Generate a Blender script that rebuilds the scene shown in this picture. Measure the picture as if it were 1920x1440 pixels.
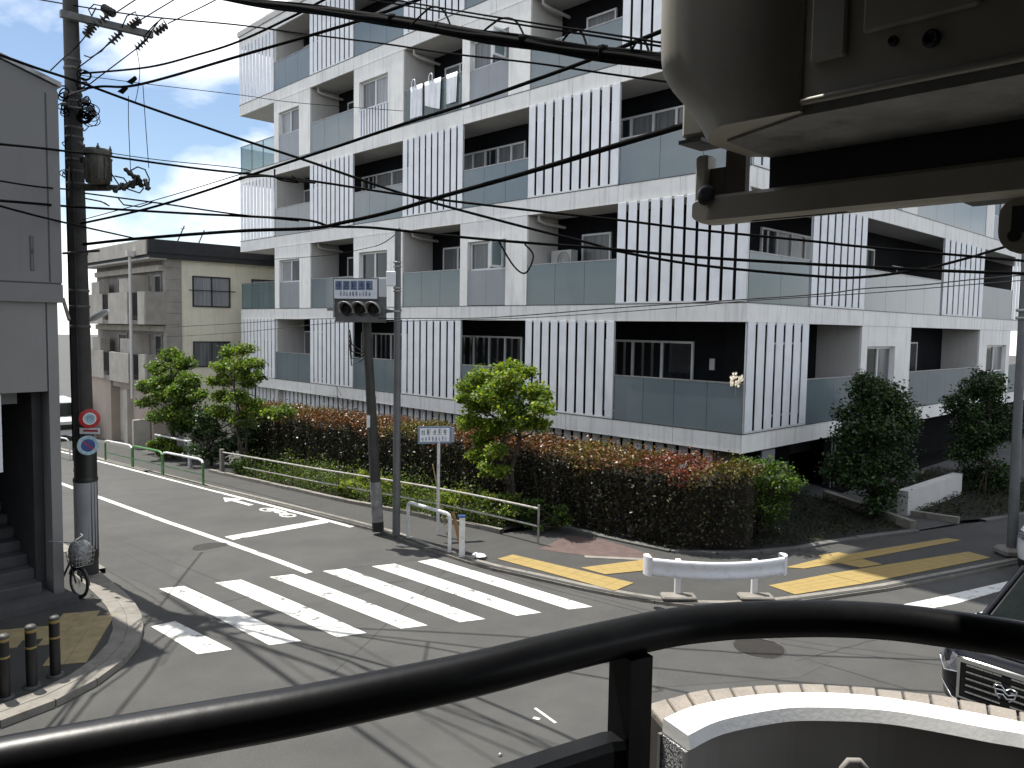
import bpy, bmesh, math, random
import numpy as np
from mathutils import Vector, Matrix
from mathutils.geometry import tessellate_polygon

for o in list(bpy.data.objects):
    bpy.data.objects.remove(o)
random.seed(7)
rng = np.random.default_rng(7)
C = bpy.context.scene.collection
scn = bpy.context.scene
R = math.radians

# ------------------------------------------------------------------ camera
F_PX, CX, CY, CAM_H = 1476.0, 960.0, 720.0, 4.4
pitch, roll = R(-4.07), R(0.93)
fw = Vector((0, math.cos(pitch), math.sin(pitch)))
up0 = Vector((1, 0, 0)).cross(fw)
rt = math.cos(roll) * Vector((1, 0, 0)) + math.sin(roll) * up0
up = -math.sin(roll) * Vector((1, 0, 0)) + math.cos(roll) * up0
cam_d = bpy.data.cameras.new('camera')
cam = bpy.data.objects.new('camera', cam_d)
C.objects.link(cam)
cam_d.sensor_fit = 'HORIZONTAL'
cam_d.sensor_width = 36
cam_d.lens = F_PX / 1920 * 36
cam_d.clip_start = 0.05
cam_d.clip_end = 2000
m = Matrix.Identity(4)
for i in range(3):
    m[i][0] = rt[i]; m[i][1] = up[i]; m[i][2] = -fw[i]
m[2][3] = CAM_H
cam.matrix_world = m
scn.camera = cam

# ------------------------------------------------------------------ sky and sun
SUN_AZ, SUN_EL = R(139.0), R(68.0)          # direction towards the sun, counted from +X
world = bpy.data.worlds.new('World')
scn.world = world
world.use_nodes = True
nt = world.node_tree
nt.nodes.clear()
wo = nt.nodes.new('ShaderNodeOutputWorld')
bg = nt.nodes.new('ShaderNodeBackground')
sky = nt.nodes.new('ShaderNodeTexSky')
sky.sky_type = 'NISHITA'
sky.sun_disc = False
sky.sun_elevation = SUN_EL
sky.sun_rotation = math.atan2(math.cos(SUN_AZ), math.sin(SUN_AZ))
sky.air_density = 1.0
sky.dust_density = 0.4
tc = nt.nodes.new('ShaderNodeTexCoord')
mp = nt.nodes.new('ShaderNodeMapping')
mp.inputs['Scale'].default_value = (1.0, 1.0, 1.9)
mp.inputs['Location'].default_value = (6.05, 3.20, 1.93)
nz = nt.nodes.new('ShaderNodeTexNoise')
nz.inputs['Scale'].default_value = 3.1
nz.inputs['Detail'].default_value = 7
nz.inputs['Roughness'].default_value = 0.52
nz.inputs['Distortion'].default_value = 0.25
rp = nt.nodes.new('ShaderNodeValToRGB')
rp.color_ramp.elements[0].position = 0.43
rp.color_ramp.elements[1].position = 0.60
mx = nt.nodes.new('ShaderNodeMix')
mx.data_type = 'RGBA'
mx.inputs[7].default_value = (12.0, 12.1, 12.3, 1)
nt.links.new(tc.outputs['Generated'], mp.inputs['Vector'])
nt.links.new(mp.outputs[0], nz.inputs['Vector'])
nt.links.new(nz.outputs['Fac'], rp.inputs['Fac'])
nt.links.new(rp.outputs['Color'], mx.inputs['Factor'])
nt.links.new(sky.outputs[0], mx.inputs[6])
nt.links.new(mx.outputs[2], bg.inputs['Color'])
bg.inputs['Strength'].default_value = 0.068
nt.links.new(bg.outputs[0], wo.inputs[0])

sun_d = bpy.data.lights.new('sun', 'SUN')
sun_d.energy = 3.5
sun_d.angle = R(0.53)
sun_d.color = (1.0, 0.955, 0.88)
sun = bpy.data.objects.new('sun', sun_d)
C.objects.link(sun)
sdir = Vector((math.cos(SUN_AZ) * math.cos(SUN_EL), math.sin(SUN_AZ) * math.cos(SUN_EL), math.sin(SUN_EL)))
sun.rotation_euler = sdir.to_track_quat('Z', 'Y').to_euler()
sun.location = (0, 0, 40)

vs = scn.view_settings
vs.view_transform = 'Standard'
vs.look = 'None'
vs.exposure = 1.06
vs.gamma = 1
vs.use_curve_mapping = False
scn.cycles.max_bounces = 8
scn.cycles.transparent_max_bounces = 12

# ------------------------------------------------------------------ frames and helpers
TH = R(44.07)                               # the apartment block's grid: a runs right-back, b left-back
C0 = Vector((5.1714, 17.5, 0))              # its near corner
FB = Matrix.Translation(C0) @ Matrix.Rotation(TH, 4, 'Z')
FBI = FB.inverted()
FI = Matrix.Identity(4)


def ray(x, y):
    return fw + (x - CX) / F_PX * rt - (y - CY) / F_PX * up


def zg(b):                                  # the street falls gently away to the left
    t = b - 4.0
    return max(-0.05 * (t + math.sqrt(t * t + 4)) / 2, -2.4)


def loc(P):
    return FBI @ Vector(P)


def gp(x, y, dz=0.0):                       # ground point seen at a place in the photo -> (a, b)
    r = ray(x, y)
    lo, hi = 1.0, 160.0
    for _ in range(60):
        mth = (lo + hi) / 2
        P = r * mth + Vector((0, 0, CAM_H))
        q = FBI @ P
        if q.z > zg(q.y) + dz:
            lo = mth
        else:
            hi = mth
    q = FBI @ (r * lo + Vector((0, 0, CAM_H)))
    return (q.x, q.y)


def at(x, y, Y):                            # point at forward distance Y (world)
    r = ray(x, y)
    t = Y / r.y
    return Vector((r.x * t, Y, CAM_H + r.z * t))


def on_z(x, y, z):
    r = ray(x, y)
    t = (z - CAM_H) / r.z
    return Vector((r.x * t, r.y * t, z))


def pl(x, y, axis, val):                    # point on plane a=val (axis 0) or b=val (axis 1), in (a,b,z)
    r = FBI.to_3x3() @ ray(x, y)
    o = FBI @ Vector((0, 0, CAM_H))
    t = (val - o[axis]) / r[axis]
    return o + r * t


class MB:
    def __init__(s):
        s.v = []; s.f = []; s.sm = []

    def add(s, vs_, fs, smooth=False):
        n = len(s.v)
        s.v.extend([tuple(p) for p in vs_])
        for f in fs:
            s.f.append(tuple(i + n for i in f)); s.sm.append(smooth)
        return s

    def box(s, x0, x1, y0, y1, z0, z1):
        if x0 > x1: x0, x1 = x1, x0
        if y0 > y1: y0, y1 = y1, y0
        if z0 > z1: z0, z1 = z1, z0
        v = [(x0, y0, z0), (x1, y0, z0), (x1, y1, z0), (x0, y1, z0), (x0, y0, z1), (x1, y0, z1), (x1, y1, z1), (x0, y1, z1)]
        return s.add(v, [(0, 3, 2, 1), (4, 5, 6, 7), (0, 1, 5, 4), (1, 2, 6, 5), (2, 3, 7, 6), (3, 0, 4, 7)])

    def bbox(s, x0, x1, y0, y1, z0, z1, c):   # box with chamfered vertical and top edges
        if x0 > x1: x0, x1 = x1, x0
        if y0 > y1: y0, y1 = y1, y0
        def ring(e, z, cc):
            a0, a1, b0, b1 = x0 + e, x1 - e, y0 + e, y1 - e
            return [(a0 + cc, b0, z), (a1 - cc, b0, z), (a1, b0 + cc, z), (a1, b1 - cc, z), (a1 - cc, b1, z), (a0 + cc, b1, z), (a0, b1 - cc, z), (a0, b0 + cc, z)]
        rs = [ring(c, z0, c * .5), ring(0, z0 + c, c), ring(0, z1 - c, c), ring(c, z1, c * .5)]
        v = [p for r_ in rs for p in r_]
        f = []
        for k in range(3):
            for i in range(8):
                j = (i + 1) % 8
                f.append((k * 8 + i, k * 8 + j, k * 8 + 8 + j, k * 8 + 8 + i))
        f.append(tuple(range(7, -1, -1))); f.append(tuple(range(24, 32)))
        return s.add(v, f)

    def prism(s, poly, z0, z1):
        n = len(poly)
        ar = sum(poly[i][0] * poly[(i + 1) % n][1] - poly[(i + 1) % n][0] * poly[i][1] for i in range(n))
        if ar < 0: poly = poly[::-1]
        v = [(p[0], p[1], z0) for p in poly] + [(p[0], p[1], z1) for p in poly]
        f = [tuple(range(n - 1, -1, -1)), tuple(range(n, 2 * n))]
        for i in range(n):
            j = (i + 1) % n
            f.append((i, j, n + j, n + i))
        return s.add(v, f)

    def tube(s, pts, r, n=8, cap=True, smooth=True, closed=False):
        P = [Vector(p) for p in pts]
        m_ = len(P)
        rr = r if isinstance(r, (list, tuple)) else [r] * m_
        vs_ = []
        prev = None
        for i in range(m_):
            if closed:
                t = P[(i + 1) % m_] - P[i - 1]
            else:
                t = P[min(i + 1, m_ - 1)] - P[max(i - 1, 0)]
            if t.length < 1e-9: t = Vector((0, 0, 1))
            t.normalize()
            if prev is None:
                ref = Vector((0, 0, 1)) if abs(t.z) < .9 else Vector((1, 0, 0))
                u = t.cross(ref).normalized()
            else:
                u = (prev - t * prev.dot(t))
                if u.length < 1e-6: u = t.orthogonal()
                u.normalize()
            prev = u
            w = t.cross(u)
            for k in range(n):
                a_ = 2 * math.pi * k / n
                vs_.append(P[i] + (u * math.cos(a_) + w * math.sin(a_)) * rr[i])
        f = []
        lim = m_ if closed else m_ - 1
        for i in range(lim):
            i2 = (i + 1) % m_
            for k in range(n):
                k2 = (k + 1) % n
                f.append((i * n + k, i * n + k2, i2 * n + k2, i2 * n + k))
        s.add(vs_, f, smooth)
        if cap and not closed:
            s.add(vs_[:n], [tuple(range(n - 1, -1, -1))])
            s.add(vs_[-n:], [tuple(range(n))])
        return s

    def lathe(s, prof, n=20, org=(0, 0, 0), M=None, smooth=True):
        vs_ = []
        for r_, z in prof:
            for k in range(n):
                a_ = 2 * math.pi * k / n
                p = Vector((r_ * math.cos(a_), r_ * math.sin(a_), z))
                if M is not None: p = M @ p
                vs_.append(p + Vector(org))
        f = []
        for i in range(len(prof) - 1):
            for k in range(n):
                k2 = (k + 1) % n
                f.append((i * n + k, i * n + k2, (i + 1) * n + k2, (i + 1) * n + k))
        s.add(vs_, f, smooth)
        if prof[0][0] > 1e-4: s.add(vs_[:n], [tuple(range(n - 1, -1, -1))])
        if prof[-1][0] > 1e-4: s.add(vs_[-n:], [tuple(range(n))])
        return s

    def loft(s, rings, smooth=True, cap=True, closed=True):
        n = len(rings[0])
        vs_ = [p for r_ in rings for p in r_]
        f = []
        for i in range(len(rings) - 1):
            for k in range(n if closed else n - 1):
                k2 = (k + 1) % n
                f.append((i * n + k, i * n + k2, (i + 1) * n + k2, (i + 1) * n + k))
        s.add(vs_, f, smooth)
        if cap and closed:
            s.add(rings[0], [tuple(range(n - 1, -1, -1))])
            s.add(rings[-1], [tuple(range(n))])
        return s

    def drape(s, poly, dz, skirt=0.0, step=0.75):
        """polygon in (a,b) laid on the sloping ground"""
        n = len(poly)
        ar = sum(poly[i][0] * poly[(i + 1) % n][1] - poly[(i + 1) % n][0] * poly[i][1] for i in range(n))
        if ar < 0: poly = poly[::-1]
        tris = tessellate_polygon([[Vector((p[0], p[1], 0)) for p in poly]])
        for t in tris:
            T = [poly[i] for i in t]
            a2 = (T[1][0] - T[0][0]) * (T[2][1] - T[0][1]) - (T[2][0] - T[0][0]) * (T[1][1] - T[0][1])
            if a2 < 0: T = T[::-1]
            lo = math.floor(min(p[1] for p in T) / step); hi = math.ceil(max(p[1] for p in T) / step)
            for k in range(lo, hi):
                Q = T
                for lim, sg in ((k * step, 1), ((k + 1) * step, -1)):
                    out = []
                    for i in range(len(Q)):
                        p, q = Q[i], Q[(i + 1) % len(Q)]
                        dp, dq = (p[1] - lim) * sg, (q[1] - lim) * sg
                        if dp >= 0: out.append(p)
                        if (dp > 0 and dq < 0) or (dp < 0 and dq > 0):
                            tt = dp / (dp - dq)
                            out.append((p[0] + (q[0] - p[0]) * tt, p[1] + (q[1] - p[1]) * tt))
                    Q = out
                    if len(Q) < 3: break
                if len(Q) >= 3:
                    s.add([(p[0], p[1], zg(p[1]) + dz) for p in Q], [tuple(range(len(Q)))])
        if skirt:
            for i in range(n):
                p, q = poly[i], poly[(i + 1) % n]
                k = max(1, int(abs(p[1] - q[1]) / step) + 1)
                for j in range(k):
                    A = (p[0] + (q[0] - p[0]) * j / k, p[1] + (q[1] - p[1]) * j / k)
                    B = (p[0] + (q[0] - p[0]) * (j + 1) / k, p[1] + (q[1] - p[1]) * (j + 1) / k)
                    za, zb = zg(A[1]) + dz, zg(B[1]) + dz
                    s.add([(A[0], A[1], za - skirt), (B[0], B[1], zb - skirt), (B[0], B[1], zb), (A[0], A[1], za)], [(0, 1, 2, 3)])
        return s

    def mesh(s, name, org=(0, 0, 0)):
        me = bpy.data.meshes.new(name)
        o = org
        me.from_pydata([(v[0] - o[0], v[1] - o[1], v[2] - o[2]) for v in s.v], [], s.f)
        me.polygons.foreach_set('use_smooth', s.sm)
        me.update()
        return me


def tag(o, label=None, cat=None, group=None, kind=None):
    if label: o['label'] = label
    if cat: o['category'] = cat
    if group: o['group'] = group
    if kind: o['kind'] = kind
    return o


def base_of(mb):
    A = np.array(mb.v)
    lo, hi = A.min(0), A.max(0)
    return ((lo[0] + hi[0]) / 2, (lo[1] + hi[1]) / 2, lo[2])


class T:                                    # a thing: an Empty at its base that parents its parts
    def __init__(s, name, label, cat, org=(0, 0, 0), frame=FI, group=None):
        s.o = bpy.data.objects.new(name, None)
        s.o.empty_display_size = 0.2
        C.objects.link(s.o)
        s.o.matrix_world = frame @ Matrix.Translation(Vector(org))
        s.org = org
        tag(s.o, label, cat, group)

    def part(s, name, mb, mt, label=None, parent=None):
        me = mb.mesh(name, s.org)
        me.materials.append(mt)
        o = bpy.data.objects.new(name, me)
        C.objects.link(o)
        o.parent = parent or s.o
        if label: o['label'] = label
        return o

    def inst(s, name, me, pos, parent=None, rz=0.0):
        o = bpy.data.objects.new(name, me)
        C.objects.link(o)
        o.parent = parent or s.o
        o.location = Vector(pos) - Vector(s.org)
        if rz: o.rotation_euler = (0, 0, rz)
        return o


def single(name, mb, mt, label=None, cat=None, group=None, kind=None, frame=FI, org=None):
    org = base_of(mb) if org is None else org
    me = mb.mesh(name, org)
    me.materials.append(mt)
    o = bpy.data.objects.new(name, me)
    C.objects.link(o)
    o.matrix_world = frame @ Matrix.Translation(Vector(org))
    tag(o, label, cat, group, kind)
    return o


def child(parent, name, mb, mt):            # a piece of a single-mesh thing or of the setting (same frame and origin 0)
    me = mb.mesh(name)
    me.materials.append(mt)
    o = bpy.data.objects.new(name, me)
    C.objects.link(o)
    o.parent = parent
    return o


def copy_tree(o, parent=None):
    c = o.copy()
    C.objects.link(c)
    if parent is not None: c.parent = parent
    for ch in [x for x in bpy.data.objects if x.parent == o]:
        copy_tree(ch, c)
    return c


# ------------------------------------------------------------------ materials
def mat(name, col, rough=.6, metal=0., var=.12, scale=6., col2=None, bump=0., bscale=40., streak=0., spec=.5, fine=0., stretch=(1, 1, 1), coat=0., dirt=None, dirt_amt=0., dirt_scale=1.5):
    m_ = bpy.data.materials.new(name)
    m_.use_nodes = True
    t = m_.node_tree
    p = t.nodes['Principled BSDF']
    p.inputs['Roughness'].default_value = rough
    p.inputs['Metallic'].default_value = metal
    p.inputs['Specular IOR Level'].default_value = spec
    p.inputs['Coat Weight'].default_value = coat
    g = t.nodes.new('ShaderNodeNewGeometry')
    mpn = t.nodes.new('ShaderNodeMapping')
    mpn.inputs['Scale'].default_value = stretch
    t.links.new(g.outputs['Position'], mpn.inputs['Vector'])
    n1 = t.nodes.new('ShaderNodeTexNoise')
    n1.inputs['Scale'].default_value = scale
    n1.inputs['Detail'].default_value = 6
    n1.inputs['Roughness'].default_value = .6
    t.links.new(mpn.outputs[0], n1.inputs['Vector'])
    c2 = col2 or tuple(max(0, c * (1 - 2 * var)) for c in col)
    c1 = col if col2 else tuple(min(1, c * (1 + var)) for c in col)
    r_ = t.nodes.new('ShaderNodeMapRange')
    r_.inputs[1].default_value = .3; r_.inputs[2].default_value = .7
    t.links.new(n1.outputs['Fac'], r_.inputs[0])
    mix = t.nodes.new('ShaderNodeMix'); mix.data_type = 'RGBA'
    mix.inputs[6].default_value = (*c2, 1); mix.inputs[7].default_value = (*c1, 1)
    t.links.new(r_.outputs[0], mix.inputs['Factor'])
    out = mix.outputs[2]
    if fine:
        nf = t.nodes.new('ShaderNodeTexNoise')
        nf.inputs['Scale'].default_value = 140; nf.inputs['Detail'].default_value = 2
        t.links.new(g.outputs['Position'], nf.inputs['Vector'])
        mr = t.nodes.new('ShaderNodeMapRange')
        mr.inputs[1].default_value = .3; mr.inputs[2].default_value = .7
        mr.inputs[3].default_value = 1 - fine; mr.inputs[4].default_value = 1 + fine
        t.links.new(nf.outputs['Fac'], mr.inputs[0])
        mm = t.nodes.new('ShaderNodeVectorMath'); mm.operation = 'SCALE'
        t.links.new(out, mm.inputs[0]); t.links.new(mr.outputs[0], mm.inputs['Scale'])
        out = mm.outputs[0]
    if streak:
        ms = t.nodes.new('ShaderNodeMapping')
        ms.inputs['Scale'].default_value = (5.5, 5.5, .35)
        t.links.new(g.outputs['Position'], ms.inputs['Vector'])
        ns = t.nodes.new('ShaderNodeTexNoise')
        ns.inputs['Scale'].default_value = 1.6; ns.inputs['Detail'].default_value = 5
        t.links.new(ms.outputs[0], ns.inputs['Vector'])
        rs = t.nodes.new('ShaderNodeMapRange')
        rs.inputs[1].default_value = .52; rs.inputs[2].default_value = .75
        rs.inputs[3].default_value = 1; rs.inputs[4].default_value = 1 - streak
        t.links.new(ns.outputs['Fac'], rs.inputs[0])
        mm = t.nodes.new('ShaderNodeVectorMath'); mm.operation = 'SCALE'
        t.links.new(out, mm.inputs[0]); t.links.new(rs.outputs[0], mm.inputs['Scale'])
        out = mm.outputs[0]
    if dirt:
        nd = t.nodes.new('ShaderNodeTexNoise')
        nd.inputs['Scale'].default_value = dirt_scale; nd.inputs['Detail'].default_value = 8; nd.inputs['Roughness'].default_value = .68
        t.links.new(g.outputs['Position'], nd.inputs['Vector'])
        rd = t.nodes.new('ShaderNodeMapRange')
        rd.inputs[1].default_value = .52; rd.inputs[2].default_value = .66
        rd.inputs[3].default_value = 0; rd.inputs[4].default_value = dirt_amt
        t.links.new(nd.outputs['Fac'], rd.inputs[0])
        md = t.nodes.new('ShaderNodeMix'); md.data_type = 'RGBA'
        t.links.new(rd.outputs[0], md.inputs['Factor']); t.links.new(out, md.inputs[6])
        md.inputs[7].default_value = (*dirt, 1)
        out = md.outputs[2]
    t.links.new(out, p.inputs['Base Color'])
    if bump:
        nb = t.nodes.new('ShaderNodeTexNoise')
        nb.inputs['Scale'].default_value = bscale; nb.inputs['Detail'].default_value = 4
        t.links.new(g.outputs['Position'], nb.inputs['Vector'])
        bn = t.nodes.new('ShaderNodeBump')
        bn.inputs['Strength'].default_value = bump; bn.inputs['Distance'].default_value = .02
        t.links.new(nb.outputs['Fac'], bn.inputs['Height'])
        t.links.new(bn.outputs[0], p.inputs['Normal'])
    return m_


def glassmat(name, col, rough, transp, spec=.5):
    m_ = mat(name, col, rough, var=.05, scale=.8, spec=spec)
    t = m_.node_tree
    p = t.nodes['Principled BSDF']
    o = t.nodes['Material Output']
    tr = t.nodes.new('ShaderNodeBsdfTransparent')
    tr.inputs[0].default_value = (.86, .93, .93, 1)
    ms = t.nodes.new('ShaderNodeMixShader')
    ms.inputs[0].default_value = transp
    t.links.new(p.outputs[0], ms.inputs[1]); t.links.new(tr.outputs[0], ms.inputs[2])
    t.links.new(ms.outputs[0], o.inputs[0])
    return m_


def leafmat(name, rough=.45, trans=.3):
    m_ = bpy.data.materials.new(name)
    m_.use_nodes = True
    t = m_.node_tree
    p = t.nodes['Principled BSDF']; o = t.nodes['Material Output']
    at_ = t.nodes.new('ShaderNodeAttribute'); at_.attribute_name = 'leafcol'
    p.inputs['Roughness'].default_value = rough
    p.inputs['Specular IOR Level'].default_value = .35
    t.links.new(at_.outputs['Color'], p.inputs['Base Color'])
    tl = t.nodes.new('ShaderNodeBsdfTranslucent')
    sc = t.nodes.new('ShaderNodeMix'); sc.data_type = 'RGBA'; sc.blend_type = 'MULTIPLY'
    sc.inputs['Factor'].default_value = 1
    sc.inputs[7].default_value = (1.35, 1.5, .6, 1)
    t.links.new(at_.outputs['Color'], sc.inputs[6])
    t.links.new(sc.outputs[2], tl.inputs['Color'])
    ms = t.nodes.new('ShaderNodeMixShader'); ms.inputs[0].default_value = trans
    t.links.new(p.outputs[0], ms.inputs[1]); t.links.new(tl.outputs[0], ms.inputs[2])
    t.links.new(ms.outputs[0], o.inputs[0])
    return m_


def paintmat(name, col, under, wear=.55, scale=3.5):
    m_ = mat(name, col, .7, var=.05, scale=8)
    t = m_.node_tree
    p = t.nodes['Principled BSDF']
    src = p.inputs['Base Color'].links[0].from_socket
    g = t.nodes.new('ShaderNodeNewGeometry')
    n1 = t.nodes.new('ShaderNodeTexNoise'); n1.inputs['Scale'].default_value = scale; n1.inputs['Detail'].default_value = 9; n1.inputs['Roughness'].default_value = .72
    t.links.new(g.outputs['Position'], n1.inputs['Vector'])
    rr = t.nodes.new('ShaderNodeMapRange')
    rr.inputs[1].default_value = wear; rr.inputs[2].default_value = wear + .09
    rr.inputs[3].default_value = 0; rr.inputs[4].default_value = .96
    t.links.new(n1.outputs['Fac'], rr.inputs[0])
    mx_ = t.nodes.new('ShaderNodeMix'); mx_.data_type = 'RGBA'
    t.links.new(rr.outputs[0], mx_.inputs['Factor']); t.links.new(src, mx_.inputs[6])
    mx_.inputs[7].default_value = (*under, 1)
    t.links.new(mx_.outputs[2], p.inputs['Base Color'])
    return m_


M = {}
M['asphalt'] = mat('asphalt', (.064, .0638, .060), .82, var=.12, scale=.9, bump=.35, bscale=120, fine=.3, dirt=(.047, .047, .046), dirt_amt=.7, dirt_scale=.55)
M['walk'] = mat('pavement asphalt', (.050, .0495, .046), .85, var=.1, scale=1.4, bump=.4, bscale=140, fine=.35)
M['patch'] = mat('new asphalt patch', (.062, .062, .06), .85, var=.08, scale=2, bump=.4, bscale=140, fine=.3)
M['seam'] = mat('sealed joint', (.042, .042, .040), .8, var=.1)
M['kerb'] = mat('kerb concrete', (.22, .205, .18), .8, var=.12, scale=4, bump=.2, bscale=60, fine=.15, dirt=(.085, .08, .07), dirt_amt=.6, dirt_scale=3)
M['redpave'] = mat('red paving', (.105, .072, .064), .85, var=.15, scale=5, bump=.3, bscale=60, fine=.25)
M['white_paint'] = paintmat('road paint', (.64, .64, .61), (.085, .085, .08), .545, 4.2)
M['yellow'] = paintmat('tactile yellow', (.30, .215, .072), (.20, .155, .075), .6, 3)
M['yellow2'] = mat('tactile tile old', (.34, .27, .14), .8, var=.14, scale=7, bump=.35, bscale=90, fine=.2)
M['iron'] = mat('manhole iron', (.030, .027, .024), .55, .4, var=.2, scale=14, bump=.5, bscale=70)
M['soil'] = mat('soil', (.014, .013, .009), .95, var=.3, scale=6, bump=.6, bscale=30)
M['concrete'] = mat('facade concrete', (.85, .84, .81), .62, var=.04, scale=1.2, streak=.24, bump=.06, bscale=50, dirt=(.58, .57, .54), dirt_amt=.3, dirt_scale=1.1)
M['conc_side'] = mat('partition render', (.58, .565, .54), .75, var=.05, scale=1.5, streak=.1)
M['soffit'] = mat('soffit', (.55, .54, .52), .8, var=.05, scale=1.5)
M['slat'] = mat('louvre white aluminium', (.77, .79, .825), .42, .0, var=.05, scale=2.2, streak=.07)
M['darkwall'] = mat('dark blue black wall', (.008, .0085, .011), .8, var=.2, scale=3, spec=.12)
M['darkfloor'] = mat('dark floor', (.03, .03, .032), .7, var=.2)
M['glass'] = glassmat('frosted balcony glass', (.17, .212, .232), .11, .10, .7)
M['glass_clear'] = glassmat('clear balcony glass', (.20, .25, .26), .06, .66, .6)
M['panel_grey'] = mat('grey infill panel', (.27, .285, .31), .38, var=.05, scale=1, streak=.05)
M['alu'] = mat('white aluminium frame', (.66, .67, .68), .4, .1, var=.05)
M['alu_dark'] = mat('dark aluminium', (.05, .052, .056), .4, .5, var=.1)
M['pane'] = mat('window pane', (.018, .021, .025), .05, 0, var=.3, scale=.7, spec=.6)
M['curtain'] = mat('curtain behind glass', (.13, .135, .14), .25, var=.3, scale=5, stretch=(3, 3, .1), spec=.6)
M['curtain_pale'] = mat('pale lace curtain', (.30, .31, .32), .3, var=.2, scale=6, stretch=(3, 3, .1), spec=.6)
M['void_shade'] = mat('ground floor shade black', (.004, .004, .0045), .9, var=.2, spec=.08)  # near-black colour stands in for the deep shade beneath the block
M['arm_steel'] = mat('weathered crossarm steel', (.13, .13, .125), .6, .2, var=.2, scale=9, streak=.2)
M['rail_pipe'] = mat('weathered white pipe', (.40, .385, .35), .55, 0, var=.2, scale=9, dirt=(.13, .10, .075), dirt_amt=.7, dirt_scale=8)
M['guard_white'] = mat('white painted guard board', (.80, .80, .82), .4, 0, var=.04, scale=6, dirt=(.5, .46, .38), dirt_amt=.4, dirt_scale=9)
M['edging'] = mat('dark edging concrete', (.12, .118, .11), .85, var=.15, scale=4, fine=.2)
M['brown'] = mat('brown panel', (.11, .085, .06), .6, var=.2, scale=8, stretch=(1, 1, .1))
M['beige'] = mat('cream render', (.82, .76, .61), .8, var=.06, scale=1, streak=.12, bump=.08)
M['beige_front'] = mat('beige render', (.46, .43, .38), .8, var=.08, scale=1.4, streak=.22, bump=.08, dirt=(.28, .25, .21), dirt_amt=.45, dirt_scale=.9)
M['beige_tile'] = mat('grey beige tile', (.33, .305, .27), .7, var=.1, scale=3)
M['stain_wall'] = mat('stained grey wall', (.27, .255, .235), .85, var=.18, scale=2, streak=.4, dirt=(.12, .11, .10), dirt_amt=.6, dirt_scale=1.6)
M['roofblack'] = mat('black roofing', (.022, .023, .028), .6, var=.2, scale=3)
M['pinkbeige'] = mat('pinkish beige render', (.40, .335, .285), .8, var=.06, scale=1.2, streak=.1)
M['grey_wall'] = mat('grey building panel', (.185, .184, .182), .7, var=.04, scale=.9, streak=.06, bump=.05)
M['grey_wall2'] = mat('grey building render', (.225, .223, .218), .75, var=.04, scale=.9, streak=.05)
M['stair'] = mat('stair concrete', (.075, .075, .078), .8, var=.15, scale=3)
M['stairwall'] = mat('stairwell wall', (.05, .05, .053), .8, var=.15, scale=2)
M['pole'] = mat('utility pole concrete', (.038, .036, .034), .75, var=.2, scale=3, streak=.35, bump=.2, bscale=60)
M['pole_grey'] = mat('grey painted steel', (.13, .135, .138), .5, .2, var=.1, scale=4, streak=.1)
M['pole_dark'] = mat('dark brown pole', (.042, .040, .038), .65, var=.15, scale=4, streak=.2)
M['polebase'] = mat('pale worn pole base', (.27, .265, .26), .7, var=.25, scale=7, streak=.2)
M['sheet'] = mat('grey anti-poster sheet', (.30, .31, .325), .5, var=.08, scale=3, bump=.5, bscale=160)
M['steel'] = mat('galvanised steel', (.33, .33, .33), .45, .6, var=.15, scale=6)
M['steel_dark'] = mat('weathered steel', (.10, .10, .095), .6, .4, var=.25, scale=12)
M['trafo'] = mat('weathered transformer', (.085, .08, .066), .65, .2, var=.3, scale=12, streak=.3)
M['porcelain'] = mat('dark insulator', (.018, .017, .016), .35, 0, var=.2)
M['cable'] = mat('black cable', (.005, .005, .005), .9, 0, var=.2, spec=.06)
M['cable2'] = mat('grey cable', (.025, .025, .026), .8, 0, var=.2)
M['white_steel'] = mat('white painted steel', (.62, .63, .63), .45, 0, var=.08, scale=8, dirt=(.28, .26, .23), dirt_amt=.5, dirt_scale=7)
M['green_steel'] = mat('green painted steel', (.055, .20, .045), .45, 0, var=.15, scale=8, dirt=(.30, .32, .26), dirt_amt=.5, dirt_scale=8)
M['sign_white'] = mat('sign white', (.72, .74, .76), .4, var=.04)
M['sign_blue'] = mat('sign blue', (.03, .07, .24), .4, var=.1)
M['sign_bluegrey'] = mat('sign blue grey print', (.16, .22, .33), .45, var=.2, scale=30)
M['sign_ink'] = mat('sign dark ink', (.03, .05, .10), .5, var=.1)
M['sign_red'] = mat('sign red', (.42, .02, .02), .4, var=.1)
M['sign_pale'] = mat('sign pale blue', (.36, .52, .60), .4, var=.2, scale=20)
M['lens'] = mat('dark lens', (.012, .013, .012), .2, var=.3, scale=20)
M['black_plastic'] = mat('black plastic', (.014, .014, .014), .45, var=.2)
M['rail'] = mat('black gloss railing paint', (.006, .0066, .0078), .36, 0, var=.25, scale=9, spec=.30, bump=.02, bscale=45, fine=.15, dirt=(.014, .014, .014), dirt_amt=.4, dirt_scale=9)
M['cap'] = mat('white stone coping', (.80, .80, .78), .55, var=.03, scale=4, bump=.05, bscale=80)
M['brick'] = mat('beige brick', (.25, .222, .19), .75, var=.1, scale=12, fine=.12, bump=.15, bscale=90)
M['mortar'] = mat('dark mortar', (.05, .045, .04), .9, var=.2)
M['plaster'] = mat('grey brown plaster', (.25, .235, .215), .8, var=.05, scale=3)
M['awning'] = mat('beige awning plastic', (.37, .345, .285), .5, var=.05, scale=2.5, dirt=(.22, .20, .16), dirt_amt=.35, dirt_scale=5)
M['awning_under'] = mat('dirty awning underside', (.24, .24, .225), .7, var=.2, scale=7, dirt=(.06, .06, .055), dirt_amt=.7, dirt_scale=6, bump=.2, bscale=40)
M['bark'] = mat('bark', (.07, .056, .042), .9, var=.3, scale=14, bump=.6, bscale=50)
M['leaf'] = leafmat('leaf', .5, .40)
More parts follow.
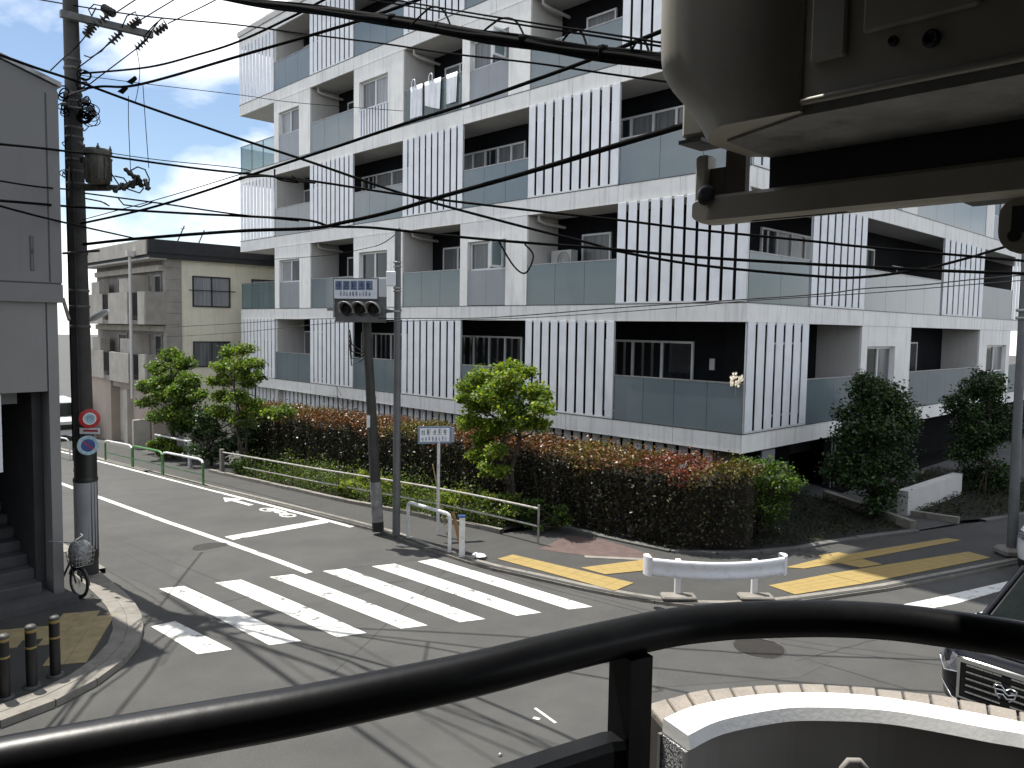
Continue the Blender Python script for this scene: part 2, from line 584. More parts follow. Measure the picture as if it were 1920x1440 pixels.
M['leaf_dark'] = leafmat('leaf thick', .4, .16)
M['twig'] = mat('hedge inner twigs', (.022, .017, .012), .95, var=.4, scale=25, bump=.8, bscale=40)
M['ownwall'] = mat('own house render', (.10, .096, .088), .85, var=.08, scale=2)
M['carblack'] = mat('black car paint', (.004, .0045, .007), .2, 0, var=.1, spec=.35, coat=.25)
M['carwhite'] = mat('white car paint', (.70, .71, .72), .2, 0, var=.02, coat=1.0)
M['chrome'] = mat('chrome', (.70, .71, .72), .1, 1., var=.05)
M['tyre'] = mat('tyre', (.015, .015, .015), .85, var=.2)
M['carglass'] = mat('car glass', (.012, .016, .016), .03, 0, var=.3, scale=1, spec=.35)
M['headlamp'] = mat('headlamp', (.20, .21, .23), .06, .4, var=.3, scale=30, spec=.9)
M['laundry'] = mat('white sheet', (.74, .76, .80), .8, var=.05, scale=3)
M['bag'] = mat('clear plastic bag', (.20, .205, .21), .2, 0, var=.4, scale=20, bump=.8, bscale=25, spec=.8)
M['wood'] = mat('weathered wood', (.30, .17, .07), .8, var=.2, scale=6, stretch=(1, 1, .2))
M['bamboo'] = mat('bamboo', (.36, .30, .13), .6, var=.15, scale=6)
M['acunit'] = mat('air conditioner casing', (.50, .50, .48), .5, var=.05)
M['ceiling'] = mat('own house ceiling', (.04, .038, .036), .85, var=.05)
# ================================================================== GROUND
def line_poly(p, q, w):
    d = Vector((q[0] - p[0], q[1] - p[1])); d.normalize()
    n_ = Vector((-d.y, d.x)) * w / 2
    return [(p[0] + n_.x, p[1] + n_.y), (p[0] - n_.x, p[1] - n_.y), (q[0] - n_.x, q[1] - n_.y), (q[0] + n_.x, q[1] + n_.y)]


def pathstrip(pts, w0, w1):
    """polygon between a polyline and its offsets (left w0, right w1)"""
    L_, R_ = [], []
    for i, p in enumerate(pts):
        a_ = pts[max(i - 1, 0)]; b_ = pts[min(i + 1, len(pts) - 1)]
        d = Vector((b_[0] - a_[0], b_[1] - a_[1])).normalized()
        n_ = Vector((-d.y, d.x))
        L_.append((p[0] + n_.x * w0, p[1] + n_.y * w0)); R_.append((p[0] + n_.x * w1, p[1] + n_.y * w1))
    return L_, R_


def strip(mb, pts, w0, w1, dz, skirt=0):
    L_, R_ = pathstrip(pts, w0, w1)
    for i in range(len(pts) - 1):
        mb.drape([L_[i], R_[i], R_[i + 1], L_[i + 1]], dz)
    if skirt:
        for S in (L_, R_):
            for i in range(len(S) - 1):
                p, q = S[i], S[i + 1]
                za, zb = zg(p[1]) + dz, zg(q[1]) + dz
                mb.add([(p[0], p[1], za - skirt), (q[0], q[1], zb - skirt), (q[0], q[1], zb), (p[0], p[1], za)], [(0, 1, 2, 3)])
    return mb


g = MB()
bs = [-260, -120, -60, -30] + [(-20 + .5 * i) for i in range(0, 181)] + [90, 140, 240, 420]
av = [-300, -120, -60, -30, -15, 0, 15, 30, 60, 120, 300]
for b_ in bs:
    for a_ in av:
        g.v.append((a_, b_, zg(b_)))
na = len(av)
for i in range(len(bs) - 1):
    for j in range(na - 1):
        g.f.append((i * na + j, i * na + j + 1, (i + 1) * na + j + 1, (i + 1) * na + j)); g.sm.append(False)
road = single('road', g, M['asphalt'], kind='structure', frame=FB, org=(0, 0, 0))

# --- pavement in front of the apartment block (raised a little behind a kerb)
edge = [(-6.3, 46), (-6.3, 23), (-6.3, 14), (-6.22, 9), (-6.2, 4.6), (-6.38, 3.2), (-6.36, 1.6), (-6.12, .5), (-5.9, -.6), (-5.62, -1.5), (-5.2, -2.25), (-4.6, -2.8), (-3.6, -3.3), (-1.95, -3.98), (1.35, -5.0), (6, -6.4), (16, -9.4)]
inner = [(16, -6.8), (8, -4.55), (5.64, -3.9), (2.3, -2.85), (.2, -2.1), (-1.2, -1.75), (-2.2, -1.2), (-3.0, -.3), (-3.15, 1), (-3.2, 2.6), (-4.55, 3.0), (-4.7, 4.4), (-4.95, 8.5), (-4.95, 17), (-4.3, 18), (-4.1, 46)]
pm = MB().drape(edge + inner, .06)
walk = single('pavement', pm, M['walk'], kind='structure', frame=FB, org=(0, 0, 0))
kb = MB()
rj = [0]
# kerb stones one by one along the edge
def resample(pts, step):
    out = [pts[0]]; acc = 0
    P = [Vector((p[0], p[1])) for p in pts]
    for i in range(len(P) - 1):
        d = (P[i + 1] - P[i]).length; t = step - acc
        while t <= d:
            q = P[i].lerp(P[i + 1], t / d); out.append((q.x, q.y)); t += step
        acc = (acc + d) % step if False else d - (t - step)
    return out


er = resample(edge[1:], .62)
for i in range(len(er) - 1):
    p, q = Vector(er[i]), Vector(er[i + 1])
    if max(p.y, q.y) > 19 or p.x > 9: continue
    d = (q - p).normalized(); nn = Vector((-d.y, d.x))
    p2, q2 = p + d * .004, q - d * .004
    k = MB()
    for sgn in (0,):
        A = [p2 - nn * .02, q2 - nn * .02, q2 + nn * .17, p2 + nn * .17]
        vv = [(v.x, v.y, zg(v.y) - .06) for v in A] + [(A[0].x, A[0].y, zg(A[0].y) + .05), (A[1].x, A[1].y, zg(A[1].y) + .05), (A[2].x, A[2].y, zg(A[2].y) + .068), (A[3].x, A[3].y, zg(A[3].y) + .068)]
        k.add(vv, [(0, 3, 2, 1), (4, 5, 6, 7), (0, 1, 5, 4), (1, 2, 6, 5), (2, 3, 7, 6), (3, 0, 4, 7)])
    child(walk, 'kerbstone', k, M['kerb'])
fk = MB(); fe = [p for p in edge if p[1] > 18.5][::1]
strip(fk, [(-6.3, 46), (-6.3, 19)], -.02, .17, .064, .12)
child(walk, 'kerbstone', fk, M['kerb'])

# red-brown paved corner, white line, bright tactile blocks
px = lambda *pp: [gp(x, y, .06) for x, y in pp]
child(walk, 'red_paving', MB().drape(px((1062, 1003), (1040, 1016), (1010, 1030), (1095, 1042), (1222, 1048), (1224, 1040), (1130, 1012)), .064), M['redpave'])
child(walk, 'painted_line', MB().drape(px((1095, 1042), (1222, 1048), (1222, 1052), (1097, 1046)), .068), M['kerb'])


def quad_tiles(parent, q, nu, nv, dz, mt, gap=.004, th=.006, name='tactile_tile', keep=None):
    A, B, Cc, D = [Vector(p) for p in q]
    def P(u, v): return A.lerp(B, u).lerp(D.lerp(Cc, u), v)
    for i in range(nu):
        for j in range(nv):
            L = (B - A).length / nu; W_ = (D - A).length / nv
            eu, ev = gap / 2 / max(L, .01) / nu, gap / 2 / max(W_, .01) / nv
            u0, u1, v0, v1 = i / nu + eu, (i + 1) / nu - eu, j / nv + ev, (j + 1) / nv - ev
            if keep and not keep((u0 + u1) / 2, (v0 + v1) / 2): continue
            c4 = [P(u0, v0), P(u1, v0), P(u1, v1), P(u0, v1)]
            mb = MB()
            vv = [(p.x, p.y, zg(p.y) + dz - th) for p in c4] + [(p.x, p.y, zg(p.y) + dz) for p in c4]
            ar = (c4[1] - c4[0]).cross(c4[2] - c4[0])
            f_ = [(4, 5, 6, 7), (0, 1, 5, 4), (1, 2, 6, 5), (2, 3, 7, 6), (3, 0, 4, 7)]
            if ar < 0: f_ = [tuple(reversed(x)) for x in f_]
            mb.add(vv, f_)
            child(parent, name, mb, mt)


cz = lambda *pp: px(*[(760 + p[0] * .29167, 760 + p[1] * .29167) for p in pp])
c5 = lambda *pp: px(*[(1160 + p[0] * .39583, 780 + p[1] * .39583) for p in pp])
quad_tiles(walk, cz((590, 990), (690, 962), (1470, 1145), (1345, 1195)), 2, 10, .072, M['yellow'])
quad_tiles(walk, cz((1125, 1047), (1570, 990), (1585, 1060), (1285, 1090)), 5, 2, .0724, M['yellow'])
quad_tiles(walk, c5((710, 805), (985, 752), (1165, 795), (835, 848)), 5, 4, .072, M['yellow'])
c6 = lambda *pp: px(*[(1200 + p[0] * .5674, 638 + p[1] * .5674) for p in pp])
quad_tiles(walk, px((1550.5, 1077.4), (1815.6, 1035.2), (1858.2, 1046.5), (1621.6, 1094.5)), 11, 4, .0722, M['yellow'])
quad_tiles(walk, c6((657, 738), (735, 725), (800, 742), (728, 753)), 2, 2, .0724, M['yellow'])
quad_tiles(walk, c6((480, 752), (600, 722), (655, 738), (542, 756)), 3, 2, .0716, M['yellow'])
quad_tiles(walk, c6((602, 722), (1015, 655), (1063, 662), (657, 738)), 10, 2, .072, M['yellow'])
quad_tiles(walk, c6((590, 712), (655, 702), (688, 708), (602, 722)), 2, 1, .0718, M['yellow'])

# --- planting strips
pl_ = MB().drape([(-4.5, 3.1), (-4.85, 8.6), (-4.85, 17), (-2.6, 17.6), (0.2, 17.6), (.2, -.3), (-2.7, -.6), (-3.05, .5), (-3.1, 2.9)], .10)
single('planting_bed', pl_, M['soil'], kind='structure', frame=FB, org=(0, 0, 0))
kp = [(-4.5, 3.02), (-4.68, 4.4), (-4.95, 8.5), (-4.95, 17)]
for i in range(len(resample(kp, .6)) - 1):
    r_ = resample(kp, .6)
    k = MB(); strip(k, [r_[i], (r_[i][0] + (r_[i + 1][0] - r_[i][0]) * .985, r_[i][1] + (r_[i + 1][1] - r_[i][1]) * .985)], -.06, .07, .15 + random.uniform(-.008, .008), .2)
    child(walk, 'edging_stone', k, M['kerb'])
lawn = MB().drape([(-2.6, -.7), (-1.2, -1.7), (.2, -2.05), (2.3, -2.8), (2.5, -2.76), (4.2, -.06), (4.3, 1.2), (-.1, 1.2), (-2.4, .2)], .09)
single('ground_soil', lawn, M['soil'], kind='structure', frame=FB, org=(0, 0, 0))
lawn2 = MB().drape([(4.05, -3.15), (4.1, -2.2), (7.5, -.3), (12, -.3), (12, -5.6), (5.64, -3.95)], .09)
single('ground_soil', lawn2, M['soil'], kind='structure', frame=FB, org=(0, 0, 0))
pathm = MB().drape([(2.55, -2.9), (4.25, -.06), (4.4, 3), (7.0, 3), (4.1, -2.15), (4.0, -3.3)], .075)
single('entrance_path', pathm, M['patch'], kind='structure', frame=FB, org=(0, 0, 0))

# --- left corner pavement
P4 = lambda *pp: [gp(x, y, .08) for x, y in pp]
lk = [(-11.55, 46), (-11.58, 9), (-11.6, 6.0), (-11.66, 5.1), (-11.72, 4.1), (-11.8, 3.36), (-11.98, 2.66), (-12.24, 2.06), (-12.58, 1.58), (-12.95, 1.22), (-13.45, .93), (-13.95, .8), (-14.6, .70), (-16.5, .42), (-24, -.7)]
lw = single('corner_pavement', MB().drape(lk + [(-24, 10), (-13.2, 46)], .08), M['walk'], kind='structure', frame=FB, org=(0, 0, 0))
lr = resample(lk[2:], .58)
for i in range(len(lr) - 1):
    p, q = Vector(lr[i]), Vector(lr[i + 1])
    if p.y > 12: continue
    d = (q - p).normalized(); nn = Vector((d.y, -d.x))
    for (o0, o1, h, nm) in ((-.03, .17, .088, 'kerbstone'), (.175, .36, .092, 'kerbstone')):
        A = [p + d * .004 + nn * o0, q - d * .004 + nn * o0, q - d * .004 + nn * o1, p + d * .004 + nn * o1]
        k = MB()
        vv = [(v.x, v.y, zg(v.y) - .05) for v in A] + [(v.x, v.y, zg(v.y) + h) for v in A]
        k.add(vv, [(0, 1, 2, 3), (7, 6, 5, 4), (4, 5, 1, 0), (5, 6, 2, 1), (6, 7, 3, 2), (7, 4, 0, 3)])
        child(lw, nm, k, M['kerb'])
strip_k = MB(); strip(strip_k, [(-11.6, 6.1), (-11.58, 9), (-11.55, 46)], .03, -.17, .088, .12)
child(lw, 'kerbstone', strip_k, M['kerb'])
# tactile tiles of the corner, stepped outline
polyL = [gp(x, y, .08) for x, y in ((118, 1150), (180, 1143), (196, 1158), (207, 1182), (200, 1200), (182, 1217), (170, 1232), (155, 1247), (70, 1251), (95, 1224), (88, 1200), (0, 1214), (0, 1186), (96, 1177))]
def inside(p, poly):
    c_ = False; j = len(poly) - 1
    for i in range(len(poly)):
        if (poly[i][1] > p[1]) != (poly[j][1] > p[1]) and p[0] < (poly[j][0] - poly[i][0]) * (p[1] - poly[i][1]) / (poly[j][1] - poly[i][1]) + poly[i][0]: c_ = not c_
        j = i
    return c_
o_ = Vector(gp(60, 1225, .08)); ang = R(-28)
ex, ey = Vector((math.cos(ang), math.sin(ang))), Vector((-math.sin(ang), math.cos(ang)))
ts = .25
for i in range(-10, 11):
    for j in range(-10, 11):
        c_ = o_ + ex * (i + .5) * ts + ey * (j + .5) * ts
        if inside((c_.x, c_.y), polyL):
            h = ts / 2 - .002
            k = MB()
            vv = [c_ - ex * h - ey * h, c_ + ex * h - ey * h, c_ + ex * h + ey * h, c_ - ex * h + ey * h]
            zz = zg(c_.y) + .08
            k.add([(v.x, v.y, zz) for v in vv] + [(v.x, v.y, zz + .012) for v in vv], [(4, 5, 6, 7), (0, 1, 5, 4), (1, 2, 6, 5), (2, 3, 7, 6), (3, 0, 4, 7)])
            child(lw, 'tactile_tile', k, M['yellow2'])

# --- road paint
Z0 = .004
def paint(name, pts, mt='white_paint', dz=Z0, parent=road):
    return child(parent, name, MB().drape(pts, dz), M[mt])
S = [((783, 1053), (815, 1048), (1111, 1138), (1066, 1143)), ((697, 1062), (740, 1057), (1015, 1149), (968, 1155)),
     ((605, 1071), (648, 1066), (910, 1161), (862, 1167)), ((505, 1082), (550, 1077), (802, 1173), (752, 1179)),
     ((403, 1093), (452, 1087), (687, 1187), (632, 1195)), ((298, 1104), (345, 1099), (565, 1202), (505, 1210)),
     ((283, 1175), (328, 1165), (435, 1218), (370, 1227))]
for s in S:
    paint('crosswalk_stripe', [gp(*p) for p in s])
for s in (((1678, 1137), (1758, 1120), (1930, 1081), (1930, 1093), (1793, 1132), (1746, 1142)), ((1815, 1154), (1871, 1140), (1960, 1118), (1960, 1142), (1860, 1164)), ((1890, 1185), (1960, 1163), (2010, 1175), (1950, 1205))):
    paint('crosswalk_stripe', [gp(*p) for p in s])
paint('centre_line', line_poly((-9.03, 30), (-8.98, 10), .15) )
paint('centre_line', line_poly((-8.98, 10), (-8.84, 3.45), .15))
paint('stop_line', line_poly((-8.72, 7.02), (-6.42, 7.02), .42))
paint('edge_line', line_poly((-6.42, 30), (-6.36, 14), .13))
paint('edge_line', line_poly((-6.36, 14), (-6.32, 6.0), .13))
paint('edge_line', line_poly((-11.2, 30), (-11.2, 11), .12))
# bicycle symbol and arrow
def mk(cx_, cy_, sx, sy, kind):
    X = lambda u, v: (cx_ + u * sx, cy_ + v * sy)
    if kind == 'arrow':
        paint('road_arrow', [X(-.13, -1), X(.13, -1), X(.13, .2), X(.45, .2), X(0, 1), X(-.45, .2), X(-.13, .2)])
    else:
        for w in (-.62, .62):
            mb = MB()
            n_ = 18
            for i in range(n_):
                a0, a1 = 2 * math.pi * i / n_, 2 * math.pi * (i + 1) / n_
                mb.drape([X(.34 * math.cos(a0), w + .34 * math.sin(a0)), X(.34 * math.cos(a1), w + .34 * math.sin(a1)), X(.22 * math.cos(a1), w + .22 * math.sin(a1)), X(.22 * math.cos(a0), w + .22 * math.sin(a0))], Z0)
            child(road, 'road_symbol', mb, M['white_paint'])
        for p, q in (((0, -.62), (.3, -.1)), ((.3, -.1), (0, .62)), ((.3, -.1), (.32, .5)), ((.32, .5), (0, .1)), ((0, .62), (.45, .62)), ((0, -.62), (0, .1))):
            paint('road_symbol', line_poly(X(*p), X(*q), .09))
m1 = Vector(gp(444, 940)); m2 = Vector(gp(520, 961))
mk(m1.x, m1.y, .55, .85, 'arrow'); mk(m2.x, m2.y, .5, .85, 'bike')
# new asphalt patches, sealed joints, tyre-worn strip
paint('asphalt_patch', [gp(*p) for p in ((625, 1065), (735, 1048), (825, 1042), (790, 1050), (700, 1060), (650, 1066))], 'patch', .0025)
paint('asphalt_patch', [gp(*p) for p in ((190, 995), (345, 1035), (300, 1110), (186, 1060))], 'patch', .002)
paint('asphalt_patch', [gp(*p) for p in ((1240, 1200), (1330, 1180), (1560, 1240), (1500, 1270), (1230, 1290))], 'patch', .002)
for p, q, w in (((187, 1000), (480, 1120), .03), ((186, 1015), (420, 1135), .025), ((845, 1062), (620, 1265), .02), ((1440, 1215), (1760, 1310), .03), ((190, 1062), (300, 1130), .04), ((268, 1165), (500, 1110), .03), ((1490, 1240), (1640, 1200), .02), ((640, 1100), (900, 1080), .01)):
    A, B = Vector(gp(*p)), Vector(gp(*q))
    n_ = 9
    pts = [A.lerp(B, i / n_) + Vector((random.uniform(-.02, .02), random.uniform(-.02, .02))) for i in range(n_ + 1)]
    mb = MB(); strip(mb, [(v.x, v.y) for v in pts], w / 2, -w / 2, .003)
    child(road, 'asphalt_joint', mb, M['seam'])
paint('road_mark', line_poly(gp(1003, 1328), gp(1042, 1356), .035))
paint('road_mark', line_poly(gp(1000, 1346), gp(1012, 1349), .05))
for (x, y, r_) in ((396, 1026, .33), (1423, 1215, .34)):
    c_ = gp(x, y)
    t_ = T('manhole_cover', 'round iron manhole cover beside the white centre line' if x < 900 else 'round iron manhole cover on the open road behind the black railing', 'manhole cover', (c_[0], c_[1], zg(c_[1])), FB, 'round manhole covers in the road')
    n_ = 28
    mb = MB(); mb.prism([(c_[0] + r_ * math.cos(2 * math.pi * i / n_), c_[1] + r_ * math.sin(2 * math.pi * i / n_)) for i in range(n_)], zg(c_[1]) - .02, zg(c_[1]) + .006)
    t_.part('cover_plate', mb, M['iron'])
    mb = MB(); mb.tube([(c_[0] + (r_ + .02) * math.cos(2 * math.pi * i / n_), c_[1] + (r_ + .02) * math.sin(2 * math.pi * i / n_), zg(c_[1])) for i in range(n_)], .012, 4, closed=True)
    t_.part('rim', mb, M['steel_dark'])

# ================================================================== APARTMENT BLOCK
B = T('apartment_block', 'large pale grey apartment block of stacked balconies with vertical louvre screens', 'apartment building', (0, 0, 0), FB)
LV = {'A': (1.67, 2.09), 'B': (4.62, 5.04), 'C': (7.58, 8.03), 'D': (10.57, 11.02), 'E': (13.52, 13.95), 'F': (16.42, 16.88), 'G': (19.3, 19.75), 'H': (22.2, 22.65)}
UL = [0, 3.7, 6.93, 9.75, 12.85, 15.85, 18.92, 21.84, 25.0]      # grid along the street front
UR = [0, 3.05, 6.3, 10.0, 12.6, 16.95, 21.0, 25.0]               # grid along the side street
AX, LEN, DEP = 25.0, 25.0, 1.3


def fb(mb, side, s0, s1, d0, d1, z0, z1):    # box on a front: s along, d inward
    return mb.box(d0, d1, s0, s1, z0, z1) if side == 'L' else mb.box(s0, s1, d0, d1, z0, z1)


def V3(side, s, d, z): return (d, s, z) if side == 'L' else (s, d, z)


# slabs and fascia panels
for k, (z0, z1) in LV.items():
    sl = MB().box(.07, 14, .07, 21.84, z0 + .02, z1 - .02)
    sl.box(14, 26, .07, 9, z0 + .02, z1 - .02)
    if k in 'ABCDEF':
        sl.box(.07, 2.3, 21.84, 24.93, z0 + .02, z1 - .02)
    B.part('floor_slab', sl, M['soffit' if k != 'A' else 'void_shade'])  # lowest slab is coloured as deep shade instead of soffit grey
    seen = k in 'ABCDEF'
    for side, U in (('L', UL), ('R', UR)):
        cuts = []
        for i in range(len(U) - 1):
            n_ = 2 if U[i + 1] - U[i] > 2.0 else 1
            for j in range(n_): cuts.append(U[i] + (U[i + 1] - U[i]) * j / n_)
        cuts.append(U[-1])
        for i in range(len(cuts) - 1):
            s0 = cuts[i] + (.006 if i else (.0 if side == 'L' else .07))
            B.part('fascia_panel', fb(MB(), side, s0, cuts[i + 1] - .006, 0, .07, z0, z1), M['concrete'])
    if seen:
        B.part('fascia_panel', MB().box(.07, 2.3, 24.93, 25.0, z0, z1), M['concrete'])
        B.part('slab_flashing', MB().box(-.012, .05, 0, 25, z1 + .001, z1 + .018).box(.05, 25, -.012, .05, z1 + .001, z1 + .018), M['alu_dark'])
# inner core
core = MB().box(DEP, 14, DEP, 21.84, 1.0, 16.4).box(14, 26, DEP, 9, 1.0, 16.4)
core.box(.1, 14, .1, 12, 16.9, 22.2)  # unseen upper storeys, added beneath the shading overhang
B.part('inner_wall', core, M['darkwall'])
B.part('ground_floor_wall', MB().box(2.6, 14, 3.0, 21.84, -1.5, 1.69).box(14.0, 30, 1.2, 9, -1.5, 1.69), M['void_shade'])
B.part('end_wall', MB().box(.05, DEP, 21.70, 21.84, -1.5, 16.4), M['conc_side'])
B.part('roof', MB().box(-.15, 14, -.15, 12, 22.66, 22.95).box(-.05, 14, 12, 25.05, 16.89, 17.1), M['soffit'])
B.part('shade_canopy', MB().box(-2.3, 4, -2.2, 6.6, 22.96, 23.2), M['soffit'])  # unseen overhang, added to cast shade on the side street
rw = MB(); rw.add([(0.0, 25.0, 17.1), (2.3, 25.0, 17.1), (2.3, 12.2, 17.1), (0, 12.2, 17.1), (.5, 24.6, 17.75), (2.0, 24.6, 17.75), (2.0, 12.6, 17.75), (.5, 12.6, 17.75)], [(4, 7, 6, 5), (0, 3, 7, 4), (1, 5, 6, 2), (0, 4, 5, 1), (3, 2, 6, 7)])
B.part('roof_upstand', rw, M['concrete'])

slat_cache = {}
def screen(side, s0, s1, z0, z1, n, d=0.0, gapf=.25):
    fr = MB()
    fb(fr, side, s0 + .012, s1 - .012, d + .02, d + .05, z1 - .05, z1 - .004)
    fb(fr, side, s0 + .012, s1 - .012, d - .015, d + .045, z0 + .019, z0 + .06)
    for e_ in (s0 + .012, s1 - .03):
        fb(fr, side, e_, e_ + .018, d + .021, d + .058, z0 + .03, z1 - .01)
    so = B.part('louvre_screen', fr, M['alu'])
    p = (s1 - s0 - .03) / (n - gapf)
    w = p * (1 - gapf)
    key = (side, round(w, 3), round(z1 - z0, 3))
    if key not in slat_cache:
        mb = MB(); h = (z1 - z0) - .066
        if side == 'L': mb.bbox(-.009, .009, -w / 2, w / 2, 0, h, .003)
        else: mb.bbox(-w / 2, w / 2, -.009, .009, 0, h, .003)
        me = mb.mesh('slat'); me.materials.append(M['slat']); slat_cache[key] = me
    for i in range(n):
        c_ = s0 + .015 + w / 2 + i * p
        B.inst('slat', slat_cache[key], V3(side, c_, d + .0, z0 + .062), parent=so)


def glass(side, s0, s1, z, h=1.13, mt='glass', d=.03, n=None, rail=True):
    n = n or max(1, round((s1 - s0) / 1.05))
    for i in range(n):
        a_, b_ = s0 + (s1 - s0) * i / n + .006, s0 + (s1 - s0) * (i + 1) / n - .006
        B.part('glass_panel', fb(MB(), side, a_, b_, d, d + .014, z + .02, z + h), M[mt])
    if rail:
        r_ = fb(MB(), side, s0, s1, d - .012, d + .026, z + h, z + h + .03)
        for i in range(n + 1):
            s_ = min(max(s0 + (s1 - s0) * i / n, s0 + .02), s1 - .02)
            fb(r_, side, s_ - .018, s_ + .018, d + .02, d + .05, z, z + h)
        B.part('handrail', r_, M['steel'])


def partition(side, s, z0, z1, d1=DEP, th=.14):   # wall standing at the far end of an opening
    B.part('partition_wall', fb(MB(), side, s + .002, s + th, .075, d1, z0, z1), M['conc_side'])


def win_frame(side, s0, s1, z0, z1, d, nd=2, t=.05, pane_mats=('pane', 'pane')):
    f_ = MB()
    fb(f_, side, s0, s0 + t, d, d + .06, z0, z1); fb(f_, side, s1 - t, s1, d, d + .06, z0, z1)
    fb(f_, side, s0 + t, s1 - t, d, d + .06, z1 - t, z1); fb(f_, side, s0 + t, s1 - t, d, d + .06, z0, z0 + t)
    for i in range(1, nd):
        c_ = s0 + (s1 - s0) * i / nd
        fb(f_, side, c_ - t * .7, c_ + t * .7, d - .008, d + .052, z0 + t, z1 - t)
    w_ = B.part('window', f_, M['alu'])
    for i in range(nd):
        a_, b_ = s0 + (s1 - s0) * i / nd, s0 + (s1 - s0) * (i + 1) / nd
        B.part('pane', fb(MB(), side, a_ + t * .7, b_ - t * .7, d + .03, d + .045, z0 + t * .8, z1 - t * .8), M[pane_mats[i % len(pane_mats)]], parent=w_)
    return w_


def wallwin(side, s0, s1, z0, z1, w0, w1, wz0, wz1, panel='panel_grey', open_sash=False, panes=('pane', 'curtain')):
    """solid facade bay with a deep window over a grey infill panel"""
    pz0 = z0 + .03
    has = panel is not None
    bot = pz0 if has else wz0
    mb = MB(); fb(mb, side, s0 + .004, w0, .012, .2, z0 + .004, z1 - .004); B.part('facade_wall', mb, M['concrete'])
    mb = MB(); fb(mb, side, w1, s1 - .004, .012, .2, z0 + .004, z1 - .004); B.part('facade_wall', mb, M['concrete'])
    mb = MB(); fb(mb, side, w0 + .001, w1 - .001, .012, .2, wz1, z1 - .004); B.part('facade_wall', mb, M['concrete'])
    if bot > z0 + .05:
        mb = MB(); fb(mb, side, w0 + .001, w1 - .001, .012, .2, z0 + .004, bot); B.part('facade_wall', mb, M['concrete'])
    win_frame(side, w0 + .02, w1 - .02, wz0, wz1 - .01, .13, 2, .06, panes)
    B.part('window_back', fb(MB(), side, w0, w1, .2, .22, z0, z1), M['darkwall'])
    if has:
        if panel == 'bars':
            f_ = MB(); fb(f_, side, w0, w1, -.02, .02, wz0 - .04, wz0); fb(f_, side, w0, w1, -.02, .02, pz0, pz0 + .04)
            pr = B.part('window_guard', f_, M['alu'])
            n_ = 10
            for i in range(n_):
                c_ = w0 + (i + .5) * (w1 - w0) / n_
                B.part('guard_bar', fb(MB(), side, c_ - .055, c_ + .055, -.012, .008, pz0 + .04, wz0 - .04), M['slat'], parent=pr)
            B.part('infill_panel', fb(MB(), side, w0 + .004, w1 - .004, .06, .1, pz0, wz0), M['panel_grey'])
        else:
            n_ = 2
            for i in range(n_):
                a_, b_ = w0 + (w1 - w0) * i / n_, w0 + (w1 - w0) * (i + 1) / n_
                B.part('infill_panel', fb(MB(), side, a_ + .004, b_ - .003, .03, .07, pz0, wz0 - .005), M[panel])
    if open_sash:
        f_ = MB(); f_.box(-.42, .1, w0 + .18, w0 + .22, wz0 + .04, wz0 + .1).box(-.42, .1, w0 + .18, w0 + .22, wz1 - .1, wz1 - .04).box(-.42, -.36, w0 + .18, w0 + .22, wz0 + .1, wz1 - .1).box(.04, .1, w0 + .18, w0 + .22, wz0 + .1, wz1 - .1)
        sh = B.part('open_sash', f_, M['alu'])
        B.part('pane', MB().box(-.37, .05, w0 + .195, w0 + .205, wz0 + .09, wz1 - .09), M['glass_clear'], parent=sh)


def door(side, s0, s1, z, n, panes, d=DEP - .07, h=2.04):
    win_frame(side, s0, s1, z + .05, z + h, d, n, .055, panes)


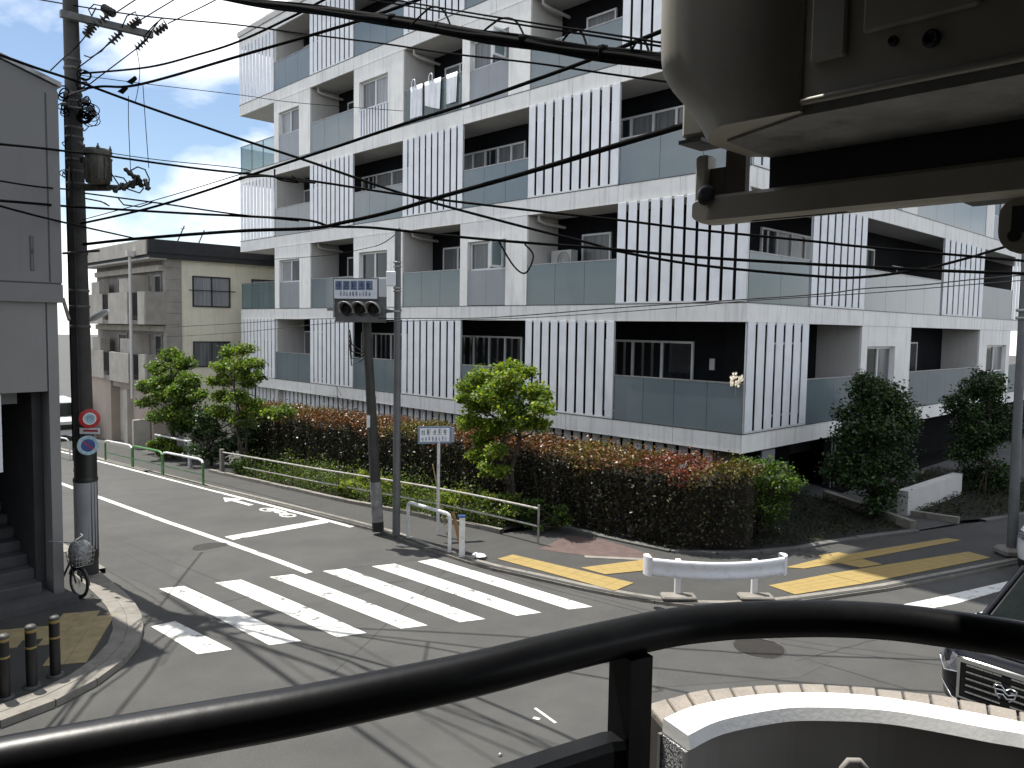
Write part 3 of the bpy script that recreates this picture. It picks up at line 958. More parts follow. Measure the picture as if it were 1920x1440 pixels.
tops = ['A', 'B', 'C', 'D', 'E', 'F']
for i in range(5):
    fl = i + 2
    z0, z1 = LV[tops[i]][1], LV[tops[i + 1]][0]
    if fl % 2 == 0:      # screens and open balconies
        g_ = 'glass'
        glass('L', .05, 3.68, z0, mt=g_, n=4 if fl == 2 else 3)
        screen('L', 3.7, 6.93, z0, z1, 10)
        glass('L', 6.95, 9.73, z0, mt=g_, n=3)
        screen('L', 9.75, 12.85, z0, z1, 10 if fl != 2 else 9)
        glass('L', 12.87, 15.83, z0, mt=g_, n=3)
        screen('L', 15.85, 18.92, z0, z1, 10)
        glass('L', 18.94, 21.82, z0, mt=g_, n=3)
        screen('L', 21.84, 24.98, z0, z1, 10, gapf=.22)
        # sliding doors on the back wall
        cur = {2: ('pane', 'pane', 'pane'), 4: ('curtain', 'curtain', 'pane', 'curtain'), 6: ('pane', 'curtain', 'pane')}[fl]
        door('L', 2.15, 5.0, z0, 3 if fl != 4 else 4, cur if fl != 4 else ('pane', 'curtain', 'curtain', 'pane'))
        door('L', 8.3, 11.3, z0, 4 if fl != 4 else 5, cur)
        door('L', 14.2, 17.2, z0, 3, cur)
        door('L', 19.9, 22.6 if False else 21.6, z0, 2, ('pane', 'curtain'))
        # side street
        screen('R', .06, 3.05, z0, z1, 7 if fl == 2 else 8)
        glass('R', 3.07, 6.28, z0, n=2)
        partition('R', 6.3, z0, z1)
        wallwin('R', 6.3 + .15, 10.0, z0, z1, 6.7, 8.76, z0 + (.0 if fl != 2 else .05) + .02, z0 + 1.95, panel=None)
        B.part('facade_wall', fb(MB(), 'R', 6.3, 6.452, .012, .074, z0 + .004, z1 - .004), M['concrete'])
        glass('R', 10.02, 16.9, z0, n=4)
        partition('R', 16.95, z0, z1)
        wallwin('R', 17.1, 21.0, z0, z1, 17.9, 20.5, z0 + .9, z0 + 1.95, panel='panel_grey')
        B.part('facade_wall', fb(MB(), 'R', 16.95, 17.102, .012, .074, z0 + .004, z1 - .004), M['concrete'])
        glass('R', 21.02, 24.9, z0, n=3)
        door('R', 3.6, 5.2, z0, 2, ('pane', 'pane'))
        door('R', 11.0, 14.2, z0, 3, ('pane', 'curtain', 'pane'))
    else:
        screen('L', .02, 3.7, z0, z1, 11 if fl == 3 else 12)
        glass('L', 3.72, 6.9, z0, n=3)
        partition('L', 6.93, z0, z1)
        wallwin('L', 7.07, 9.73, z0, z1, 7.8, 9.5, z0 + 1.08, z0 + 1.95, open_sash=True)
        B.part('facade_wall', fb(MB(), 'L', 6.93, 7.073, .012, .074, z0 + .004, z1 - .004), M['concrete'])
        B.part('facade_wall', fb(MB(), 'L', 9.73, 9.85, .012, .2, z0 + .004, z1 - .004), M['concrete'])
        glass('L', 9.87, 12.8, z0, n=3, mt='glass' if fl == 3 else 'glass_clear')
        partition('L', 12.85, z0, z1)
        wallwin('L', 12.99, 15.85, z0, z1, 13.75, 15.5, z0 + 1.0, z0 + 1.98, panel='panel_grey' if fl == 3 else 'bars', panes=('pane', 'pane') if fl == 3 else ('curtain_pale', 'curtain'))
        B.part('facade_wall', fb(MB(), 'L', 12.85, 12.993, .012, .074, z0 + .004, z1 - .004), M['concrete'])
        glass('L', 15.87, 18.88, z0, n=3)
        partition('L', 18.92, z0, z1)
        wallwin('L', 19.06, 21.84, z0, z1, 19.78, 21.45, z0 + 1.08, z0 + 2.0, panes=('curtain', 'curtain_pale'))
        B.part('facade_wall', fb(MB(), 'L', 18.92, 19.063, .012, .074, z0 + .004, z1 - .004), M['concrete'])
        glass('L', 21.86, 24.98, z0, n=3, mt='glass_clear')
        B.part('glass_panel', MB().box(.05, 2.2, 24.95, 24.965, z0 + .02, z0 + 1.13), M['glass_clear'])
        door('L', 4.9, 5.95, z0, 1, ('curtain',))
        door('L', 10.6, 12.2, z0, 2, ('pane', 'curtain'))
        door('L', 16.6, 18.2, z0, 2, ('pane', 'pane'))
        glass('R', .08, 3.03, z0, n=2)
        screen('R', 3.05, 6.3, z0, z1, 8)
        glass('R', 6.32, 12.58, z0, n=4)
        screen('R', 12.6, 16.95, z0, z1, 8)
        for q in range(2):
            B.part('infill_panel', fb(MB(), 'R', 16.97 + q * 2, 16.97 + q * 2 + 1.99, .02, .05, z0 + .02, z0 + 1.2), M['panel_grey'])
        screen('R', 21.0, 24.9, z0, z1, 9)
        door('R', 2.8, 6.0, z0, 4, ('pane', 'curtain_pale', 'curtain_pale', 'pane'))
        door('R', 9.3, 10.0, z0, 1, ('pane',))
        door('R', 17.6, 20.0, z0, 2, ('pane', 'curtain'))
    # ceiling drain pipes in the walled bays
    if fl % 2:
        for s_ in (6.7, 12.6, 18.7):
            B.part('drain_pipe', MB().tube([(.25, s_, z1 + .0), (.25, s_, z1 - .14), (.5, s_ - .02, z1 - .2), (DEP, s_ - .04, z1 - .24)], .045, 8), M['conc_side'])
# basement-storey louvres behind the hedge
n_ = 70
s0_, s1_ = .88, 24.9
z_lo = -1.3
fr = MB().box(.34, .38, s0_, s1_, 1.60, 1.665).box(.34, .38, s0_, s1_, .28, .33).box(.341, .379, s0_, s0_ + .03, .3, 1.65).box(.341, .379, s1_ - .03, s1_, .3, 1.65)
so = B.part('louvre_screen', fr, M['alu'])
p_ = (s1_ - s0_) / n_
mb = MB().bbox(.29 - .32, .33 - .32, -p_ * .36, p_ * .36, 0, 1.66 - z_lo, .006); me = mb.mesh('slat'); me.materials.append(M['slat'])
for i in range(n_):
    B.inst('slat', me, (.32, s0_ + (i + .5) * p_, z_lo), parent=so)
B.part('ground_floor_wall', MB().box(.7, 4.1, .9, 21.8, -1.5, 1.66).box(6.2, 30, .9, 1.19, -1.5, 1.66), M['void_shade'])
B.part('entrance_floor', MB().box(.8, 30, .1, 3, -.3, .055), M['void_shade'])  # floor colour holds the deep shade under the block
B.part('side_panel', MB().box(.25, .32, .12, .86, .1, 1.66), M['brown'])
for a_ in (5.9, 6.12):
    B.part('thin_post', MB().tube([(a_, .55, .05), (a_, .55, 1.68)], .022, 8), M['steel'])
# louvre-shaped wall lamp on the corner balcony
B.part('wall_lamp', MB().box(DEP - .05, DEP - .012, 1.54, 1.68, 3.44, 3.72), M['acunit'])

# ---- things on the balconies
def acu(s, z, label, d=.95, side='L', g='air conditioner units on the balconies'):
    o = V3(side, s, d, z)
    t_ = T('air_conditioner', label, 'air conditioner', o, FB, g)
    mb = fb(MB(), side, s - .38, s + .38, d - .14, d + .14, z + .06, z + .62)
    t_.part('casing', mb, M['acunit'])
    gr = MB()
    c_ = V3(side, s - .1, d - .145, z + .34)
    for r_ in (.07, .13, .19, .23):
        gr.tube([V3(side, s - .1 + r_ * math.cos(k * math.pi / 9), d - .15, z + .34 + r_ * math.sin(k * math.pi / 9)) for k in range(18)], .006, 4, closed=True)
    t_.part('fan_grille', gr, M['steel_dark'])
    ft = MB(); fb(ft, side, s - .3, s - .24, d - .15, d + .15, z, z + .06); fb(ft, side, s + .24, s + .3, d - .15, d + .15, z, z + .06)
    t_.part('feet', ft, M['black_plastic'])
acu(6.35, 5.06 + .95, 'white air conditioner stacked high beside the door on the third-floor corner bay', .95)
acu(14.9, 8.05 + .5, 'small white air conditioner behind the fourth-floor glass left of the steel pole', .6)
acu(11.0, 5.07, 'white air conditioner seen through the third-floor glass on the side street', .35, 'R')
acu(12.0, 5.07, 'second white air conditioner behind the side street glass, nearer its louvre screen', .35, 'R')
q_ = pl(1682, 500, 1, .3)
t_ = T('laundry_pole', 'thin T-shaped laundry pole bracket standing on the third-floor side balcony', 'laundry pole', (q_.x, .3, 5.06), FB)
t_.part('post', MB().tube([(q_.x, .3, 5.06), (q_.x, .3, q_.z + .02)], .02, 8), M['steel'])
t_.part('crossbar', MB().tube([(q_.x - .38, .3, q_.z), (q_.x + .5, .3, q_.z)], .018, 8), M['steel'])
# laundry on the fifth floor
zt = LV['D'][1] + 1.16
for k, (s_, w_, drop, lab) in enumerate(((12.1, .62, 1.02, 'white sheet folded over the fifth-floor balcony glass, leftmost of the three'), (11.25, .85, .98, 'wide white sheet hanging over the fifth-floor balcony rail, middle of the three'), (9.95 + .35, .55, .9, 'crumpled white bedding hung over the balcony rail at its right end'))):
    mb = MB()
    nu, nv = 9, 8
    for j in range(nv + 1):
        for i in range(nu + 1):
            u = i / nu; v = j / nv
            if v < .25: zz = zt + .02 - (0.25 - v) * 1.2; dd = .09 + .005 * i % 2
            else: zz = zt + .03 - (v - .25) / .75 * drop * (1 - .25 * u * (k == 1)); dd = -.015 - .03 * abs(math.sin(u * 9 + k)) * (v)
            mb.v.append((dd, s_ - w_ / 2 + w_ * u + .05 * v * math.sin(3 * u + k), zz))
    for j in range(nv):
        for i in range(nu):
            mb.f.append((j * (nu + 1) + i, j * (nu + 1) + i + 1, (j + 1) * (nu + 1) + i + 1, (j + 1) * (nu + 1) + i)); mb.sm.append(True)
    o = single('laundry_sheet', mb, M['laundry'], lab, 'laundry', 'sheets drying on the fifth-floor balcony', frame=FB)
for s_, lab in ((12.25, 'white bedding clip on the fifth-floor rail above the left sheet'), (11.35, 'white bedding clip on the rail above the middle sheet')):
    mb = MB().tube([(-.03, s_ - .09, zt), (-.03, s_ - .09, zt + .16), (-.02, s_ - .04, zt + .24), (-.02, s_ + .04, zt + .24), (-.03, s_ + .09, zt + .16), (-.03, s_ + .09, zt)], .018, 8)
    single('bedding_clip', mb, M['laundry'], lab, 'clip', 'bedding clips on the rail', frame=FB)
# pale dried bouquet tied to the corner balcony
t_ = T('dried_bouquet', 'pale dried bouquet tied to the glass rail at the building corner', 'bouquet', (-.03, .18, 2.95), FB)
st = MB(); hd = MB()
for k in range(9):
    e_ = (-.08 + random.uniform(-.06, .08), .16 + random.uniform(-.12, .12), 3.30 + random.uniform(-.2, .14))
    st.tube([(-.03, .18, 2.95), (-.05, .18, 3.15), e_], .006, 5)
    hd = MB()
    for q in range(5):
        c_ = Vector(e_) + Vector((random.uniform(-.05, .05), random.uniform(-.05, .05), random.uniform(-.05, .05)))
        hd.add([c_ + Vector((0, -.035, 0)), c_ + Vector((0, 0, .035)), c_ + Vector((0, .035, 0)), c_ + Vector((-.02, 0, -.05))], [(0, 1, 2, 3)])
    t_.part('flower_head', hd, M['beige'])
t_.part('stems', st, M['bamboo'])

# ---- entrance retaining walls on the side street
single('retaining_wall', MB().prism([(3.85, -2.0), (3.87, -2.24), (7.6, -2.32), (7.6, -2.08)], .05, .66), M['conc_side'], 'pale concrete retaining wall rising beside the entrance path', 'wall', frame=FB)
single('kerb_wall', MB().prism([(3.9, -2.3), (4.05, -2.38), (4.15, -3.3), (4.0, -3.3)], .05, .2), M['kerb'], 'low concrete kerb in front of the retaining wall', 'kerb', frame=FB)
single('kerb_wall', MB().prism([(2.45, -2.8), (2.58, -2.88), (4.3, -.1), (4.17, -.02)], .05, .28), M['kerb'], 'long narrow concrete kerb between the dark lawn and the entrance path', 'kerb', frame=FB)
for pth in ([(16, -6.8), (8, -4.55), (5.64, -3.9), (4.1, -3.42)], [(2.5, -2.92), (2.3, -2.85), (.2, -2.1), (-1.2, -1.75), (-2.2, -1.2), (-3.0, -.3), (-3.15, 1), (-3.2, 2.6)]):
    rr_ = resample(pth, .9)
    for i in range(len(rr_) - 1):
        k = MB(); strip(k, [rr_[i], (rr_[i][0] + (rr_[i + 1][0] - rr_[i][0]) * .99, rr_[i][1] + (rr_[i + 1][1] - rr_[i][1]) * .99)], .07, -.10, .105 + random.uniform(-.006, .006), .1)
        child(walk, 'edging_stone', k, M['edging'])
t_ = T('notice_board', 'grey notice board standing in shade behind the hedge corner', 'notice board', (1.35, .1, .1), FB)
t_.part('board', MB().box(1.1, 1.7, .08, .12, .9, 1.62), M['panel_grey']); t_.part('leg', MB().tube([(1.2, .14, .05), (1.2, .14, 1.55)], .025, 8), M['steel']); t_.part('leg', MB().tube([(1.6, .14, .05), (1.6, .14, 1.55)], .025, 8), M['steel'])
# ================================================================== BEIGE BUILDING ACROSS THE LANE
bz = -1.55
Q = T('beige_apartment_house', 'three-storey beige apartment house with stepped balconies and black roof edge', 'apartment house', (-2.7, 26.5, bz), FB)
b0 = 26.5
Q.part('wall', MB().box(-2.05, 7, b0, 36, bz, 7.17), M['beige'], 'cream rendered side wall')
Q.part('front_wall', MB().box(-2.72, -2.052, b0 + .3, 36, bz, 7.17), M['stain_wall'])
gr = MB()
for k in range(17):
    z_ = -1.2 + k * .5
    gr.box(-2.74, -2.05, b0 - .03, b0 + .298, z_, z_ + .488)
Q.part('tile_strip', gr, M['beige_tile'])
Q.part('roof', MB().box(-3.55, 7.2, b0 - .35, 36.4, 7.38, 7.95).box(-3.5, 7.2, b0 - .3, 36.4, 7.18, 7.38), M['roofblack'])
Q.part('roof_fascia', MB().box(-3.62, -3.552, b0 - .2, 36.4, 7.3, 7.93), M['beige_front'])
Q.part('eave_soffit', MB().box(-3.5, -2.74, b0 - .2, 36.2, 7.12, 7.178), M['conc_side'])
# side windows
for a0, a1, z0, z1 in ((-1.57, .18, 5.12, 6.5), (1.22, 3.0, 4.9, 6.5), (-1.57, .15, 2.4, 3.57), (1.3, 3.0, 2.3, 3.6)):
    f_ = MB(); t = .06
    f_.box(a0, a1, b0 - .05, b0 - .002, z0, z0 + t).box(a0, a1, b0 - .05, b0 - .002, z1 - t, z1).box(a0, a0 + t, b0 - .05, b0 - .002, z0 + t, z1 - t).box(a1 - t, a1, b0 - .05, b0 - .002, z0 + t, z1 - t).box((a0 + a1) / 2 - .03, (a0 + a1) / 2 + .03, b0 - .045, b0 - .002, z0 + t, z1 - t)
    w_ = Q.part('window', f_, M['alu_dark'])
    for q0, q1 in ((a0 + t, (a0 + a1) / 2 - .03), ((a0 + a1) / 2 + .03, a1 - t)):
        Q.part('pane', MB().box(q0, q1, b0 - .02, b0 - .004, z0 + t, z1 - t), M['curtain_pale' if z0 > 4 else 'curtain'], parent=w_)
Q.part('window_bar', MB().tube([(-1.75, b0 - .09, 5.86), (.42, b0 - .09, 5.86)], .022, 6).tube([(-1.57, b0, 5.86), (-1.57, b0 - .09, 5.86)], .015, 5).tube([(.18, b0, 5.86), (.18, b0 - .09, 5.86)], .015, 5), M['alu_dark'])
# balconies on two floors
for (z0, z1) in ((4.4, 5.72), (1.74, 2.98)):
    Q.part('balcony_slab', MB().box(-3.6, -2.74, 26.6, 35.6, z0 - .12, z0 + .08), M['stain_wall'])
    for (q0, q1, pa_) in ((34.3, 35.6, -3.72), (32.2, 34.28, -3.62), (28.3, 30.9, -3.75), (26.6, 27.4, -3.62)):
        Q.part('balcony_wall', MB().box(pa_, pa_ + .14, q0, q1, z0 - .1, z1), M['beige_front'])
    Q.part('balcony_wall', MB().box(-3.6, -2.74, 26.48, 26.6, z0 - .1, z1), M['beige_tile'])
    for (q0, q1) in ((30.92, 32.18), (27.42, 28.28)):
        r_ = MB().box(-3.6, -3.56, q0, q1, z1 - .06, z1 - .02).box(-3.6, -3.56, q0, q1, z0 + .25, z0 + .29).box(-3.599, -3.561, q0, q0 + .03, z0 + .26, z1 - .03).box(-3.599, -3.561, q1 - .03, q1, z0 + .26, z1 - .03)
        ro = Q.part('balcony_railing', r_, M['alu_dark'])
        n_ = int((q1 - q0) / .1)
        for k in range(n_):
            c_ = q0 + (k + .5) * (q1 - q0) / n_
            Q.part('railing_bar', MB().box(-3.59, -3.57, c_ - .022, c_ + .022, z0 + .29, z1 - .06), M['alu_dark'], parent=ro)
    # tall boxes and partitions on the balconies
    Q.part('balcony_partition', MB().box(-3.5, -2.74, 28.5, 28.58, z0 + .1, z0 + 2.1), M['beige_front'])
    Q.part('meter_box', MB().box(-3.45, -3.0, 28.9, 30.3, z1 - .02, z1 + .65), M['beige_front'])
    Q.part('meter_box', MB().box(-3.45, -3.0, 33.2, 34.4, z1 - .02, z1 + .62), M['beige_front'])
    for (q0, q1) in ((26.95, 27.75), (29.7, 30.8), (31.4, 32.6)):
        f_ = MB().box(-2.78, -2.73, q0, q0 + .07, z0 + .1, z0 + 2.1).box(-2.78, -2.73, q1 - .07, q1, z0 + .1, z0 + 2.1).box(-2.78, -2.73, q0 + .07, q1 - .07, z0 + 2.03, z0 + 2.1)
        w_ = Q.part('window', f_, M['steel'])
        Q.part('pane', MB().box(-2.75, -2.735, q0 + .07, q1 - .07, z0 + .1, z0 + 2.03), M['pane'], parent=w_)
    Q.part('wall_beam', MB().box(-2.95, -2.74, 26.7, 35.6, z0 + 2.25, z0 + 2.5), M['beige_front'])
    Q.part('flue_pipe', MB().tube([(-2.9, 28.75, z0 + .8), (-3.3, 28.75, z0 + .8), (-3.3, 28.75, z0 + 1.75), (-2.9, 28.75, z0 + 1.75)], .06, 8), M['black_plastic'])
Q.part('downpipe', MB().tube([(-3.8, 27.7, 7.3), (-3.8, 27.7, 1.0)], .07, 8).box(-3.95, -3.65, 27.55, 27.85, 7.25, 7.5), M['conc_side'])
# ground floor
Q.part('ground_wall', MB().box(-3.4, -2.75, 31.9, 35.6, bz, 1.62), M['pinkbeige'])
Q.part('ground_wall', MB().box(-3.0, -2.75, 29.5, 31.89, bz, 1.3), M['beige_front'])
Q.part('ground_beam', MB().box(-3.3, -2.75, 26.5, 31.89, 1.3, 1.6), M['pinkbeige'])
Q.part('column', MB().box(-3.6, -2.75, 29.0, 29.49, bz, 1.29), M['beige_front'])
Q.part('ground_wall', MB().box(-3.35, -2.75, 26.5, 28.99, bz, 1.29), M['pinkbeige'])
d_ = Q.part('door', MB().box(-3.06, -3.01, 30.15, 31.0, bz + .2, .75), M['alu_dark'])
Q.part('door_window', MB().tube([(-3.065, 30.7, .12), (-3.07, 30.7, .12)], .09, 12), M['sign_white'], parent=d_)
Q.part('door_step', MB().box(-3.8, -3.0, 29.9, 31.3, bz, bz + .22), M['kerb'])
Q.part('low_wall', MB().box(-4.1, -3.4, 26.7, 26.9, bz, .15), M['beige_front'])
# antennas on its roof
for a_, q in ((-1.0, 30.0), (0.4, 31)):
    t_ = T('roof_antenna', 'thin roof antenna leaning above the black roof edge' if q == 30 else 'second thin roof antenna on the black roof, nearer the white block', 'antenna', (a_, q, 7.95), FB)
    t_.part('mast', MB().tube([(a_, q, 7.95), (a_ + .5, q, 9.1)], .03, 6), M['steel_dark'])
    t_.part('crossbar', MB().tube([(a_ + .2, q - .3, 8.9), (a_ + .65, q + .3, 9.0)], .015, 5), M['steel_dark'])

# farther house seen in the gap left of the utility pole
D_ = T('far_house', 'distant narrow beige house glimpsed between the utility pole and the grey building', 'house', (-10, 44, -2.3), FB)
D_.part('wall', MB().box(-13.5, -6.8, 40, 50, -2.4, 8.2), M['pinkbeige'])
D_.part('roof', MB().box(-13.7, -6.6, 39.8, 50, 8.2, 8.5), M['stain_wall'])
for z_ in (1.2, 4.2, 6.6):
    for a_ in (-12.8, -11.2, -9.0):
        w_ = D_.part('window', MB().box(a_, a_ + 1.1, 39.94, 39.99, z_, z_ + 1.1), M['alu'])
        D_.part('pane', MB().box(a_ + .07, a_ + 1.03, 39.92, 39.935, z_ + .07, z_ + 1.03), M['pane'], parent=w_)
D_.part('balcony', MB().box(-13.2, -8.5, 39.2, 39.9, 3.1, 4.1), M['beige_front'])

# white van parked far down the lane
vo = Vector(gp(131, 828)); v0, v1 = vo.x, vo.y
vz = zg(v1)
V_ = T('parked_van', 'white van parked far down the lane, half hidden by the utility pole', 'van', (v0, v1, vz), FB)
prof = [(-.1, .35), (-.1, 1.0), (.55, 1.15), (1.15, 1.85), (4.2, 1.9), (4.35, .35)]
mb = MB()
ringA = [(v0 - .85, v1 + p[0], vz + p[1]) for p in prof]; ringB = [(v0 + .85, v1 + p[0], vz + p[1]) for p in prof]
mb.loft([ringA, ringB], smooth=False)
V_.part('body', mb, M['carwhite'])
V_.part('windscreen', MB().add([(v0 - .75, v1 + .56, vz + 1.2), (v0 + .75, v1 + .56, vz + 1.2), (v0 + .68, v1 + 1.06, vz + 1.8), (v0 - .68, v1 + 1.06, vz + 1.8)], [(0, 1, 2, 3)]), M['carglass'])
V_.part('grille', MB().box(v0 - .6, v0 + .6, v1 - .13, v1 - .105, vz + .6, vz + .85), M['black_plastic'])
for sx in (-.65, .65):
    V_.part('headlight', MB().box(v0 + sx - .15, v0 + sx + .15, v1 - .13, v1 - .105, vz + .72, vz + .92), M['headlamp'])
    for yy in (.7, 3.5):
        V_.part('wheel', MB().lathe([(.1, -.1), (.3, -.1), (.31, 0), (.3, .1), (.1, .1)], 16, (v0 + sx * 1.2, v1 + yy, vz + .31), Matrix.Rotation(R(90), 3, 'Y')), M['tyre'])

# ================================================================== GREY BUILDING AT LEFT (its own square grid)
qx, qy, _ = on_z(121, 1115, 0)
GA = 50.0
FG = Matrix.Translation((qx, qy, 0)) @ Matrix.Rotation(R(GA), 4, 'Z')
FGI = FG.inverted()
def gpl(x, y, y0=0.0):
    r = FGI.to_3x3() @ ray(x, y); o = FGI @ Vector((0, 0, CAM_H)); t = (y0 - o.y) / r.y
    return o + r * t
GZ = -.1
G = T('grey_building', 'plain grey building with a narrow slit window and an open outside stairwell', 'building', (-3, 0, GZ), FG)
pz = gpl(60, 566).z; oz = gpl(60, 735).z; rz_ = gpl(118, 152).z; s2 = gpl(60, 530).z
xo = gpl(92, 800).x
G.part('upper_wall', MB().box(-9, .06, -.06, 8, s2 + .012, rz_ - .2).box(-9, .06, -.075, 8, pz, s2 - .012), M['grey_wall'])
G.part('wall_joint', MB().box(-9, .05, -.05, 8, s2 - .012, s2 + .012), M['alu_dark'])
xs = gpl(88, 300, -.06).x
G.part('wall_joint', MB().box(xs - .012, xs + .012, -.064, -.055, s2 + .02, rz_ - .25), M['alu_dark'])
G.part('lower_wall', MB().box(-9, xo - .012, 0, .3, oz, pz - .002).box(xo + .012, 0, 0, 8, GZ, pz - .002), M['grey_wall2'])
G.part('wall_joint', MB().box(xo - .012, xo + .012, .01, .3, oz, pz - .002), M['alu_dark'])
p1, p2 = gpl(55, 442, -.06), gpl(64, 508, -.06)
sw = G.part('window', MB().box(p1.x, p2.x, -.066, -.055, p2.z, p1.z), M['alu_dark'])
G.part('pane', MB().box(p1.x + .012, p2.x - .012, -.069, -.0665, p2.z + .012, p1.z - .012), M['pane'], parent=sw)
r0 = gpl(118, 152, -.2); r1 = gpl(0, 118, -.2)
rm = MB(); e_ = .22
zR, zL = r0.z, r0.z + 1.0
rm.add([(.10, -.10, zR - .07), (-9, -.10, zL + 1.6 - .07), (-9, 8, zL + 1.6 - .07), (.10, 8, zR - .07), (.10, -.10, zR), (-9, -.10, zL + 1.6), (-9, 8, zL + 1.6), (.10, 8, zR)], [(0, 3, 2, 1), (4, 5, 6, 7), (0, 1, 5, 4), (1, 2, 6, 5), (2, 3, 7, 6), (3, 0, 4, 7)])
G.part('roof_edge', rm, M['steel'])
gb = MB(); gb.add([(0.05, -.055, rz_ - .21), (-8.9, -.055, rz_ - .21), (-8.9, -.055, zL + 1.5), (.05, -.055, zR - .072), (0.05, 7.9, rz_ - .21), (-8.9, 7.9, rz_ - .21), (-8.9, 7.9, zL + 1.45), (.05, 7.9, zR - .072)], [(0, 1, 2, 3), (4, 7, 6, 5), (1, 5, 6, 2), (0, 3, 7, 4)])
G.part('gable_wall', gb, M['grey_wall'])
G.part('stairwell_wall', MB().box(-9, xo - .15, 4.6, 4.8, GZ, oz + 2).box(xo - .14, xo, .3, 4.6, GZ, oz).box(-9, xo, .3, 4.6, oz, oz + .2).box(-9, -3.6, .3, 4.6, GZ, oz), M['stairwall'])
for k in range(15):
    G.part('stair_step', MB().bbox(-3.58, xo - .145 + (.12 if k < 1 else 0), -.25 + k * .29, 4.5, GZ + .02 + .172 * k, GZ + .17 * (k + 1) + .03, .012), M['stair'])
G.part('plinth', MB().box(-6, -.0, -.55, -.255, GZ, GZ + .22), M['stair'])
wp0, wp1 = gpl(-6, 740, .1), gpl(5, 885, .1)
G.part('door_sign', MB().box(wp0.x - .6, wp1.x, .08, .12, wp1.z, wp0.z), M['sign_white'])
l0 = gpl(12, 745, .5)
G.part('ceiling_lamp', MB().box(l0.x - .12, l0.x + .12, .42, .58, l0.z - .1, oz), M['grey_wall'])
G.part('downpipe', MB().tube([(.1, .5, GZ), (.1, .5, pz)], .04, 8), M['alu_dark'])

# bollards: black with yellow bands and a pale cap
for (x, y, yt, lab) in ((9, 1308, 1190, 'black bollard with yellow bands, nearest of the three on the left corner'), (60, 1287, 1172, 'black bollard with yellow bands, middle one of the three on the left corner'), (104, 1266, 1152, 'black bollard with yellow bands, farthest of the three, beside the tactile tiles')):
    c_ = gp(x, y, .08); z_ = zg(c_[1]) + .08
    h = .74
    t_ = T('bollard', lab, 'bollard', (c_[0], c_[1], z_), FB, 'bollards on the left corner')
    t_.part('post', MB().lathe([(.06, 0), (.06, h - .04), (.058, h - .02)], 20, (c_[0], c_[1], z_)), M['black_plastic'])
    t_.part('cap', MB().lathe([(.062, h - .035), (.064, h - .015), (.045, h + .008), (0, h + .014)], 20, (c_[0], c_[1], z_)), M['steel_dark'])
    for zz in ((h - .27, h - .245), (h - .075, h - .04)):
        t_.part('reflective_band', MB().lathe([(.061, zz[0]), (.0635, zz[0] + .003), (.0635, zz[1] - .003), (.061, zz[1])], 20, (c_[0], c_[1], z_)), M['yellow'])
    t_.part('base_plate', MB().lathe([(.1, 0), (.1, .012), (.065, .02)], 20, (c_[0], c_[1], z_)), M['steel_dark'])

# ================================================================== UTILITY POLE
PY = 13.58
pb_ = on_z(165, 1072, 0); ptop = at(130, -60, PY + .05)
P_ = T('utility_pole', 'dark concrete utility pole carrying cables, a crossarm and round road signs', 'utility pole', (pb_.x, pb_.y, -.1))
def pp(z): # axis of the pole
    t = (z + .1) / (ptop.z + .1); return Vector((pb_.x, pb_.y, -.1)).lerp(ptop, t)
zs = [-.1 + (ptop.z + .1) * i / 10 for i in range(11)]
P_.part('shaft', MB().tube([pp(z) for z in zs], [.175 - .06 * (i / 10) for i in range(11)], 20), M['pole'])
for y in (112, 128, 176, 190, 240, 258, 300, 322, 345, 475, 545, 575, 612, 880):
    z = at(150, y, PY).z; c_ = pp(z)
    rr = .175 - .06 * (z / ptop.z)
    P_.part('clamp_band', MB().lathe([(rr + .002, -.025), (rr + .014, -.02), (rr + .014, .02), (rr + .002, .025)], 20, c_), M['steel_dark'])
# black wrap low down and grey sheet
P_.part('protective_wrap', MB().lathe([(.18, .25), (.184, .28), (.182, 2.15), (.178, 2.2)], 20, pp(0) * 1 + Vector((0, 0, 0))), M['black_plastic'])
sh = MB(); n_ = 14
c_ = pp(.8)
for zz in (.42, 1.62):
    for k in range(n_ + 1):
        a_ = R(-150 + 150 * k / n_); sh.v.append((c_.x + .192 * math.cos(a_), c_.y + .192 * math.sin(a_), zz))
for k in range(n_):
    sh.f.append((k, k + 1, n_ + 1 + k + 1, n_ + 1 + k)); sh.sm.append(True)
P_.part('poster_guard', sh, M['sheet'])
P_.part('guard_band', MB().lathe([(.19, 1.60), (.2, 1.63), (.2, 1.66), (.185, 1.70)], 20, (c_.x, c_.y, 0)), M['black_plastic'])
# crossarm
A0, A1 = at(113, 25, 13.35), at(286, 66, 14.35)
ca = MB(); d = (A1 - A0).normalized(); sdv = Vector((-d.y, d.x, 0)).normalized() * .05; uz = Vector((0, 0, .055))
ca.loft([[p + sdv + uz, p - sdv + uz, p - sdv - uz, p + sdv - uz] for p in (A0, A1)], smooth=False)
P_.part('crossarm', ca, M['arm_steel'])
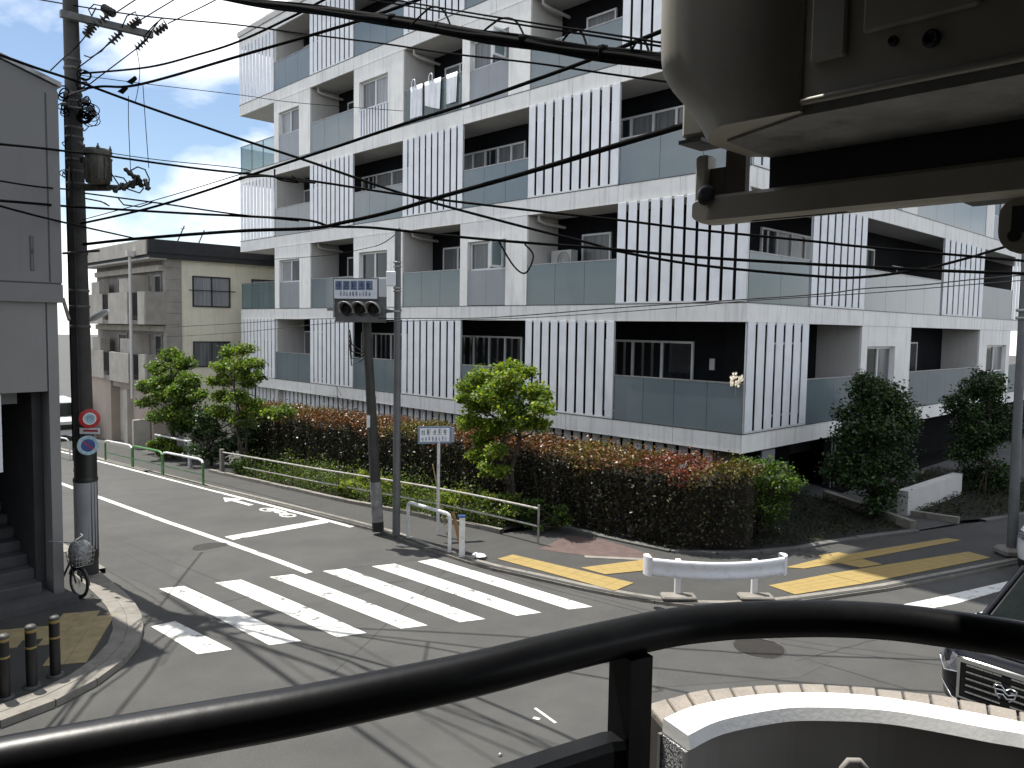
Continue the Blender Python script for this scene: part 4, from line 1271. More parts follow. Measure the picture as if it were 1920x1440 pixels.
# insulators strung on the high wires
def insulator(p, q, n=4, r=.075):
    p, q = Vector(p), Vector(q); d = q - p
    rot = d.to_track_quat('Z', 'Y').to_matrix()
    L_ = d.length; pr = [(.012, 0)]
    for k in range(n):
        z = L_ * (k + .5) / n
        pr += [(.02, z - L_ / n * .3), (r, z), (.025, z + L_ / n * .25)]
    pr += [(.012, L_)]
    P_.part('insulator', MB().lathe(pr, 12, p, rot), M['porcelain'])
for (a_, b_, Ya, Yb) in (((193, 14), (214, 26), 13.9, 13.8), ((203, 28), (176, 48), 13.8, 13.7), ((176, 48), (160, 68), 13.7, 13.6), ((262, 36), (242, 50), 14.0, 14.1), ((228, 60), (207, 80), 14.1, 14.0), ((312, 46), (290, 62), 14.3, 14.4), ((276, 72), (255, 92), 14.35, 14.3), ((168, 45), (162, 64), 13.6, 13.6)):
    insulator(at(*a_, Ya), at(*b_, Yb))
# cable coils and bracket clutter
def coil(cx_, cy_, r_, Y, n=3, thick=.012):
    mb = MB()
    for k in range(n):
        c_ = at(cx_ + random.uniform(-4, 4), cy_ + random.uniform(-6, 6), Y)
        rr = r_ * random.uniform(.75, 1.1)
        tilt = Matrix.Rotation(random.uniform(-.6, .6), 3, 'Z') @ Matrix.Rotation(random.uniform(1.2, 1.8), 3, 'X')
        mb.tube([c_ + tilt @ Vector((rr * math.cos(i * math.pi / 10), rr * .8 * math.sin(i * math.pi / 10), 0)) for i in range(20)], thick, 5, closed=True)
    P_.part('cable_coil', mb, M['cable'])
coil(164, 212, .14, 13.5, 4); coil(158, 140, .10, 13.5, 2); coil(160, 226, .10, 13.45, 3, .016); coil(121, 175, .11, 13.5, 3); coil(168, 204, .13, 13.4, 4, .008); coil(172, 222, .11, 13.35, 3, .007); coil(160, 190, .09, 13.4, 3, .01); coil(120, 205, .09, 13.45, 3, .009); coil(155, 158, .1, 13.4, 2, .01); coil(124, 330, .08, 13.45, 2, .008)
for (a_, b_, r_) in (((128, 178), (160, 168), .02), ((122, 200), (170, 205), .022), ((140, 348), (225, 352), .045), ((226, 352), (262, 345), .02), ((150, 268), (165, 286), .03), ((118, 475), (186, 470), .022), ((118, 560), (130, 600), .03), ((130, 305), (128, 370), .014), ((125, 330), (118, 322), .012)):
    P_.part('bracket', MB().tube([at(*a_, PY - .1), at(*b_, PY - .25)], r_, 8), M['steel_dark'])
P_.part('bracket', MB().tube([at(160, 352, PY - .05), at(205, 352, PY - .25)], .055, 8), M['trafo'])
P_.part('riser_cable', MB().tube([pp(z) + Vector((-(.165 - .06 * z / ptop.z), -.06, 0)) for z in zs[2:9]], .018, 6), M['cable'])
P_.part('riser_cable', MB().tube([pp(z) + Vector((.02, -(.18 - .06 * z / ptop.z), 0)) for z in zs[1:9]], .014, 6), M['cable2'])
# cutout fuse group right of the transformer
for (x, y) in ((222, 352), (238, 348), (244, 325), (252, 342), (262, 340), (275, 346)):
    p = at(x, y, 13.3)
    P_.part('fuse_cutout', MB().lathe([(.02, -.11), (.05, -.08), (.03, -.04), (.05, 0), (.03, .05), (.04, .09), (.015, .12)], 10, p, Matrix.Rotation(random.uniform(-.7, .7), 3, 'X') @ Matrix.Rotation(random.uniform(-.7, .7), 3, 'Y')), M['porcelain'])
for pts in (((200, 312), (212, 330), (224, 348)), ((215, 330), (232, 334), (240, 345)), ((245, 320), (258, 313), (272, 318), (280, 335), (279, 345)), ((250, 340), (262, 336), (258, 348)), ((160, 372), (190, 378), (205, 386), (196, 380)), ((222, 372), (232, 384), (262, 388), (285, 380)), ((228, 350), (244, 356), (262, 362), (270, 352))):
    P_.part('jumper_wire', MB().tube([at(x, y, 13.3) for x, y in pts], .012, 5), M['cable'])
for pts in (((172, 30), (166, 18), (176, 8), (196, 12), (208, 22)), ((228, 52), (238, 30), (254, 22), (258, 36)), ((272, 66), (288, 48), (304, 34), (312, 46)), ((206, 78), (190, 96), (170, 108), (158, 104)), ((276, 74), (284, 58), (296, 42)), ((168, 46), (172, 30), (180, 14))):
    P_.part('jumper_wire', MB().tube([at(x, y, 13.9) for x, y in pts], .011, 5), M['cable'])
for pts in (((150, 190), (172, 198), (180, 212), (168, 228), (152, 232)), ((148, 205), (168, 214), (176, 206), (160, 196)), ((126, 180), (114, 196), (120, 214), (130, 206)), ((150, 225), (166, 238), (158, 246)), ((130, 308), (122, 318), (126, 336)), ((128, 262), (116, 268), (122, 276))):
    P_.part('jumper_wire', MB().tube([at(x, y, 13.38) for x, y in pts], .010, 5), M['cable'])
for (x, y, l) in ((168, 205, .10), (176, 214, .07), (160, 190, .09), (121, 196, .08), (158, 300, .12), (206, 300, .06), (166, 318, .08)):
    c_ = at(x, y, 13.35); P_.part('splice_box', MB().bbox(c_.x - l * .5, c_.x + l * .5, c_.y - .04, c_.y + .04, c_.z - l * .35, c_.z + l * .35, .006), M['black_plastic'])
# transformer
tc_ = at(184, 345, 13.25)
Tr = T('pole_transformer', 'weathered drum transformer mounted on the utility pole bracket', 'transformer', (tc_.x, tc_.y, tc_.z))
k = 58 / 1476 * 13.25
Tr.part('tank', MB().lathe([(.15, 0), (.185, .02), (.19, k * .55), (.19, k), (.15, k + .01)], 24, tc_), M['trafo'])
Tr.part('lid', MB().lathe([(.215, k - .06), (.22, k), (.2, k + .04), (.06, k + .055), (0, k + .055)], 24, tc_), M['trafo'])
for a_ in range(0, 360, 30):
    Tr.part('cooling_fin', MB().loft([[tc_ + Matrix.Rotation(R(a_), 3, 'Z') @ Vector(v) + Vector((0, 0, z)) for v in ((.185, -.008, 0), (.212, -.008, 0), (.212, .008, 0), (.185, .008, 0))] for z in (.06, k - .1)], smooth=False), M['trafo'])
for a_ in (20, 110, 200, 300):
    c_ = tc_ + Matrix.Rotation(R(a_), 3, 'Z') @ Vector((.19, 0, k - .02))
    Tr.part('bushing', MB().lathe([(.02, 0), (.035, .03), (.02, .05), (.03, .07), (.012, .1), (.01, .13)], 10, c_), M['porcelain'])
# street lamp arm on the pole (white tube at right)
lp0, lp1 = at(170, 600, PY - .1), at(203, 582, PY - .5)
Lm = T('street_light', 'small white tube street light fixed to the utility pole', 'street light', tuple(lp0))
Lm.part('arm', MB().tube([at(158, 606, PY), lp0], .02, 6), M['steel'])
Lm.part('lamp_cover', MB().tube([lp0, lp0.lerp(lp1, .2), lp0.lerp(lp1, .8), lp1], [.02, .05, .05, .02], 12), M['sign_white'])
# signs on the pole
def disc(name, x, y, r_, Y, face='speed'):
    c_ = at(x, y, Y)
    nrm = (Vector((0, 0, CAM_H)) - c_); nrm.z = 0; nrm = (Matrix.Rotation(R(8), 3, 'Z') @ nrm).normalized()
    rot = nrm.to_track_quat('Z', 'Y').to_matrix()
    t_ = T('road_sign', 'round red-rimmed white road sign, upper of two on the utility pole' if face == 'speed' else 'round red and blue no-parking sign, lower of two on the utility pole', 'road sign', tuple(c_), FI)
    t_.part('plate', MB().lathe([(r_ - .01, -.012), (r_, -.008), (r_, .004), (r_ - .004, .006), (0, .006)], 36, c_, rot), M['sign_red'])
    if face == 'speed':
        t_.part('white_ring', MB().lathe([(r_ * .62, .007), (0, .0075)], 36, c_, rot), M['sign_white'])
        t_.part('centre', MB().lathe([(r_ * .52, .0085), (0, .009)], 36, c_, rot), M['sign_pale'])
        g_ = MB()
        for (u, v, w, h) in ((-.17, 0, .045, .5), (-.06, .1, .04, .34), (0, -.18, .2, .05), (.08, .02, .045, .46), (.2, .05, .05, .36), (.02, .24, .22, .05)):
            q = [Vector((u - w / 2, v - h / 2, 0)), Vector((u + w / 2, v - h / 2, 0)), Vector((u + w / 2, v + h / 2, 0)), Vector((u - w / 2, v + h / 2, 0))]
            g_.add([c_ + rot @ (p * r_ * 1.25 + Vector((0, 0, .0105))) for p in q], [(0, 1, 2, 3)])
        t_.part('symbol', g_, M['sign_bluegrey'])
    else:
        t_.part('centre', MB().lathe([(r_ * .66, .008), (0, .0085)], 36, c_, rot), M['sign_blue'])
        b_ = MB(); b_.add([c_ + rot @ (Matrix.Rotation(R(45), 3, 'Z') @ Vector(v) * r_ + Vector((0, 0, .0095))) for v in ((-.07, -.66, 0), (.07, -.66, 0), (.07, .66, 0), (-.07, .66, 0))], [(0, 1, 2, 3)])
        t_.part('bar', b_, M['sign_red'])
        t_.part('rim', MB().lathe([(r_ * .97, .0065), (r_ * 1.0, .0075), (r_ * 1.02, .0)], 36, c_, rot), M['sign_pale'])
    t_.part('clamp', MB().tube([c_ - nrm * .01, c_ - nrm * .16], .03, 8), M['steel_dark'])
disc('a', 168, 785, .165, 13.3); disc('b', 165, 835, .165, 13.28, 'np')
pc = at(168, 808, 13.3); 
t_ = T('sign_plate', 'narrow white and red supplementary plate between the two round signs', 'sign plate', tuple(pc))
t_.part('plate', MB().box(pc.x - .165, pc.x + .165, pc.y - .01, pc.y + .01, pc.z - .05, pc.z + .05), M['sign_white'])
t_.part('stripe', MB().box(pc.x - .1, pc.x + .15, pc.y - .014, pc.y - .0105, pc.z - .012, pc.z + .02), M['sign_red'])

# ================================================================== BICYCLE
bw = Vector(gp(149, 1121, .08)); bzz = zg(bw.y) + .08
wr = .25
bd = Vector((-.28, 1, 0)).normalized(); fx = FB
def bk(u, z, s=0.0):
    return (bw.x + bd.x * u + (bd.y) * s, bw.y + bd.y * u - bd.x * s, bzz + z)
K = T('bicycle', 'black shopping bicycle leaning behind the grey corner with a bagged front basket', 'bicycle', (bw.x, bw.y, bzz), FB)
for u in (0, 1.0):
    w_ = K.part('wheel', MB().tube([bk(u + (wr - .02) * math.cos(i * math.pi / 14), wr + (wr - .02) * math.sin(i * math.pi / 14)) for i in range(28)], .022, 7, closed=True), M['tyre'])
    K.part('rim', MB().tube([bk(u + (wr - .05) * math.cos(i * math.pi / 14), wr + (wr - .05) * math.sin(i * math.pi / 14)) for i in range(28)], .01, 5, closed=True), M['steel'], parent=w_)
    sp = MB()
    for i in range(14):
        a_ = i * 2 * math.pi / 14; sp.tube([bk(u, wr), bk(u + (wr - .05) * math.cos(a_), wr + (wr - .05) * math.sin(a_))], .002, 4)
    K.part('spokes', sp, M['steel'], parent=w_)
    K.part('mudguard', MB().tube([bk(u + (wr + .02) * math.cos(R(a_)), wr + (wr + .02) * math.sin(R(a_))) for a_ in range(20, 181, 20)], .02, 6), M['steel_dark'])
K.part('frame', MB().tube([bk(.18, .62), bk(.42, .28), bk(.62, .27), bk(.72, .6)], .018, 8).tube([bk(.62, .27), bk(1.0, wr)], .012, 6).tube([bk(.72, .55), bk(1.0, wr)], .01, 6).tube([bk(0, wr, .05), bk(.14, .55, .05), bk(.2, .8)], .014, 6).tube([bk(0, wr, -.05), bk(.14, .55, -.05), bk(.2, .8)], .014, 6), M['carblack'])
K.part('handlebar', MB().tube([bk(.36, .92, -.26), bk(.24, .92, -.22), bk(.18, .86, 0), bk(.24, .92, .22), bk(.36, .92, .26)], .012, 7), M['steel'])
K.part('saddle', MB().loft([[bk(.62, .72, s) for s in (-.02, .02)] + [bk(.62, .69, s) for s in (.02, -.02)], [bk(.75, .73, s) for s in (-.06, .06)] + [bk(.75, .68, s) for s in (.06, -.06)], [bk(.86, .74, s) for s in (-.09, .09)] + [bk(.86, .68, s) for s in (.09, -.09)]]), M['black_plastic'])
K.part('pedals', MB().tube([bk(.62, .27, -.14), bk(.62, .27, .14)], .012, 6).box(*(sorted((bk(.57, .15)[0], bk(.67, .15)[0]))), *(sorted((bk(.57, .15)[1], bk(.67, .15)[1]))), bzz + .13, bzz + .15), M['steel_dark'])
bsk = MB()
for zz, e in ((.55, .11), (.62, .12), (.69, .13), (.76, .14)):
    bsk.tube([bk(-.05 - e, zz, -e - .02), bk(-.05 + e, zz, -e - .02), bk(-.05 + e, zz, e + .02), bk(-.05 - e, zz, e + .02)], .005, 5, closed=True)
for i in range(7):
    s = -.13 + i * .26 / 6
    bsk.tube([bk(-.16, .55, s), bk(-.19, .76, s * 1.15)], .004, 4); bsk.tube([bk(.06, .55, s), bk(.09, .76, s * 1.15)], .004, 4)
K.part('front_basket', bsk, M['steel'])
bg_ = MB()
rings = []
for i, (zz, e) in enumerate(((.53, .05), (.57, .12), (.68, .155), (.8, .16), (.9, .12), (.94, .04))):
    rings.append([bk(-.05 + e * math.cos(a_) * random.uniform(.85, 1.1), zz + random.uniform(-.012, .012), e * 1.1 * math.sin(a_) * random.uniform(.85, 1.1)) for a_ in [2 * math.pi * j / 14 for j in range(14)]])
bg_.loft(rings)
single('plastic_bag', bg_, M['bag'], 'crumpled clear plastic bag covering the bicycle basket', 'bag', frame=FB)
for k_, (u, zz, s) in enumerate(()):
    mb = MB(); mb.loft([[bk(u + e * math.cos(a_), zz + q, s + e * .7 * math.sin(a_)) for a_ in [2 * math.pi * j / 12 for j in range(12)]] for q, e in ((-.1, .04), (0, .12), (.1, .13), (.18, .05))])
    single('child_helmet', mb, M['bag'], 'pale crumpled cover hanging on the bicycle behind the basket', 'cover', frame=FB)

# ================================================================== STREET FURNITURE ON THE RIGHT PAVEMENT
def wp(x, y, z, Y=None): return on_z(x, y, z)
# dark leaning pole
b1 = on_z(709, 995, 0); t1 = at(687, 598, b1.y)
Pd = T('leaning_pole', 'dark leaning pole with a worn pale base standing in front of the traffic light', 'pole', tuple(b1))
Pd.part('shaft', MB().tube([b1.lerp(t1, i / 8) for i in range(9)], [.118 - .026 * i / 8 for i in range(9)], 18), M['pole_dark'])
e1 = b1.lerp(t1, .235)
Pd.part('pale_base', MB().tube([b1.lerp(t1, .012), b1.lerp(t1, .12), e1], [.123, .121, .1165], 18), M['polebase'])
Pd.part('base_band', MB().tube([b1, b1.lerp(t1, .045)], [.126, .125], 18), M['black_plastic'])
Pd.part('cap', MB().tube([t1, t1 + Vector((0, 0, .06)), t1 + Vector((0, 0, .12))], [.12, .09, .02], 14), M['conc_side'])
Pd.part('notice_strip', MB().box(b1.lerp(t1, .53).x - .09, b1.lerp(t1, .53).x - .02, b1.y - .125, b1.y - .108, 2.25, 2.5), M['sign_white'])
mb = MB()
for k in range(4):
    z = 4.05 - .1 * k; x0 = t1.x
    mb.tube([(x0 - .35, b1.y - .02, z + .25), (x0 - .3, b1.y - .04, z - .05 - .05 * k), (x0 - .1, b1.y - .06, z - .18 + .03 * k), (x0 - .02, b1.y, z)], .014, 5)
Pd.part('loose_cable', mb, M['cable2'])
Pd.part('clamp', MB().box(t1.x + .1, t1.x + .2, b1.y - .05, b1.y + .05, 2.35, 2.9), M['steel_dark'])
# grey signal pole
b2 = on_z(743, 1003, 0); t2 = at(746, 432, b2.y)
Ps = T('signal_pole', 'tall slim grey steel pole carrying the traffic light arm', 'signal pole', tuple(b2))
Ps.part('shaft', MB().tube([b2, b2.lerp(t2, .5), t2], [.082, .075, .062], 18), M['pole_grey'])
Ps.part('top_cap', MB().lathe([(.066, 0), (.066, .03), (.03, .06), (0, .065)], 16, t2), M['pole_grey'])
bx = at(735, 522, b2.y)
Ps.part('junction_box', MB().bbox(bx.x - .11, bx.x + .09, b2.y - .09, b2.y + .09, bx.z - .16, bx.z + .14, .01), M['sign_white'])
for y in (492, 500, 546, 540, 584):
    c_ = at(745, y, b2.y); Ps.part('clamp_band', MB().lathe([(.07, -.02), (.085, -.015), (.085, .015), (.07, .02)], 16, c_), M['steel'])
arm = at(745, 582, b2.y)
Ps.part('signal_arm', MB().tube([arm + Vector((.08, 0, 0)), at(700, 582, b2.y + .12)], .03, 8).tube([arm + Vector((-.05, 0, -.03)), at(712, 586, b2.y + .1)], .016, 6), M['pole_grey'])
# traffic light
sY = b2.y + .12
s0, s1 = at(627, 575, sY), at(722, 580, sY)
ax = (s1 - s0); ax.z = 0; ax.normalize()
ax = (Matrix.Rotation(R(-14), 3, 'Z') @ ax)
nrm = Vector((ax.y, -ax.x, 0))
cs = at(676, 578, sY)
TL = T('traffic_light', 'horizontal three-lens traffic light with hoods below a blue and white name plate', 'traffic light', tuple(cs))
def sl(u, v, w): return cs + ax * u + Vector((0, 0, 1)) * w + nrm * v
def sbox(mb, u0, u1, v0, v1, w0, w1):
    mb.loft([[sl(u0, v0, w0), sl(u1, v0, w0), sl(u1, v1, w0), sl(u0, v1, w0)], [sl(u0, v0, w1), sl(u1, v0, w1), sl(u1, v1, w1), sl(u0, v1, w1)]], smooth=False); return mb
TL.part('housing', sbox(MB(), -.56, .54, -.1, .02, -.29, .24), M['pole_grey'])
TL.part('side_bracket', sbox(sbox(MB(), -.60, -.565, -.08, .05, -.2, .22), -.75, -.6, -.03, .03, -.06, .0), M['steel'])
rot = nrm.to_track_quat('Z', 'Y').to_matrix()
for i, u in enumerate((-.27, .03, .33)):
    c_ = sl(u, .02, -.02)
    lens = TL.part('lens', MB().lathe([(.14, .0), (.135, .012), (.09, .03), (0, .038)], 24, c_, rot), M['lens'])
    hd = MB(); n_ = 18
    for rr, off in ((.155, 0), (.142, 0)):
        pass
    vv = []
    for k in range(n_ + 1):
        a_ = R(-28 + 236 * k / n_)
        ln = .12 + .16 * max(0, math.sin(a_))
        vv.append([sl(u + .158 * math.cos(a_), .0, -.02 + .158 * math.sin(a_)), sl(u + .162 * math.cos(a_), .02 + ln, -.03 + .162 * math.sin(a_)), sl(u + .15 * math.cos(a_), .02 + ln, -.03 + .15 * math.sin(a_)), sl(u + .147 * math.cos(a_), .0, -.02 + .147 * math.sin(a_))])
    hd.loft(vv, smooth=True, cap=True)
    TL.part('hood', hd, M['steel'])
    TL.part('lens_bezel', MB().lathe([(.146, -.002), (.15, .012), (.14, .016)], 24, c_, rot), M['black_plastic'])


def glyph(mb, P, u0, u1, w0, w1, seed):     # dense character strokes, unreadable at this size as in the photo
    r_ = random.Random(seed)
    W_, H_ = u1 - u0, w1 - w0
    for k in range(r_.randint(3, 4)):
        y = w0 + H_ * (.1 + .8 * k / 3); a_ = u0 + W_ * r_.uniform(0, .25); b_ = u1 - W_ * r_.uniform(0, .25); th = H_ * .075
        mb.add([P(a_, y - th / 2), P(b_, y - th / 2), P(b_, y + th / 2), P(a_, y + th / 2)], [(0, 1, 2, 3)])
    for k in range(r_.randint(2, 4)):
        x = u0 + W_ * (.15 + .7 * r_.random()); a_ = w0 + H_ * r_.uniform(0, .4); b_ = w1 - H_ * r_.uniform(0, .3); th = W_ * .1
        mb.add([P(x - th / 2, a_), P(x + th / 2, a_), P(x + th / 2, b_), P(x - th / 2, b_)], [(0, 1, 2, 3)])
    return mb


# name plate above the signal
z_lo, z_hi = at(668, 560, sY).z - cs.z, at(668, 523, sY).z - cs.z
NP = T('name_plate', 'blue and white intersection name plate mounted above the traffic light', 'street sign', tuple(sl(-.1, .05, z_lo)))
uL, uR = -.58, .40
NP.part('plate', sbox(MB(), uL, uR, .02, .05, z_lo, z_hi), M['sign_white'])
fr = sbox(MB(), uL - .012, uR + .012, .012, .058, z_hi, z_hi + .015); sbox(fr, uL - .012, uR + .012, .012, .058, z_lo - .015, z_lo); sbox(fr, uR, uR + .015, .012, .058, z_lo, z_hi); sbox(fr, uL - .015, uL, .012, .058, z_lo, z_hi)
NP.part('plate_frame', fr, M['pole_grey'])
zm = z_lo + (z_hi - z_lo) * .42
for i in range(5):
    a_ = uL + .03 + i * .172; b_ = a_ + .155
    NP.part('character_panel', sbox(MB(), a_, b_, .0505, .052, zm + .005, z_hi - .04), M['sign_bluegrey'])
    NP.part('character', glyph(MB(), lambda u, w: sl(u, .0535, w), a_ + .012, b_ - .012, zm + .02, z_hi - .055, 11 + i), M['sign_ink'])
    NP.part('character_edge', sbox(MB(), b_ + .002, b_ + .012, .0505, .0525, zm + .005, z_hi - .04), M['sign_white'])
for i in range(10):
    a_ = uL + .13 + i * .07 + (.02 if i > 5 else 0); b_ = a_ + .055
    NP.part('small_character', glyph(MB(), lambda u, w: sl(u, .0535, w), a_, b_, z_lo + .05, zm - .02, 40 + i), M['sign_blue'])
for u in (-.4, .25):
    NP.part('hanger', sbox(MB(), u - .02, u + .02, -.02, .02, .2, z_lo + .1), M['steel'])

# street-name sign on a white post
b3 = on_z(821, 1000, 0.05)
SN = T('street_name_sign', 'blue-framed street name sign on a thin white post in front of the hedge', 'street sign', tuple(b3))
zt_ = at(821, 800, b3.y).z; zb_ = at(821, 830, b3.y).z
SN.part('post', MB().tube([b3, (b3.x, b3.y, zt_ - .05)], .032, 12), M['white_steel'])
for u_ in ('f',):
    x0, x1 = at(787, 815, b3.y - .06).x, at(843, 815, b3.y - .06).x
    sk = .12
    def sp_(u, w, v=0): # plate skewed to face slightly left
        t = (u - x0) / (x1 - x0); return Vector((u, b3.y - .05 - v + (t - .5) * .16, w))
    def spb(mb, u0, u1, w0, w1, v0, v1):
        mb.loft([[sp_(u0, w0, v0), sp_(u1, w0, v0), sp_(u1, w0, v1), sp_(u0, w0, v1)], [sp_(u0, w1, v0), sp_(u1, w1, v0), sp_(u1, w1, v1), sp_(u0, w1, v1)]], smooth=False); return mb
    zT, zB = at(815, 799, b3.y).z, at(815, 831, b3.y).z
    SN.part('plate', spb(MB(), x0 - .03, x1 + .03, zB, zT, -.02, .0), M['sign_bluegrey'])
    SN.part('plate_face', spb(MB(), x0 + .01, x1 - .01, zB + .04, zT - .035, .001, .004), M['sign_white'])
    zm_ = zB + .04 + (zT - zB - .075) * .45
    for i in range(5):
        a_ = x0 + .035 + i * (x1 - x0 - .06) / 5; b_ = a_ + (x1 - x0 - .06) / 5 * .8
        SN.part('character', glyph(MB(), lambda u, w: sp_(u, w, .0055), a_, b_, zm_ + .01, zT - .05, 70 + i), M['sign_ink'])
    for i in range(8):
        a_ = x0 + .04 + i * (x1 - x0 - .08) / 8; b_ = a_ + (x1 - x0 - .08) / 8 * .75
        SN.part('small_character', glyph(MB(), lambda u, w: sp_(u, w, .0055), a_, b_, zB + .05, zm_ - .015, 90 + i), M['sign_blue'])
    SN.part('box_side', spb(MB(), x1 + .03, x1 + .09, zB + .02, zT - .03, -.05, -.005), M['panel_grey'])

# white hoop barrier, white stub post
p0, p1 = on_z(765, 1008, .05), on_z(843, 1035, .05)
hz = .74
hp = MB(); L_ = (p1 - p0)
pts = [p0, p0 + Vector((0, 0, hz - .1))] + [p0 + L_ * (.07 * (1 - math.cos(R(a_)))) + Vector((0, 0, hz - .1 + .1 * math.sin(R(a_)))) for a_ in (30, 60, 90)] + [p1 - L_ * (.07 * (1 - math.cos(R(a_)))) + Vector((0, 0, hz - .1 + .1 * math.sin(R(a_)))) for a_ in (90, 60, 30)] + [p1 + Vector((0, 0, hz - .1)), p1]
hp.tube(pts, .038, 12)
single('hoop_barrier', hp, M['white_steel'], 'white tubular hoop barrier at the kerb by the grey pole', 'barrier')
p2 = on_z(866, 1042, .05)
ST = T('marker_post', 'square white marker post at the kerb beside the hoop barrier', 'post', tuple(p2))
ST.part('post', MB().bbox(p2.x - .055, p2.x + .055, p2.y - .05, p2.y + .05, .03, .80, .006), M['white_steel'])
ST.part('cap', MB().box(p2.x - .075, p2.x + .06, p2.y - .055, p2.y + .055, .80, .83), M['sign_blue'])
wd = MB(); wd.loft([[Vector((p1.x + .02 + q, p1.y + .05, 0)) + Vector((0, 0, .82)) for q in (0, .06)] + [Vector((p1.x + .08 - q, p1.y + .1, .82)) for q in (0, .06)], [Vector((p1.x + .2 + q, p1.y - .05, .1)) for q in (0, .1)] + [Vector((p1.x + .3 - q, p1.y + .02, .1)) for q in (0, .1)]], smooth=False)
single('wooden_stake', wd, M['wood'], 'brown wooden board leaning between hoop barrier and marker post', 'board')
single('bamboo_cane', MB().tube([at(811, 870, b3.y - .02), at(817, 900, b3.y), at(826, 950, b3.y + .1), at(834, 985, b3.y + .25)], .014, 6), M['bamboo'], 'yellow bamboo cane leaning against the sign post', 'cane')
for k in range(3):
    q = on_z(893 + k * 5, 1043 + k * 1.5, .07); mb = MB(); mb.add([q + Vector((.09 * math.cos(j * 1.05), .06 * math.sin(j * 1.05), random.uniform(0, .07))) for j in range(6)] + [q + Vector((0, 0, .08))], [(j, (j + 1) % 6, 6) for j in range(6)])
    if k == 0: lt = mb
    else: lt.add(mb.v, mb.f)
single('crumpled_paper', lt, M['laundry'], 'crumpled white paper on the kerb beside the marker post', 'litter')

# planter pipe rail
def pr_z(b): return zg(b) + .10
pa0 = -4.72
R_ = T('pipe_railing', 'long rusty-white two-bar pipe railing along the planting strip before the hedge', 'railing', (-4.7, 9, zg(9)), FB)
pts_b = [1.9 + i * (16.0 - 1.9) / 28 for i in range(29)]
def ra(b): return -4.55 - .32 * min(1, max(0, (b - 2) / 8))
R_.part('top_bar', MB().tube([(ra(b), b, zg(b) + .78) for b in pts_b], .026, 8), M['rail_pipe'])
R_.part('lower_bar', MB().tube([(ra(b), b, zg(b) + .42) for b in pts_b[:26]], .022, 8), M['rail_pipe'])
for b in (1.9, 4.2, 6.6, 9.0, 11.4, 13.7):
    R_.part('post', MB().tube([(ra(b), b, zg(b) - .05), (ra(b), b, zg(b) + (.86 if b < 2 else .78))], .024 if b < 2 else .016, 8), M['steel' if b < 2 else 'steel_dark'])
R_.part('post', MB().bbox(ra(16) - .06, ra(16) + .06, 16.0, 16.14, zg(16) - .05, zg(16) + .88, .01), M['kerb'])

# green guard rails along the kerb
GRL = 'green and white kerb guard rails'
gpts = [gp(192, 866), gp(247, 879), gp(309, 893), gp(378, 914)]
for i, (lab, gr_) in enumerate((('faded green guard rail bay, farthest along the kerb', 1), ('bright green guard rail bay in the middle of the kerb run', 1), ('white-topped green guard rail bay nearest the hedge', 1))):
    p, q = gpts[i], gpts[i + 1]
    P0 = Vector((-6.25, p[1] + .0, 0)); Q0 = Vector((-6.25, q[1] + .08, 0))
    t_ = T('guard_rail', lab, 'guard rail', (P0.x, (P0.y + Q0.y) / 2, zg(P0.y)), FB, GRL)
    def lift(v, z): return (v.x, v.y, zg(v.y) + z)
    dq = (Q0 - P0)
    tp = [lift(P0, .75), lift(P0.lerp(Q0, .04), .8)] + [lift(P0.lerp(Q0, f), .82) for f in (.1, .3, .5, .7, .9)] + [lift(P0.lerp(Q0, .97), .79), lift(Q0, .7)]
    t_.part('top_bar', MB().tube(tp, .036, 10), M['white_steel' if i != 1 else 'green_steel'])
    for v in ((P0, Q0) if i == 2 else (P0, Q0)):
        t_.part('post', MB().tube([lift(v, 0), lift(v, .74)], .036, 10), M['green_steel'])
    t_.part('lower_bar', MB().tube([lift(P0, .36), lift(Q0, .36)], .02, 8), M['green_steel'])
# pale hoop left of the pole
hb = [gp(121, 850), gp(131, 862)]
single('hoop_barrier', MB().tube([(hb[0][0] - .6, hb[0][1] + .3, zg(hb[0][1])), (hb[0][0] - .6, hb[0][1] + .3, zg(hb[0][1]) + .8), (hb[1][0] - .1, hb[1][1], zg(hb[1][1]) + .84), (hb[1][0], hb[1][1], zg(hb[1][1]) + .7), (hb[1][0], hb[1][1], zg(hb[1][1]))], .035, 10), M['white_steel'], 'pale hoop barrier between the grey building and the utility pole', 'barrier', frame=FB)
# railing at the lane mouth by the beige house
q0, q1 = gp(292, 860), gp(356, 878)
single('hoop_barrier', MB().tube([(q0[0], q0[1], zg(q0[1])), (q0[0], q0[1], zg(q0[1]) + .95), (q1[0], q1[1], zg(q1[1]) + .95)], .035, 8).tube([(q1[0], q1[1], zg(q1[1])), (q1[0], q1[1], zg(q1[1]) + 1.0)], .07, 8), M['white_steel'], 'white pipe rail in front of the beige house garden', 'barrier', frame=FB)

# curved white guard board at the crossing corner
gl, gm, gr2 = on_z(1222, 1068, .62), on_z(1346, 1074, .58), on_z(1470, 1066, .62)
mid = (gl + gr2) / 2; chord = (gr2 - gl); nd = Vector((chord.y, -chord.x, 0)).normalized()
GB = T('guard_board', 'curved white corrugated guard board on two posts at the crossing corner', 'guard rail', (mid.x, mid.y, .06))
def arc(t, off=0): return gl.lerp(gr2, t) + nd * (.26 * (1 - (2 * t - 1) ** 2) + off)
cor = [(-.03, .80), (.0, .803), (.018, .795), (.022, .74), (.006, .70), (.0, .66), (.006, .62), (.022, .58), (.018, .53), (.0, .52)]
rings = []
for k in range(25):
    t = k / 24
    rings.append([Vector((arc(t, o).x, arc(t, o).y, z)) for o, z in cor] + [Vector((arc(t, o - .012).x, arc(t, o - .012).y, z)) for o, z in cor[::-1]])
mb = MB().loft(rings, smooth=True)
GB.part('beam', mb, M['guard_white'])
